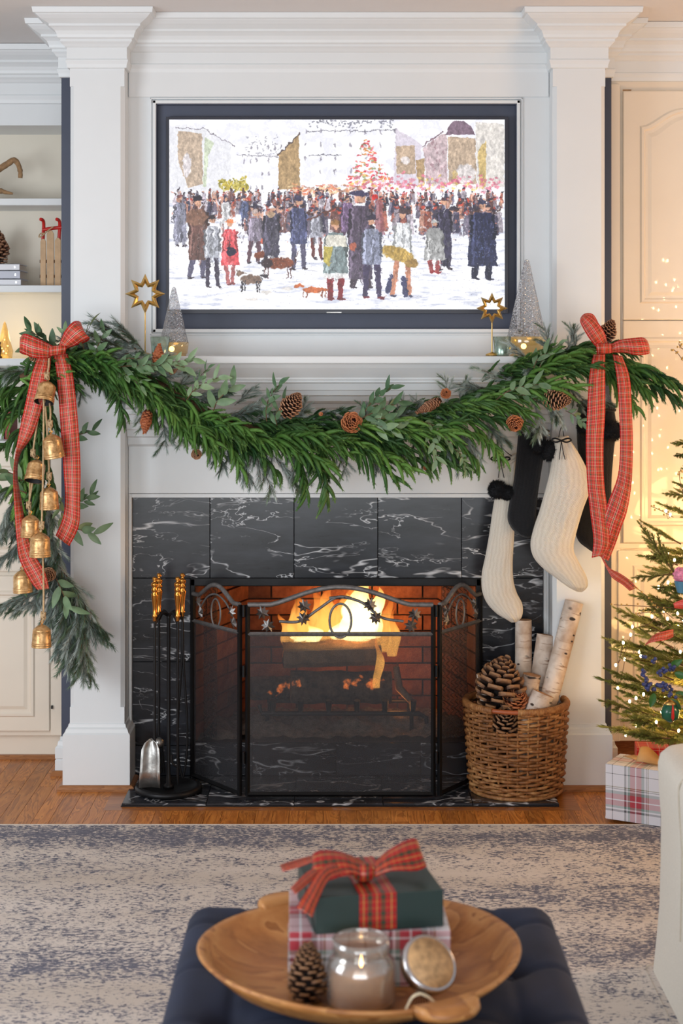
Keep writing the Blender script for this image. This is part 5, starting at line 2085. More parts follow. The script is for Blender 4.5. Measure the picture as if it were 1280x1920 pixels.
star_pick(272, 551, .070, 'large gold eight-point star ornament nearest the bells', 0)
star_pick(922, 578, .055, 'smaller gold star ornament in front of the television corner', 0)


def glass_tree(px, ytop, hw, label, s=1):
    x = X(px, DM + .04)
    y = DM + .04
    h = Z(ytop, y) - ZM
    r = hw * y / FPX
    t = thing('glass_tree', label, 'ornament', (x, y, ZM), 'dimpled glass trees on the mantel')
    MB().lathe([(r * .96, h * .20), (r * .72, h * .42), (r * .45, h * .68), (r * .2, h * .92), (r * .12, h * .985), (.0004, h)], (x, y, ZM), 32).obj('cone', M['dimple'], t)
    MB().lathe([(r * .9, h * .03), (r * 1.0, h * .19), (r * .97, h * .20)], (x, y, ZM), 32).obj('fluted_cup', M['amber'], t)
    MB().lathe([(r * .82, 0), (r * .84, h * .03), (r * .8, h * .035)], (x, y, ZM), 32).obj('base', M['amber'], t)
    l = MB().ball((x - r * .15, y, ZM + h * .10), .010, 10, 6).obj('lit_candle', M['tealight'], t)


M['tealight'] = mat_emit('tealight_glow', (1.0, .62, .22, 1), 9)
glass_tree(326, 538, 28, 'clear dimpled glass tree with amber base beside the green votive nearest the bells')
glass_tree(987, 486, 38, 'taller clear dimpled glass tree with amber base half behind the garland')


def votive(px, ytop, hw, hb, label):
    x, y = X(px, DM - .02), DM - .02
    h = Z(ytop, y) - ZM
    r = hw * y / FPX
    t = thing('votive_holder', label, 'candle holder', (x, y, ZM), 'green votive holders on the mantel')
    MB().lathe([(r * .80, .0005), (r * .84, .006), (r, h), (r * .94, h), (r * .78, .010), (.0005, .010)], (x, y, ZM), 32).obj('cup', M['merc'], t)
    MB().lathe([(r * .76, .0105), (r * .85, h * .55), (.0005, h * .55)], (x, y, ZM), 24).obj('candle', M['wax'], t)


votive(300, 631, 18.5, 0, 'green mercury glass votive holder behind the rust pine cone')
votive(941, 631, 17, 0, 'green mercury glass votive holder under the smaller gold star')

# ------------------------------------------------------------------ three-panel fire screen
HT = .0118
fs = thing('fire_screen', 'three-panel black iron fire screen with leaf scrollwork and mesh', 'fire screen', (0, 5.66, HT))


def leaf_iron(mb, c, r, u, w, ang, rn):
    """ivy leaf in the plane spanned by u and w"""
    prof = [(0, -1), (.25, -.55), (.75, -.75), (.6, -.25), (1.0, .05), (.55, .2), (.6, .75), (.2, .5), (0, 1.05), (-.2, .5), (-.6, .75), (-.55, .2), (-1.0, .05), (-.6, -.25), (-.75, -.75), (-.25, -.55)]
    n = Vector(u).cross(Vector(w)).normalized()
    if n.y > 0:
        n = -n
    ca, sa = math.cos(ang), math.sin(ang)
    rim = []
    for a, b in prof:
        x, z = a * ca - b * sa, a * sa + b * ca
        rim.append(c + u * (x * r) + w * (z * r) + n * (.004 * math.sin(a * 4 + b * 3)))
    v = [c + n * .009, c - n * .001] + rim
    k = len(rim)
    f = [(0, 2 + i, 2 + (i + 1) % k) for i in range(k)] + [(1, 2 + (i + 1) % k, 2 + i) for i in range(k)]
    mb.add(v, f)


def screen_panel(name, A, B, zt, zb, arch, parent, side):
    """panel between floor points A and B"""
    A, B = Vector(A), Vector(B)
    u = (B - A).normalized()
    L = (B - A).length
    w = Vector((0, 0, 1))
    e = MB().tube([A + w * .006, A + w * (zt - .0)], .0085, 4, smooth=False).obj(name, M['black'], parent)
    MB().tube([B + w * .006, B + w * zt], .0085, 4, smooth=False).obj('upright', M['black'], e)
    MB().tube([A + w * .012, B + w * .012], .0085, 4, smooth=False).obj('bottom_rail', M['black'], e)
    MB().tube([A + w * zb, B + w * zb], .0075, 4, smooth=False).obj('middle_rail', M['iron_grey'], e)
    pts = []
    for k in range(33):
        t = k / 32
        s = 0 if t < .12 or t > .88 else math.sin(math.pi * (t - .12) / .76)
        pts.append(A + u * (L * t) + w * (zt + arch * (s ** 1.25)))
    MB().tube(pts, .0085, 6).obj('arched_rail', M['iron_grey'], e)
    # mesh
    n_ = Vector((u.y, -u.x, 0)) * .002
    MB().add([A + w * .012, B + w * .012, B + w * zb, A + w * zb, A + w * .012 - n_, B + w * .012 - n_, B + w * zb - n_, A + w * zb - n_], [(0, 1, 2, 3)]).obj('wire_mesh', M['screen'], e)
    # scrolls
    m = (zt + zb) / 2
    q = MB()
    c = A + u * L * .5 + w * m

    def pt(x, z):
        return A + u * (L * x) + w * (zb + (zt + arch * .6 - zb) * z)
    if side == 0:
        hh = (zt + arch - zb)
        q.tube([c + u * (.038 * math.cos(a)) + w * (-.004 + (hh * .36) * math.sin(a)) for a in [2 * math.pi * k / 28 for k in range(28)]], .0042, 6, closed=True)
        q.tube(smooth_path([pt(.17, .32), pt(.28, .32), pt(.38, .62), pt(.48, .92), pt(.56, .90)], 6), .0050, 6)
        q.tube(smooth_path([pt(.44, .90), pt(.52, .92), pt(.62, .78), pt(.72, .42), pt(.84, .32)], 6), .0050, 6)
        q.obj('vine_scroll', M['iron_grey'], e)
        for x, z, a in ((.08, .55, .3), (.11, .22, 2.2), (.305, .72, .2), (.30, .40, 2.9), (.66, .75, -.3), (.69, .42, 3.2), (.90, .50, -.4), (.88, .22, 3.6)):
            lm = MB()
            leaf_iron(lm, pt(x, z) - Vector((0, .010, 0)), .025, u, w, a, 0)
            lm.obj('iron_leaf', M['iron_leaf'], e)
    else:
        q.tube([c + u * (.030 * math.cos(a)) + w * (.05 * math.sin(a)) for a in [2 * math.pi * k / 24 for k in range(24)]], .0032, 6, closed=True)
        q.tube(smooth_path([pt(.12, .3), pt(.3, .75), pt(.5, .9), pt(.7, .75), pt(.86, .4)], 5), .0035, 6)
        q.obj('vine_scroll', M['iron_grey'], e)
        for x, z, a in ((.13, .6, .3), (.17, .3, 2.4), (.84, .55, -.3), (.88, .25, 3.3)):
            lm = MB()
            leaf_iron(lm, pt(x, z) - Vector((0, .010, 0)), .022, u, w, a, 0)
            lm.obj('iron_leaf', M['iron_leaf'], e)


M['iron_leaf'] = plain('silvered_leaf', srgb(118, 114, 112), .32, .85, nscale=50, var=.3, bump=.2)
DS = 5.57
sA, sB = (X(464, DS), DS, HT), (X(812, DS), DS, HT)
zt_, zb_ = Z(1134, DS) - HT, Z(1189, DS) - HT
screen_panel('center_panel', sA, sB, zt_, zb_, .062, fs, 0)
oL, oR = (X(362, 5.815), 5.815, HT), (X(900, 5.815), 5.815, HT)
hl, hr_ = (X(449, DS), DS + .004, HT), (X(824, DS), DS + .004, HT)
screen_panel('side_panel', oL, hl, zt_, zb_ + .004, .05, fs, 1)
screen_panel('side_panel', hr_, oR, zt_, zb_ + .004, .05, fs, 1)
for xx_ in (X(456.5, DS), X(818, DS)):
    for z in (.12, .42, .63):
        MB().tube([(xx_, DS - .004, HT + z), (xx_, DS - .004, HT + z + .04)], .0055, 8).obj('hinge', M['black'], fs)

# ------------------------------------------------------------------ fireplace tool set
tx, ty = X(316, 5.655), 5.655
ts = thing('tool_stand', 'round black iron stand holding the fireplace tools', 'tool stand', (tx, ty, HT))
MB().lathe([(.112, 0), (.118, .004), (.118, .016), (.110, .021), (.098, .021), (.092, .012), (.03, .010), (.0005, .010)], (tx, ty, HT), 48).obj('base_tray', M['black'], ts)
MB().lathe([(.020, 0), (.018, .012), (.010, .018), (.008, .05), (.0065, .055), (.0065, .60), (.008, .61), (.0005, .615)], (tx, ty, HT + .010), 16).obj('pole', M['black'], ts)
zc_ = HT + .622
arms = MB()
hooks = [(X(290, 5.60), 5.60), (X(298, 5.69), 5.69), (X(333, 5.60), 5.60), (X(342, 5.69), 5.69)]
for hx, hy in hooks:
    arms.tube(smooth_path([(tx, ty, zc_ - .004), ((tx + hx) / 2, (ty + hy) / 2, zc_ + .010), (hx, hy, zc_ - .022)], 5), .0058, 6)
arms.obj('hook_arm', M['black'], ts)


def tool(k, label, head):
    hx, hy = hooks[k]
    zt = zc_ - .016
    t = thing('fire_tool', label, 'fireplace tool', (hx, hy, HT + .04), 'brass handled fireplace tools')
    h = .150
    zb0 = zt + .002
    prof = [(.005, 0), (.007, .004), (.006, .012), (.0095, .018), (.0095, .022), (.007, .028), (.0068, .050), (.0095, .075), (.0125, .098), (.0125, .104), (.008, .110), (.012, .116), (.012, .122), (.008, .127), (.013, .136), (.013, .142), (.007, .149), (.0045, .151), (.009, .158), (.007, .166), (.0004, .169)]
    MB().lathe([(r, z * .93) for r, z in prof], (hx, hy, zb0), 18).obj('handle', M['brass'], t)
    if head == 'shovel':
        MB().tube([(hx, hy, zb0), (hx, hy - .004, .20)], .0045, 8).obj('shaft', M['black'], t)
        mb = MB()
        v, f = [], []
        rows_ = [(.200, .004, .010), (.185, .022, .006), (.165, .031, -.002), (.13, .034, -.006), (.09, .035, -.010), (.035, .037, -.016)]
        for z, w, dy in rows_:
            for j in range(7):
                s = (j - 3) / 3
                v.append((hx - .012 + w * s + (.012 if z < .1 else .006) * (.2 - z) * -1, hy - .010 + dy - .012 * s * s, z + HT))
        for i in range(len(rows_) - 1):
            for j in range(6):
                a = i * 7 + j
                f.append((a, a + 1, a + 8, a + 7))
        mb.add(v, f, smooth=True)
        solid(mb.obj('shovel_blade', M['steel'], t), .002)
    elif head == 'brush':
        MB().tube([(hx, hy, zb0), (hx, hy, .20)], .0045, 8).obj('shaft', M['black'], t)
        MB().lathe([(.006, .19), (.018, .18), (.018, .165), (.014, .16)], (hx, hy, 0), 16).obj('ferrule', M['steel'], t)
        mb = MB()
        Rr = random.Random(2)
        for i in range(90):
            a = Rr.random() * 6.28
            r0 = .013 * Rr.random() ** .5
            mb.tube([(hx + r0 * math.cos(a), hy + r0 * math.sin(a), .165), (hx + r0 * 1.9 * math.cos(a), hy + r0 * 1.9 * math.sin(a), .06 + .012 * Rr.random())], .0012, 3, cap=False)
        q = mb.obj('bristles', M['cotton'], t)
        q['kind'] = 'stuff'
    elif head == 'poker':
        MB().tube([(hx, hy, zb0), (hx, hy, .07), (hx + .001, hy, .045)], [.0045, .0045, .001], 8).obj('shaft', M['black'], t)
        MB().tube(smooth_path([(hx, hy, .11), (hx - .018, hy - .004, .125), (hx - .022, hy - .004, .155)], 4), .0035, 6).obj('hook', M['black'], t)
    else:
        for s in (-1, 1):
            MB().tube(smooth_path([(hx, hy, zb0), (hx + s * .004, hy, .45), (hx + s * .016, hy, .25), (hx + s * .014, hy - .003, .12), (hx + s * .002, hy - .004, .05)], 5), .0042, 7).obj('tong_arm', M['black'], t)


tool(0, 'fireplace shovel with brass handle and worn silvery blade', 'shovel')
tool(1, 'hearth brush with brass handle hanging behind the shovel', 'brush')
tool(2, 'fireplace poker with brass handle and pointed hook, nearest the fire screen front', 'poker')
tool(3, 'fireplace tongs with brass handle hanging behind the poker', 'tongs')

# ------------------------------------------------------------------ wicker basket with logs and cones
bxc, byc, bz0, bz1 = X(967, 5.68), 5.68, .0, .318
bk = thing('basket', 'round brown wicker basket with wrapped rim holding birch logs', 'basket', (bxc, byc, HT))


def br_(z):
    t = (z - HT) / (bz1 - HT)
    return .158 + .020 * t ** .8 - .012 * max(0, (.08 - t) / .08)


NS = 30
hole_z0, hole_z1 = .262, .306
ang_c = -math.pi / 2 - .32


def in_hole(a, z):
    da = (a - ang_c + math.pi) % (2 * math.pi) - math.pi
    db = (a - ang_c - math.pi + math.pi) % (2 * math.pi) - math.pi
    return z > hole_z0 - .018 and (abs(da) < .25 or abs(db) < .25)


RW = random.Random(9)
mb = MB()
z = HT + .006
row = 0
while z < bz1 - .004:
    ph = row % 2 * math.pi
    jit = RW.uniform(-.0015, .0015)
    segp = []
    N = 180 * (1)
    for i in range(N + 1):
        a = 2 * math.pi * i / N
        if in_hole(a, z):
            if len(segp) > 2:
                mb.tube(segp, .0062, 6)
            segp = []
            continue
        r = br_(z) + .0060 * math.cos(a * NS / 2 + ph) + jit + .0012 * math.sin(a * 7 + row * 1.7)
        zz_ = z + .0022 * math.sin(a * 3 + row * 1.3) + .0014 * math.sin(a * 11 + row * 2.1)
        segp.append((bxc + r * math.cos(a), byc + r * math.sin(a), zz_))
    if len(segp) > 2:
        mb.tube(segp, .0060, 6)
    z += .0118
    row += 1
q = mb.obj('woven_strands', M['wicker'], bk)
q['kind'] = 'stuff'
mb = MB()
for k in range(NS):
    a = 2 * math.pi * k / NS + .03
    zt2 = hole_z0 - .01 if in_hole(a, .29) else bz1
    mb.tube([(bxc + br_(z) * math.cos(a), byc + br_(z) * math.sin(a), z) for z in (HT + .003, .1, .2, zt2)], .0045, 5)
q = mb.obj('stakes', M['wicker'], bk)
q['kind'] = 'stuff'
mb = MB()
for da in (ang_c, ang_c + math.pi):
    rim = []
    n = 150
    a0, a1 = da + .25, da + math.pi - .25
    pts, rad = [], []
    for i in range(n + 1):
        a = a0 + (a1 - a0) * i / n
        pts.append((bxc + .178 * math.cos(a), byc + .178 * math.sin(a), bz1 + .004))
        rad.append(.0125 + .0014 * math.sin(i * 2.1))
    mb.tube(pts, rad, 10)
mb.obj('wrapped_rim', M['wicker'], bk)
for da in (ang_c, ang_c + math.pi):
    MB().tube([(bxc + .178 * math.cos(a), byc + .178 * math.sin(a), bz1 + .004) for a in [da - .28 + .56 * i / 10 for i in range(11)]], .008, 10).obj('handle_rod', M['rodwood'], bk)
MB().lathe([(.15, HT + .004), (.0005, HT + .004)], (bxc, byc, 0), 32).obj('bottom', M['wicker'], bk)
MB().tube([(bxc + .160 * math.cos(a), byc + .160 * math.sin(a), HT + .006) for a in [2 * math.pi * i / 60 for i in range(60)]], .0075, 7, closed=True).obj('foot_rim', M['wicker'], bk)


def birch(px0, py0, px1, py1, d0, d1, wpx, label, zlow=None, bend=0.0, seed=1, name='birch_log'):
    """log from low point to high point; only the top shows, the rest stands in the basket"""
    top = P(px1, py1, d1)
    lo = P(px0, py0, d0)
    ax = (top - lo).normalized()
    if zlow is not None:
        k = (lo.z - zlow) / ax.z
        lo = lo - ax * k
    r = wpx * .5 * d1 / FPX
    L = (top - lo).length
    n = 26
    R_ = random.Random(seed)
    pts = [Vector((bend * math.sin(math.pi * i / n), 0, L * i / n)) for i in range(n + 1)]
    rr = [r * (1 + .035 * noise.noise(Vector((i * .4, seed, 0))) + .05 * (1 - i / n)) for i in range(n + 1)]
    mb = MB().tube(pts, rr, 20, cap=False)
    e = n * 20
    mb.add([p for p in mb.v[-20:]], [tuple(range(20))], mi=1)
    mb.add([p for p in mb.v[:20]], [tuple(range(20))[::-1]], mi=1)
    for i in range(3):
        t = R_.uniform(.35, .95)
        a = R_.uniform(-2.4, -.7)
        c = Vector((r * math.cos(a), r * math.sin(a), L * t))
        mb.ball(c, r * .22, 8, 5, mi=2, sc=(1, .5, .5))
    q = ax
    o = mb.obj(name, [M['birch'], M['birch_end'], M['darkbark']])
    o.location = lo
    o.rotation_euler = Vector((0, 0, 1)).rotation_difference(ax).to_euler()
    return tag(o, label, 'log', 'birch logs in the wicker basket')


M['darkbark'] = plain('dark_bark_knot', srgb(60, 48, 42), .8)
birch(981, 1290, 981, 1162, 5.76, 5.77, 31, 'straight birch log under the toe of the slender ivory stocking', .03, seed=3)
birch(1010, 1290, 1024, 1190, 5.74, 5.76, 36, 'pinkish birch log standing between the straight one and the tallest', .03, seed=4)
birch(1026, 1312, 1076, 1128, 5.66, 5.70, 35, 'tallest birch log leaning towards the tree out of the basket', .04, .004, seed=5)
birch(988, 1318, 997, 1265, 5.66, 5.66, 34, 'short birch log with broad pale end in the basket middle', .12, seed=6)
birch(1006, 1330, 1018, 1300, 5.585, 5.59, 42, 'stubby birch log lying at the basket front with a split dark knot', .20, seed=7)
birch(907, 1312, 900, 1263, 5.66, 5.66, 15, 'thin pale stick standing beside the big pine cone', .12, seed=8, name='birch_stick')
CBIG = cone_mesh('pine_cone', .13, .050, 72, 1.0, M['cone_dark'], 7, .052)
CMID = cone_mesh('pine_cone', .085, .040, 110, .9, M['cone_tan'] if 'cone_tan' in M else M['cone'], 8, .024)


def lone_cone(me, px, py, d, dirv, s, label, grp=None):
    q = Vector((0, 0, 1)).rotation_difference(Vector(dirv).normalized())
    o = bpy.data.objects.new('pine_cone', me)
    COL.objects.link(o)
    o.location = P(px, py, d)
    o.rotation_euler = q.to_euler()
    o.scale = (s, s, s)
    return tag(o, label, 'pine cone', grp)


G_ = 'pine cones in the wicker basket'
lone_cone(CBIG, 930, 1326, 5.62, (.16, -.1, 1), 1.22, 'large dark open pine cone standing up in the basket', G_)
lone_cone(cone_mesh('pine_cone', .062, .040, 100, .95, M['cone_red'], 9), 962, 1322, 5.615, (.12, -.75, 1), 1.12, 'round reddish pine cone lying on top at the basket front', G_)
lone_cone(CBIG, 942, 1378, 5.60, (.1, -.6, 1), .80, 'dark pine cone seen through the basket handle hole', G_)
# ------------------------------------------------------------------ rug
rg_ = MB()
RY1 = 5.272
rg_.box(-2.3, 1.9, .6, RY1 - .008, .0, .0095)
rug = rg_.obj('rug', M['rug'], bevel=.003)
tag(rug, 'distressed grey and beige area rug with blue-grey speckled bands', 'rug')
MB().box(-2.3, 1.9, RY1 - .009, RY1, .0, .0102).obj('bound_edge', M['rug_edge'], rug, .003)

# ------------------------------------------------------------------ ottoman
OT = .45
ox0, ox1, oy0, oy1 = -.312, .438, 2.15, 3.30
om = thing('ottoman', 'navy velvet tufted ottoman under the round wooden tray', 'ottoman', ((ox0 + ox1) / 2, (oy0 + oy1) / 2, .0095))
tufts = [(ox0 + (ox1 - ox0) * (i + .5) / 3.0 , oy0 + (oy1 - oy0) * (j + .5) / 5.0) for i in range(3) for j in range(5)]


def om_h(x, y):
    h = 0
    for a, b in tufts:
        d2 = (x - a) ** 2 + (y - b) ** 2
        h -= .028 * math.exp(-d2 / .0012) + .008 * math.exp(-d2 / .009)
    for a in sorted(set(t[0] for t in tufts)):
        h -= .005 * math.exp(-((x - a) / .010) ** 2)
    for b in sorted(set(round(t[1], 5) for t in tufts)):
        h -= .005 * math.exp(-((y - b) / .010) ** 2)
    return h


nx, ny = 110, 160
v, f = [], []
rc = .05
for j in range(ny + 1):
    for i in range(nx + 1):
        u, w_ = i / nx, j / ny
        x, y = ox0 + (ox1 - ox0) * u, oy0 + (oy1 - oy0) * w_
        ex, ey = min(x - ox0, ox1 - x), min(y - oy0, oy1 - y)
        drop = 0
        for e in (ex, ey):
            if e < rc:
                drop += rc - math.sqrt(max(0, rc * rc - (rc - e) ** 2))
        drop = min(drop, .075)
        # round the plan corners
        if ex < rc and ey < rc:
            cx_ = ox0 + rc if x - ox0 < rc else ox1 - rc
            cy_ = oy0 + rc if y - oy0 < rc else oy1 - rc
            vx, vy = x - cx_, y - cy_
            m_ = max(abs(vx), abs(vy))
            l_ = math.hypot(vx, vy)
            if l_ > 1e-6:
                x, y = cx_ + vx * m_ / l_, cy_ + vy * m_ / l_
                drop = rc - math.sqrt(max(0, rc * rc - m_ * m_))
        v.append((x, y, OT - drop + om_h(x, y) + .006 * math.sin(math.pi * u) * math.sin(math.pi * w_)))
for j in range(ny):
    for i in range(nx):
        a = j * (nx + 1) + i
        f.append((a, a + 1, a + nx + 2, a + nx + 1))
mb = MB().add(v, f, smooth=True)
mb.obj('cushion', M['velvet'], om)
MB().box(ox0 + .001, ox1 - .001, oy0 + .001, oy1 - .001, .12, OT - .045).obj('body', M['velvet'], om, .03, bseg=4)
for a, b in tufts:
    MB().lathe([(.012, -.004), (.012, 0), (.008, .004), (.0004, .005)], (a, b, OT - .031), 14).obj('button', M['velvet'], om)
for a in (ox0 + .06, ox1 - .06):
    for b in (oy0 + .06, oy1 - .06):
        MB().lathe([(.016, .0096), (.018, .03), (.026, .12)], (a, b, 0), 16).obj('leg', M['stem'], om)

# ------------------------------------------------------------------ round wooden dough bowl
bcx, bcy = X(673, 2.83), 2.83
TB = OT + .007
HB = .072
bw_ = thing('wooden_bowl', 'large shallow round wooden dough bowl with two lobed handles', 'bowl', (bcx, bcy, TB))
R0 = .284
seg = 72
prof_o = [(.12, 0), (.16, .003), (.20, .015), (.24, .036), (.268, .056), (R0, HB)]
prof_i = [(R0 - .004, HB + .003), (R0 - .015, HB - .001), (.255, .052), (.225, .034), (.19, .021), (.14, .015), (.0004, .014)]
v, f = [], []
pr = prof_o + prof_i


def wob(a):
    return 1 + .010 * math.sin(2 * a + 1) + .006 * math.sin(3 * a)


for j, (r, z) in enumerate(pr):
    for k in range(seg):
        a = 2 * math.pi * k / seg
        q = wob(a)
        v.append((bcx + r * q * math.cos(a), bcy + r * q * .97 * math.sin(a), TB + z + (.006 * math.sin(2 * a + .6) if r > .24 else 0)))
for i in range(len(pr) - 1):
    for k in range(seg):
        l = (k + 1) % seg
        f.append((i * seg + k, i * seg + l, (i + 1) * seg + l, (i + 1) * seg + k))
f.append(tuple(range(seg))[::-1])
o_ = Vector((bcx, bcy, TB))
MB().add(v, f, smooth=True).obj('bowl_body', M['bowl'], bw_, 0, o_)


def lobe(ac, span, ext):
    mb = MB()
    n = 20
    v, f = [], []
    for i in range(n + 1):
        t = i / n
        a = ac - span / 2 + span * t
        e = ext * (math.sin(math.pi * t) ** .45)
        for (rr, dz) in ((R0 - .012, HB + .001), (R0 + e * .5, HB + .005), (R0 + e - .003, HB + .002), (R0 + e, HB - .007), (R0 + e - .005, HB - .014), (R0 - .014, HB - .022)):
            v.append((bcx + rr * math.cos(a), bcy + rr * .97 * math.sin(a), TB + dz))
    for i in range(n):
        for k in range(6):
            l = (k + 1) % 6
            f.append((i * 6 + k, i * 6 + l, (i + 1) * 6 + l, (i + 1) * 6 + k))
    f.append(tuple(range(6)))
    f.append(tuple(n * 6 + k for k in range(6)))
    mb.add(v, f, smooth=True)
    mb.obj('handle', M['bowl'], bw_, 0, o_)


lobe(math.radians(119), .40, .042)
lobe(math.radians(-61), .40, .050)

# ------------------------------------------------------------------ wrapped gifts in the bowl


def gift_box(name, label, c, size, rot, z0, mat, umul=1.0, group=None, fold=True, uo=.13, vo=.06):
    """box with paper UVs; c = centre on plan"""
    t = thing(name, label, 'gift', (c[0], c[1], z0), group)
    w, dd, h = size
    w2, d2 = w / 2, dd / 2
    ca, sa = math.cos(rot), math.sin(rot)

    def T(x, y, z):
        return (c[0] + x * ca - y * sa, c[1] + x * sa + y * ca, z0 + z)
    mb = MB()
    cs = [(-w2, -d2), (w2, -d2), (w2, d2), (-w2, d2)]
    k = umul
    for i in range(4):
        a, b = cs[i], cs[(i + 1) % 4]
        L_ = math.hypot(b[0] - a[0], b[1] - a[1])
        s0 = a[0] if i % 2 == 0 else a[1]
        mb.add([T(*a, 0), T(*b, 0), T(*b, h), T(*a, h)], [(0, 1, 2, 3)], uvs=[(s0 * k + uo, vo), (s0 * k + L_ * k + uo, vo), (s0 * k + L_ * k + uo, vo + h * k), (s0 * k + uo, vo + h * k)])
    mb.add([T(*q, h) for q in cs], [(0, 1, 2, 3)], uvs=[(q[0] * k + uo, q[1] * k + .5) for q in cs])
    mb.add([T(*q, 0) for q in cs], [(3, 2, 1, 0)], uvs=[(q[0] * k, q[1] * k) for q in cs])
    o = mb.obj('wrapping', mat, t)
    b_ = o.modifiers.new('weld', 'WELD')
    b_.merge_threshold = .0001
    m = o.modifiers.new('bevel', 'BEVEL')
    m.width = .0018
    m.segments = 2
    if fold:
        mb = MB()
        for s in (-1, 1):
            mb.add([T(s * (w2 + .0012), -d2 + .002, .002), T(s * (w2 + .0012), d2 - .002, .002), T(s * (w2 + .0016), d2 * .12, h * .72), T(s * (w2 + .0016), -d2 * .12, h * .72)], [(0, 1, 2, 3)], uvs=[(0, 0), (1, 0), (.6, .7), (.4, .7)])
        solid(mb.obj('folded_flap', mat, t), .0008)
    return t, T


zin = TB + .0155
gA, TA = gift_box('tartan_gift', 'white tartan wrapped gift under the dark green gift in the bowl', (.050, 2.900), (.282, .215, .098), .03, zin, M['tartan'], 5.2)
zg0 = zin + .0992
gB, TG = gift_box('green_gift', 'dark green wrapped gift tied with plaid ribbon, topmost in the bowl', (.053, 2.888), (.228, .196, .064), .185, zg0, M['green_paper'], 4.0)
# plaid ribbon round the green gift
w2 = .033
mb = MB()
sx = -.004
h = .064


def rp(x, y, z):
    return Vector(TG(x, y, z))


path = [(-.0992, .002), (-.0992, h + .0012), (.0992, h + .0012), (.0992, .002)]
v, uv = [], []
acc = 0
for i, (yy_, zz_) in enumerate(path):
    if i:
        acc += math.hypot(yy_ - path[i - 1][0], zz_ - path[i - 1][1])
    for s in (0, 1):
        v.append(rp(sx + (s - .5) * 2 * w2, yy_, zz_))
        uv.append((s, acc / (2 * w2)))
mb.add(v, [(2 * i, 2 * i + 1, 2 * i + 3, 2 * i + 2) for i in range(3)], uvs=uv)
solid(mb.obj('ribbon', M['ribbon_gift'], gB), .0009)
kc = rp(sx - .012, -.035, h + .018)


def rs(edges):
    return [(rp(*a), rp(*b)) for a, b in edges]


H0 = h + .004
solid(MB().strip([(rp(.000, -.055, H0 + .012), rp(.006, -.03, H0 + .03)), (rp(.03, -.06, H0 + .022), rp(.03, -.02, H0 + .045)), (rp(.075, -.055, H0 + .018), rp(.07, -.005, H0 + .058)), (rp(.098, -.04, H0 + .02), rp(.09, .0, H0 + .055)), (rp(.09, -.02, H0 + .012), rp(.085, .012, H0 + .03)), (rp(.04, -.015, H0 + .008), rp(.04, .012, H0 + .016)), (rp(.0, -.03, H0 + .012), rp(.0, -.01, H0 + .02))], cross=3, bulge=.008, sub=5).obj('bow_loop', M['ribbon_gift'], gB))
solid(MB().strip([(rp(-.020, -.05, H0 + .012), rp(-.014, -.025, H0 + .03)), (rp(-.045, -.055, H0 + .02), rp(-.05, -.015, H0 + .045)), (rp(-.085, -.06, H0 + .012), rp(-.085, -.01, H0 + .05)), (rp(-.11, -.05, H0 + .012), rp(-.105, -.01, H0 + .042)), (rp(-.095, -.03, H0 + .006), rp(-.09, .0, H0 + .018)), (rp(-.03, -.03, H0 + .008), rp(-.03, -.005, H0 + .014))], cross=3, bulge=.008, sub=5).obj('bow_loop', M['ribbon_gift'], gB))
solid(MB().strip([(rp(-.04, -.045, H0 + .022), rp(-.04, -.03, H0 + .03)), (rp(-.085, -.075, H0 + .02), rp(-.09, -.05, H0 + .035)), (rp(-.115, -.12, H0 - .004), rp(-.128, -.092, H0 + .008)), (rp(-.127, -.138, H0 - .022), rp(-.15, -.115, H0 - .012))], cross=2, sub=5).obj('ribbon_tail', M['ribbon_gift'], gB))
solid(MB().strip([(rp(-.09, -.045, H0 + .028), rp(-.085, -.03, H0 + .034)), (rp(-.115, -.07, H0 + .018), rp(-.12, -.045, H0 + .024)), (rp(-.15, -.10, H0 + .006), rp(-.155, -.08, H0 + .010))], cross=2, sub=4).obj('ribbon_tail', M['ribbon_gift'], gB))
solid(MB().strip([(rp(-.10, .0, H0 + .028), rp(-.10, .02, H0 + .032)), (rp(-.125, .01, H0 + .016), rp(-.13, .035, H0 + .020)), (rp(-.155, .02, H0 + .006), rp(-.155, .045, H0 + .010))], cross=2, sub=4).obj('ribbon_tail', M['ribbon_gift'], gB))
mb = MB().ball(kc, .020, 14, 9, sc=(1.05, .9, .85))
for i in range(len(mb.f)):
    mb.uv[i] = [((mb.v[q][0] - kc.x) * 22 + .5, (mb.v[q][2] - kc.z) * 22 + .5) for q in mb.f[i]]
mb.obj('knot', M['ribbon_gift'], gB)

# candle jar
jx, jy = X(677, 2.715), 2.715
zj = TB + .020
cj = thing('candle_jar', 'clear glass candle jar with tan wax and a small lit flame', 'candle', (jx, jy, zj))
MB().lathe([(.050, 0), (.057, .004), (.0585, .012), (.0585, .062), (.056, .074), (.049, .082), (.0465, .085), (.0465, .089), (.049, .091), (.049, .110), (.0465, .111), (.0455, .109), (.0455, .088), (.050, .080), (.0535, .072), (.0555, .062), (.0555, .012), (.053, .006), (.0004, .006)], (jx, jy, zj), 48).obj('jar_glass', M['jar'] if 'jar' in M else M['glass'], cj)
M['jarwax'] = plain('tan_wax', srgb(206, 160, 108), .5, nscale=20, var=.15)
MB().lathe([(.0548, .0065), (.0548, .050), (.0004, .050)], (jx, jy, zj), 40).obj('wax', M['jarwax'], cj)
MB().tube([(jx, jy, zj + .05), (jx, jy, zj + .062)], .0009, 6).obj('wick', M['black'], cj)
M['cflame'] = mat_emit('candle_flame', (1.0, .55, .18, 1), 14)
MB().lathe([(.0004, .060), (.0024, .064), (.0028, .068), (.0014, .076), (.0003, .082)], (jx, jy, zj), 12).obj('flame', M['cflame'], cj)

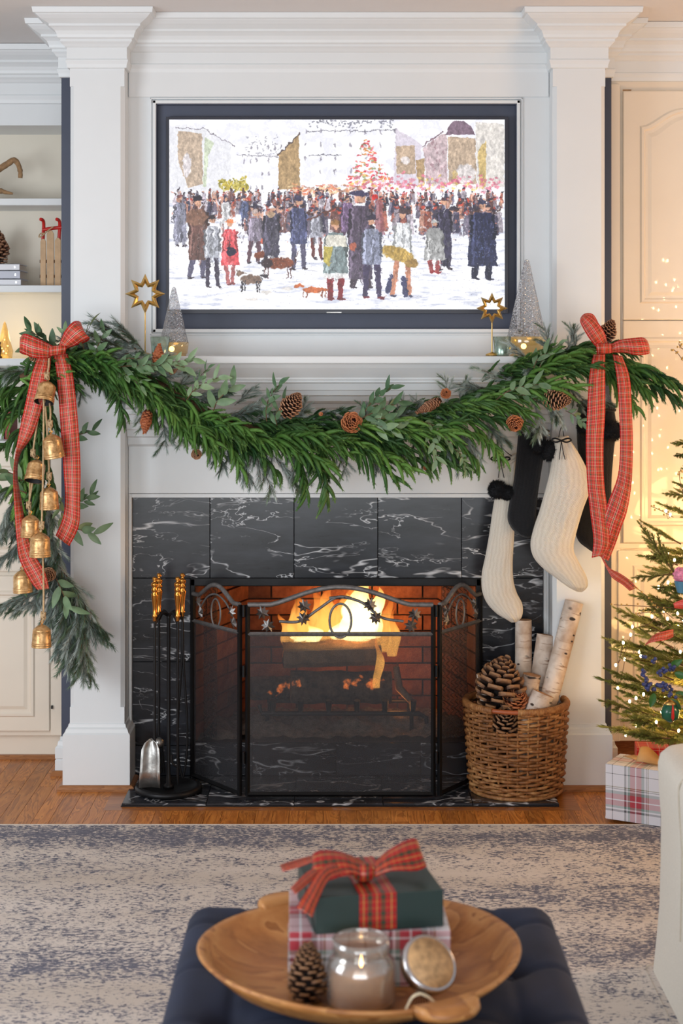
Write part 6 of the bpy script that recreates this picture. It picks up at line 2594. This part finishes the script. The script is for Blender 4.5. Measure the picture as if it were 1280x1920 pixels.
# lid leaning on the gift
lc = P(806, 1806, 2.70)
lax = Vector((.42, -.62, .66)).normalized()
ld = thing('jar_lid', 'silver rimmed candle lid with printed cork disc leaning beside the jar', 'lid', tuple(lc))
MB().lathe([(.046, -.022), (.0475, -.020), (.0475, -.010), (.050, -.008), (.050, 0), (.047, .003), (.043, .003)], lc, 40, axis=lax).obj('metal_rim', M['label_r'], ld)
MB().lathe([(.0435, .0005), (.0435, .0035), (.0004, .0037)], lc, 36, axis=lax).obj('cork_disc', M['lid'], ld)
MB().lathe([(.040, -.030), (.044, -.022), (.044, -.010), (.0004, -.010)], lc, 32, axis=lax).obj('inner_seal', M['wax'], ld)
# little cinnamon and ribbon bundle
cb = thing('twine_bundle', 'tiny bundle of twigs with a cream ribbon at the lid base', 'decoration', tuple(P(790, 1866, 2.66)))
c0 = P(788, 1874, 2.66)
mb = MB()
for k in range(7):
    mb.tube([c0 + Vector((-.016 + k * .005, -.002, -.008)), c0 + Vector((-.006 + k * .002, .006, .014))], .0012, 5)
mb.obj('twigs', M['stem'], cb)
mb = MB()
for s in (-1, 1):
    mb.tube(smooth_path([c0 + Vector((0, -.004, .012)), c0 + Vector((.014 * s, -.006, .006)), c0 + Vector((.026 * s, -.006, -.006 if s > 0 else -.018))], 4), [.005] * 9, 6, flat=.3)
mb.obj('cream_ribbon', M['wax'], cb)

CB = cone_mesh('pine_cone', .092, .033, 95, .85, M['cone_dark'], 17, .022)
o = lone_cone(CB, 575, 1858, 2.735, (.02, .05, 1), .98, 'brown open pine cone standing in the wooden bowl beside the jar')
o.location.z = TB + .017

# ------------------------------------------------------------------ christmas tree
TX, TY = 1.36, 5.33
tr = thing('christmas_tree', 'lit fir tree with ornaments in front of the glossy cabinet', 'tree', (TX, TY, .0))


def fir_mesh(seed, L=.30):
    R = random.Random(seed)
    mb = MB()
    def path(b, d, l, n, sag):
        pts = [b]
        for i in range(n):
            pts.append(pts[-1] + d * l / n)
            d = (d + Vector((0, 0, sag))).normalized()
        return pts
    stem = path(Vector((0, 0, 0)), Vector((1, 0, .05)), L, 6, .01)
    mb.tube(stem, [.0045, .004, .0035, .003, .0025, .002, .0012], 5, mi=1)
    needles_on(mb, stem[2:], 420, .016, .85, .0023, R, flatz=.6)
    for k in range(12):
        t = .10 + .80 * k / 12
        i = int(t * 6)
        b = stem[i].lerp(stem[i + 1], t * 6 - i)
        s = 1 if k % 2 else -1
        l = (.15 * (1.05 - t)) * R.uniform(.7, 1.15)
        a = R.uniform(.55, .9)
        pts = path(b, Vector((math.cos(a), s * math.sin(a), R.uniform(-.1, .25))).normalized(), l, 3, -.02)
        mb.tube(pts, [.002, .0018, .0015, .001], 4, mi=1)
        needles_on(mb, pts, int(l * 2000), .015, .85, .0023, R, flatz=.6)
    return mb.mesh('fir_branch', [M['fir'], M['stem']])


FIR = [fir_mesh(s) for s in (51, 52, 53)]
MB().tube([(TX, TY, .0), (TX, TY, 1.0), (TX, TY, 1.98)], [.022, .014, .004], 8).obj('trunk', M['stem'], tr)
MB().lathe([(.05, .0), (.05, .02), (.04, .05), (.036, .12), (.03, .13)], (TX, TY, 0), 20).obj('stand', M['black'], tr)
RT = random.Random(77)
tips = []
z = .26
lay = 0
while z < 1.93:
    rr = .305 * (1.95 - z) * .88 + .02
    n = max(5, int(13 * (1 - (z - .2) / 2.4)))
    for k in range(n):
        a = 2 * math.pi * (k + .5 * (lay % 2)) / n + RT.uniform(-.16, .16)
        # only the sides that can be seen are dense; the far side keeps every second branch
        if math.sin(a) > .55 and k % 2:
            continue
        ln = rr * RT.uniform(.86, 1.08)
        el = RT.uniform(-.02, .30)
        d = Vector((math.cos(a), math.sin(a), el)).normalized()
        s = ln / .30 * .98
        start = Vector((TX, TY, z)) + d * (ln * .08)
        place(RT.choice(FIR), 'fir_branch', tr, Matrix.Translation(start) @ frame_from(d, roll=RT.uniform(-.3, .3)) @ Matrix.Diagonal((s, min(s, 1.15), min(s, 1.15), 1)))
        tips.append((start, d, ln))
    z += .082 + .012 * lay / 10
    lay += 1
# branches read off the photograph, reaching towards the fireplace
for px0, py0, px1, py1, d in ((1260, 1350, 1122, 1322, 5.24), (1250, 1300, 1130, 1262, 5.28), (1262, 1240, 1128, 1205, 5.3), (1250, 1190, 1146, 1145, 5.3), (1262, 1215, 1152, 1168, 5.26), (1276, 1090, 1190, 985, 5.3), (1270, 1075, 1186, 1090, 5.25),
                               (1276, 1020, 1196, 982, 5.32), (1300, 930, 1242, 932, 5.3), (1300, 832, 1258, 838, 5.3), (1300, 850, 1266, 862, 5.28), (1262, 1330, 1152, 1300, 5.2), (1256, 1385, 1170, 1382, 5.15), (1262, 1180, 1205, 1128, 5.2), (1270, 1060, 1218, 1042, 5.3), (1270, 1142, 1200, 1152, 5.2), (1270, 1372, 1176, 1340, 5.2), (1262, 1275, 1160, 1240, 5.2),
                               (1290, 1300, 1185, 1288, 5.15), (1290, 1250, 1190, 1225, 5.15), (1290, 1350, 1200, 1350, 5.12), (1290, 1130, 1225, 1110, 5.2)):
    a, b = P(px0, py0, d), P(px1, py1, d)
    v_ = b - a
    s = v_.length / .30
    place(RT.choice(FIR), 'fir_branch', tr, Matrix.Translation(a) @ frame_from(v_, roll=RT.uniform(-.4, .4)) @ Matrix.Diagonal((s, max(.6, min(s, 1)), max(.6, min(s, 1)), 1)))
# string lights
sl = thing('string_lights', 'warm white string lights wound through the fir tree', 'lights', (TX, TY, .3))
bulb_me = MB().ball((0, 0, 0), .0036, 8, 6, sc=(1, 1, 1.6)).mesh('bulb', M['bulb'])
pos = []
for px, py, d in ((1234, 1101, 5.12), (1252, 1092, 5.14), (1256, 965, 5.14), (1248, 958, 5.16), (1244, 1145, 5.10), (1222, 1156, 5.08), (1251, 1160, 5.10), (1185, 1175, 5.12), (1182, 1190, 5.13), (1168, 1205, 5.10), (1198, 1222, 5.06), (1201, 1230, 5.06), (1154, 1247, 5.10),
                  (1246, 1197, 5.1), (1275, 1222, 5.1), (1206, 1302, 5.03), (1192, 1309, 5.03), (1180, 1315, 5.03), (1230, 1354, 5.0), (1240, 1335, 5.05), (1272, 1370, 5.0), (1270, 1150, 5.1), (1264, 1050, 5.12)):
    pos.append(P(px, py, d + .13))
for (s_, d_, ln) in tips:
    for q in (.5, .84):
        if RT.random() < (.75 if (d_.y > .1 and s_.z > .9) else .40):
            p = s_ + d_ * ln * q + Vector((RT.uniform(-.02, .02), RT.uniform(-.02, .02), RT.uniform(-.01, .02)))
            if not (p.y < TY - .1 and p.x < TX - .16):
                pos.append(p)
for px, py in ((1235, 780), (1273, 770), (1236, 817), (1222, 825), (1222, 850), (1267, 888), (1187, 905), (1234, 880), (1190, 925), (1184, 970), (1201, 967), (1214, 1042), (1234, 652), (1250, 690), (1264, 525), (1260, 545), (1268, 575), (1245, 560), (1275, 640), (1242, 730)):
    pos.append(Vector(((px - CX) * 6.44 / FPX, 5.47, CZ - (py - HY) * 6.44 / FPX)))     # rear side of the tree, seen mirrored in the glossy doors
for p in pos:
    o = place(bulb_me, 'bulb', sl, Matrix.Translation(p))
cord = MB()
srt = sorted(pos, key=lambda q: (round(q.z / .12), math.atan2(q.y - TY, q.x - TX)))
for a, b in zip(srt, srt[1:]):
    if (a - b).length < .13:
        cord.tube([a - Vector((0, 0, .006)), a.lerp(b, .5) - Vector((0, 0, .02)), b - Vector((0, 0, .006))], .0011, 4, cap=False)
cord.obj('wire', M['cord_green'] if 'cord_green' in M else M['stem'], sl)

# ornaments on the tree
bb_ = thing('berry_sprig', 'cluster of dusty blue berries on the tree with green holly leaves', 'ornament', tuple(P(1225, 1280, 5.02)))
RBs = random.Random(4)
mb = MB()
for (x0, y0, x1, y1, n) in ((1208, 1236, 1232, 1240, 5), (1200, 1258, 1216, 1290, 16), (1214, 1285, 1245, 1290, 16), (1236, 1262, 1262, 1248, 16), (1238, 1275, 1262, 1306, 14)):
    for k in range(n):
        t = k / max(1, n - 1)
        mb.ball(P(x0 + (x1 - x0) * t + RBs.uniform(-6, 6), y0 + (y1 - y0) * t + RBs.uniform(-6, 6), 5.0 + RBs.uniform(-.015, .015)), .0062, 8, 6)
mb.obj('berries', M['berry'], bb_)
bb_.children[0]['kind'] = 'stuff'
mb = MB()
for px, py, a in ((1262, 1250, .6), (1270, 1262, -.3), (1262, 1312, -.7), (1256, 1318, -1.6), (1232, 1300, -1.9), (1272, 1300, -.2)):
    leaf_geo(mb, P(px - 6, py, 5.01), Vector((math.cos(a), -.3, math.sin(a))), Vector((0, -1, .2)), .045, .024, 0, .1)
mb.obj('leaves', M['holly'], bb_)
M['pink'] = plain('pink_glitter', srgb(226, 132, 160), .5, nscale=120, var=.4, bump=.5)
M['teal'] = plain('blue_glass', srgb(88, 140, 168), .2, .2)
M['red'] = plain('red_velvet', srgb(200, 34, 28), .6)
M['green_orn'] = plain('green_gloss', srgb(30, 92, 70), .2)
ck = thing('cupcake_ornament', 'pink frosted blue glass ornament at the frame edge on the tree', 'ornament', tuple(P(1276, 1085, 5.02)))
mb = MB()
c = P(1280, 1078, 5.02)
mb.ball(c + Vector((0, 0, .0)), .030, 18, 12, sc=(1, 1, .8))
for k in range(60):
    u = Vector((RBs.gauss(0, 1), RBs.gauss(0, 1), RBs.gauss(0, .7))).normalized()
    mb.ball(c + Vector((u.x * .028, u.y * .028, u.z * .024)), .005, 6, 4)
mb.obj('frosting', M['pink'], ck)
mb = MB()
pr_ = [(.018, -.055), (.028, -.020), (.026, -.018)]
mb.lathe(pr_, c, 16, smooth=False)
mb.obj('cup', M['teal'], ck)
MB().tube([c + Vector((0, 0, .022)), c + Vector((0, 0, .05))], .001, 5).obj('hanger', M['gold'], ck)
pl = MB().strip([(P(1208, 1210, 5.06), P(1212, 1205, 5.06)), (P(1222, 1204, 5.02), P(1226, 1190, 5.04)), (P(1248, 1200, 5.03), P(1250, 1182, 5.05)), (P(1262, 1194, 5.07), P(1262, 1180, 5.08))], cross=2).obj('ribbon_loop', M['ribbon'])
solid(pl)
tag(pl, 'red plaid ribbon loop tucked among the tree branches', 'ribbon')
fo = thing('felt_ornament', 'dark green ornament with gold top and red pendant low on the tree', 'ornament', tuple(P(1256, 1330, 5.0)))
MB().lathe([(.004, -.05), (.026, -.035), (.030, -.012), (.018, .008), (.0004, .012)], P(1256, 1325, 5.0), 18).obj('ball', M['green_orn'], fo)
MB().lathe([(.018, .006), (.020, .010), (.010, .018), (.0004, .022)], P(1256, 1325, 5.0), 14).obj('cap', M['gold'], fo)
MB().lathe([(.0004, 0), (.005, .01), (.004, .03), (.0015, .05), (.0004, .052)], P(1261, 1352, 4.97), 8).obj('pendant', M['red'], fo)
so = thing('red_check_stocking_ornament', 'red check fabric ornament over the pink and blue one', 'ornament', tuple(P(1270, 1133, 5.02)))
solid(MB().strip([(P(1262, 1131, 5.01), P(1264, 1140, 5.01)), (P(1280, 1124, 5.0), P(1280, 1142, 5.0)), (P(1300, 1124, 5.0), P(1300, 1142, 5.0))], cross=2).obj('fabric', M['redcheck'], so), .004)
tw = thing('berry_twigs', 'wiry brown twigs with tiny berries poking out towards the fireplace', 'decoration', tuple(P(1230, 1150, 5.15)))
for pts in (((1262, 1160), (1225, 1130), (1200, 1108), (1178, 1092)), ((1262, 1140), (1210, 1137), (1150, 1134)), ((1240, 1150), (1215, 1148), (1190, 1152)), ((1262, 970), (1240, 958), (1222, 950)), ((1290, 690), (1272, 665), (1262, 655)), ((1290, 660), (1276, 652), (1272, 644)), ((1290, 960), (1274, 900), (1276, 880))):
    pp = smooth_path([P(a, b, 5.14) for a, b in pts], 4)
    tg_ = MB().tube(pp, .0012, 5).obj('twig', M['stem'], tw)
    mb2 = MB()
    for q in pp[2:]:
        mb2.ball(q + Vector((RBs.uniform(-.008, .008), 0, RBs.uniform(-.008, .008))), .0034, 6, 5)
    mb2.obj('tiny_berries', M['gold'], tg_)['kind'] = 'stuff'

# gifts under the tree
g1, T1 = gift_box('tartan_gift', 'large white tartan gift with kraft ribbon on the floor beside the plinth', (1.053, 5.322), (.30, .150, .183), -.50, .0108, M['tartan'], 5.15, uo=.7365, vo=.15)
sxx = .03
solid(MB().strip([(Vector(T1(-.13, .045, .1842)), Vector(T1(-.10, .074, .1842))), (Vector(T1(.02, -.03, .1842)), Vector(T1(.02, .02, .1842))), (Vector(T1(.148, -.05, .1842)), Vector(T1(.148, .0, .1842)))], cross=1).obj('kraft_band', M['raffia'], g1), .001)
mb = MB()
for sgn in (-1, 1):
    mb.strip([(Vector(T1(.02, -.02, .188)), Vector(T1(.02, .01, .196))), (Vector(T1(.02 + .045 * sgn, -.05, .198)), Vector(T1(.02 + .045 * sgn, .0, .236))), (Vector(T1(.02 + .075 * sgn, -.045, .196)), Vector(T1(.02 + .075 * sgn, .0, .228))), (Vector(T1(.02 + .035 * sgn, -.02, .190)), Vector(T1(.02 + .035 * sgn, .01, .196)))], cross=2)
solid(mb.obj('kraft_bow', M['raffia'], g1), .001)
g2, T2 = gift_box('red_gift', 'red and white check gift standing behind the tartan gift', (X(1222, 5.66), 5.66), (.115, .09, .172), -.1, .0005, M['redcheck'], 5.0)
g3, T3 = gift_box('green_gift', 'dark teal gift low behind the kraft ribbon bow under the tree', (X(1268, 5.62), 5.62), (.13, .12, .14), .1, .0005, M['green_paper'], 5.0)
# raise nothing else

# ------------------------------------------------------------------ armchair at the right edge
ac = thing('armchair', 'cream linen slipcovered wing armchair cut by the right frame edge', 'armchair', (1.1, 3.9, .0095))
# side wing outline in the YZ plane, thick in X
DA = 3.95
xw = X(1238, DA)
def px_z(y):
    return Z(y, DA)
mb = MB()
# loft of rounded sections from floor to top: half width grows outward at the bottom
secs = [(1925, 1226, .0), (1860, 1228, .0), (1780, 1236, .0), (1720, 1241, .0), (1640, 1243, .0), (1560, 1244, .0), (1500, 1240, .0), (1450, 1238, .0), (1432, 1243, .0), (1422, 1256, .0), (1419, 1275, .0)]
v, f = [], []
zs_ = []
bot = (Z(1925, DA), 1222)
secs2 = [(None, 1214, 0)] + secs
n = 0
ring = None
cols = 14
for (yy_, xl_, _) in secs2:
    z = .012 if yy_ is None else px_z(yy_)
    x0 = X(xl_ + 9, DA)
    x1 = 1.30
    y0, y1 = DA - .34, DA + .14
    r = min(.05, (x1 - x0) / 2.2)
    pts = []
    for (cx_, cy_, a0) in ((x0 + r, y0 + r, math.pi), (x1 - r, y0 + r, 1.5 * math.pi), (x1 - r, y1 - r, 0), (x0 + r, y1 - r, .5 * math.pi)):
        for k in range(6):
            a = a0 + (math.pi / 2) * k / 5
            pts.append((cx_ + r * math.cos(a), cy_ + r * math.sin(a), z))
    v += pts
    ring = len(pts)
    n += 1
for i in range(n - 1):
    for k in range(ring):
        l = (k + 1) % ring
        f.append((i * ring + k, i * ring + l, (i + 1) * ring + l, (i + 1) * ring + k))
f.append(tuple((n - 1) * ring + k for k in range(ring)))
mb.add(v, f, smooth=True)
mb.obj('side_wing', M['linen'], ac)
mb = MB()
mb.box(1.18, 1.85, DA - .62, DA + .1, .012, .42)
mb.obj('seat_base', M['linen'], ac, .03, bseg=3)
mb = MB().box(1.22, 1.80, DA - .64, DA - .02, .42, .54)
mb.obj('seat_cushion', M['linen'], ac, .04, bseg=4)
mb = MB().box(1.70, 1.86, DA - .62, DA + .1, .012, .66)
mb.obj('far_arm', M['linen'], ac, .05, bseg=4)
mb = MB().box(1.20, 1.86, DA - .02, DA + .13, .3, .98)
mb.obj('backrest', M['linen'], ac, .05, bseg=4)
# seam and hanging throw fold seen at the frame edge
sp = smooth_path([(X(xl_ + 9, DA) - .0012, 3.79, Z(yy_, DA)) for yy_, xl_, _ in secs[3:10]][::-1], 5)

MB().tube(sp, .0022, 6).obj('piping', M['linen_seam'], ac)

# ------------------------------------------------------------------ things on the bookcase shelves
DSH = 6.50
Z1, Z2, Z3, Z4 = Z(372, 6.42), Z(535, 6.42), Z(672, 6.42), Z(827, 6.05)


def twig(name, pts, rad, z0, label, mat):
    pp = smooth_path([P(a, b, d) for a, b, d in pts], 6)
    n = len(pp)
    rr = [rad[0] + (rad[1] - rad[0]) * i / (n - 1) for i in range(n)]
    rr = [q * (1 + .22 * noise.noise(Vector((i * .5, 1, 2)))) for i, q in enumerate(rr)]
    o = MB().tube(pp, rr, 10).obj(name, mat)
    return tag(o, label, 'driftwood')


twig('driftwood', [(-60, 368, 6.55), (-46, 350, 6.55), (-30, 334, 6.52), (0, 316, 6.50), (16, 306, 6.5), (26, 300, 6.5), (34, 308, 6.5), (38, 322, 6.48), (38, 334, 6.48)], (.016, .009), Z1, 'curved driftwood piece arching over the top shelf', M['driftwood'])
twig('driftwood', [(-40, 360, 6.50), (-20, 358, 6.5), (0, 358, 6.50), (12, 361, 6.5), (24, 363, 6.5)], (.018, .004), Z1, 'small pointed driftwood piece lying on the top shelf', M['driftwood'])
M['book_w'] = plain('white_book_cover', srgb(226, 228, 234), .5, var=.02)
M['book_g'] = plain('pale_grey_book_cover', srgb(192, 196, 208), .5, var=.02)
M['pages'] = plain('book_pages', srgb(226, 218, 204), .9, nscale=200, var=.08)


def book(x1px, z0, h, mat, label, w=.24):
    x1 = X(x1px, 6.46)
    x0 = x1 - w
    t = thing('book', label, 'book', ((x0 + x1) / 2, 6.53, z0), 'flat books on the middle shelf')
    mb = MB()
    mb.box(x0, x1, 6.455, 6.462, z0, z0 + h)
    mb.box(x0, x1, 6.455, 6.62, z0, z0 + .003)
    mb.box(x0, x1, 6.455, 6.62, z0 + h - .003, z0 + h)
    mb.obj('cover', mat, t, .0008)
    MB().box(x0 + .004, x1 - .004, 6.463, 6.616, z0 + .0032, z0 + h - .0032).obj('pages', M['pages'], t)
    if h < .036:
        MB().box(x1 - .022, x1 - .016, 6.4545, 6.4555, z0 + h * .35, z0 + h * .65).obj('spine_mark', M['label_r'], t)


zb = Z2 + .0005
book(39.5, zb, .026, M['book_w'], 'bottom white book of the flat stack on the shelf')
book(38, zb + .0265, .034, M['book_g'], 'pale grey-blue book in the middle of the flat stack')
book(37, zb + .061, .027, M['book_w'], 'top white book of the flat stack under the pine cone')
CS_ = cone_mesh('pine_cone', .135, .052, 120, .9, M['cone'], 27, .034)
o = lone_cone(CS_, -8, 493, 6.53, (0, 0, 1), 1.0, 'big brown pine cone standing on the stacked books')
o.location.z = zb + .0885

sd = thing('toy_sled', 'small wooden sled with red runners leaning upright on the shelf', 'sled', (X(97, 6.5), 6.5, Z2 + .0005))
ds = 6.50
for x0, x1, yt in ((76, 86, 448), (88, 101, 432), (103, 114, 446)):
    x0_, x1_, zt_ = X(x0, ds), X(x1, ds), Z(yt, ds)
    c_ = (x1_ - x0_) * .3
    MB().sheet([(x0_, Z2 + .001), (x1_, Z2 + .001), (x1_, zt_ - c_ * 1.6), (x1_ - c_, zt_), (x0_ + c_, zt_), (x0_, zt_ - c_ * 1.6)], ds - .004, ds + .004).obj('slat', M['sledwood'], sd, .001)
for y_ in (490, 518):
    MB().box(X(74, ds), X(115, ds), ds + .004, ds + .012, Z(y_ + 3, ds), Z(y_ - 3, ds)).obj('crossbar', M['stem'], sd)
for x_ in (80, 110):
    MB().tube(smooth_path([P(x_, 532, ds + .03), P(x_, 470, ds + .03), P(x_ + 1, 440, ds + .028), P(x_ + 2, 424, ds + .022), P(x_ + 1, 414, ds + .01), P(x_ - 4, 411, ds - .006)], 5), .007, 8).obj('runner', M['redpaint'], sd)
MB().tube([P(80, 431, ds + .02), P(98, 428, ds + .02), P(118, 426, ds + .02)], .0075, 8).obj('steering_bar', M['redpaint'], sd)
MB().tube(smooth_path([P(100, 425, ds - .004), P(88, 434, ds - .012), P(78, 443, ds - .012), P(73, 444, ds - .008), P(76, 438, ds), P(84, 438, ds + .002)], 5), .0026, 6).obj('pull_cord', M['rope'], sd)

# amber glass tree with fairy lights, small brown figure; red books on the counter
at = thing('amber_glass_tree', 'small amber glass tree lit from inside on the lower shelf', 'ornament', (X(9, 6.5), 6.5, Z3))
MB().lathe([(.030, .001), (.034, .03), (.022, .07), (.014, .11), (.006, .14), (.0004, .15)], (X(9, 6.5), 6.5, Z3), 20).obj('glass_body', M['amber'], at)
for a_, b_ in ((3, .02), (-5, .04), (6, .05), (0, .075), (-2, .03)):
    MB().ball((X(9 + a_, 6.5), 6.495, Z3 + b_), .0028, 6, 5).obj('bulb', M['tealight'], at)
fg = thing('wooden_figure', 'little brown carved figure at the frame edge on the lower shelf', 'ornament', (X(-2, 6.46), 6.46, Z3))
MB().lathe([(.012, .0005), (.014, .004), (.007, .012), (.011, .03), (.010, .045), (.0055, .052), (.009, .062), (.0004, .074)], (X(-2, 6.46), 6.46, Z3), 14).obj('figure', M['stem'], fg)
M['book_r'] = plain('red_book_cover', srgb(150, 26, 24), .5)
for k, (xx_, lab, mt) in enumerate(((-6, 'red upright book at the frame edge on the counter', 'book_r'), (6, 'cream upright book between red ones on the counter', 'book_w'), (18, 'red upright book nearest the garland on the counter', 'book_r'))):
    x0 = X(xx_ - 5, 6.2)
    x1 = X(xx_ + 5, 6.2)
    t_ = thing('book', lab, 'book', ((x0 + x1) / 2, 6.24, Z4), 'upright books on the counter')
    mb = MB()
    mb.box(x0, x1, 6.16, 6.166, Z4 + .0005, Z4 + .115)
    mb.box(x0, x0 + .002, 6.16, 6.30, Z4 + .0005, Z4 + .115)
    mb.box(x1 - .002, x1, 6.16, 6.30, Z4 + .0005, Z4 + .115)
    mb.obj('cover', M[mt], t_, .0006)
    MB().box(x0 + .0022, x1 - .0022, 6.167, 6.297, Z4 + .003, Z4 + .112).obj('pages', M['pages'], t_)
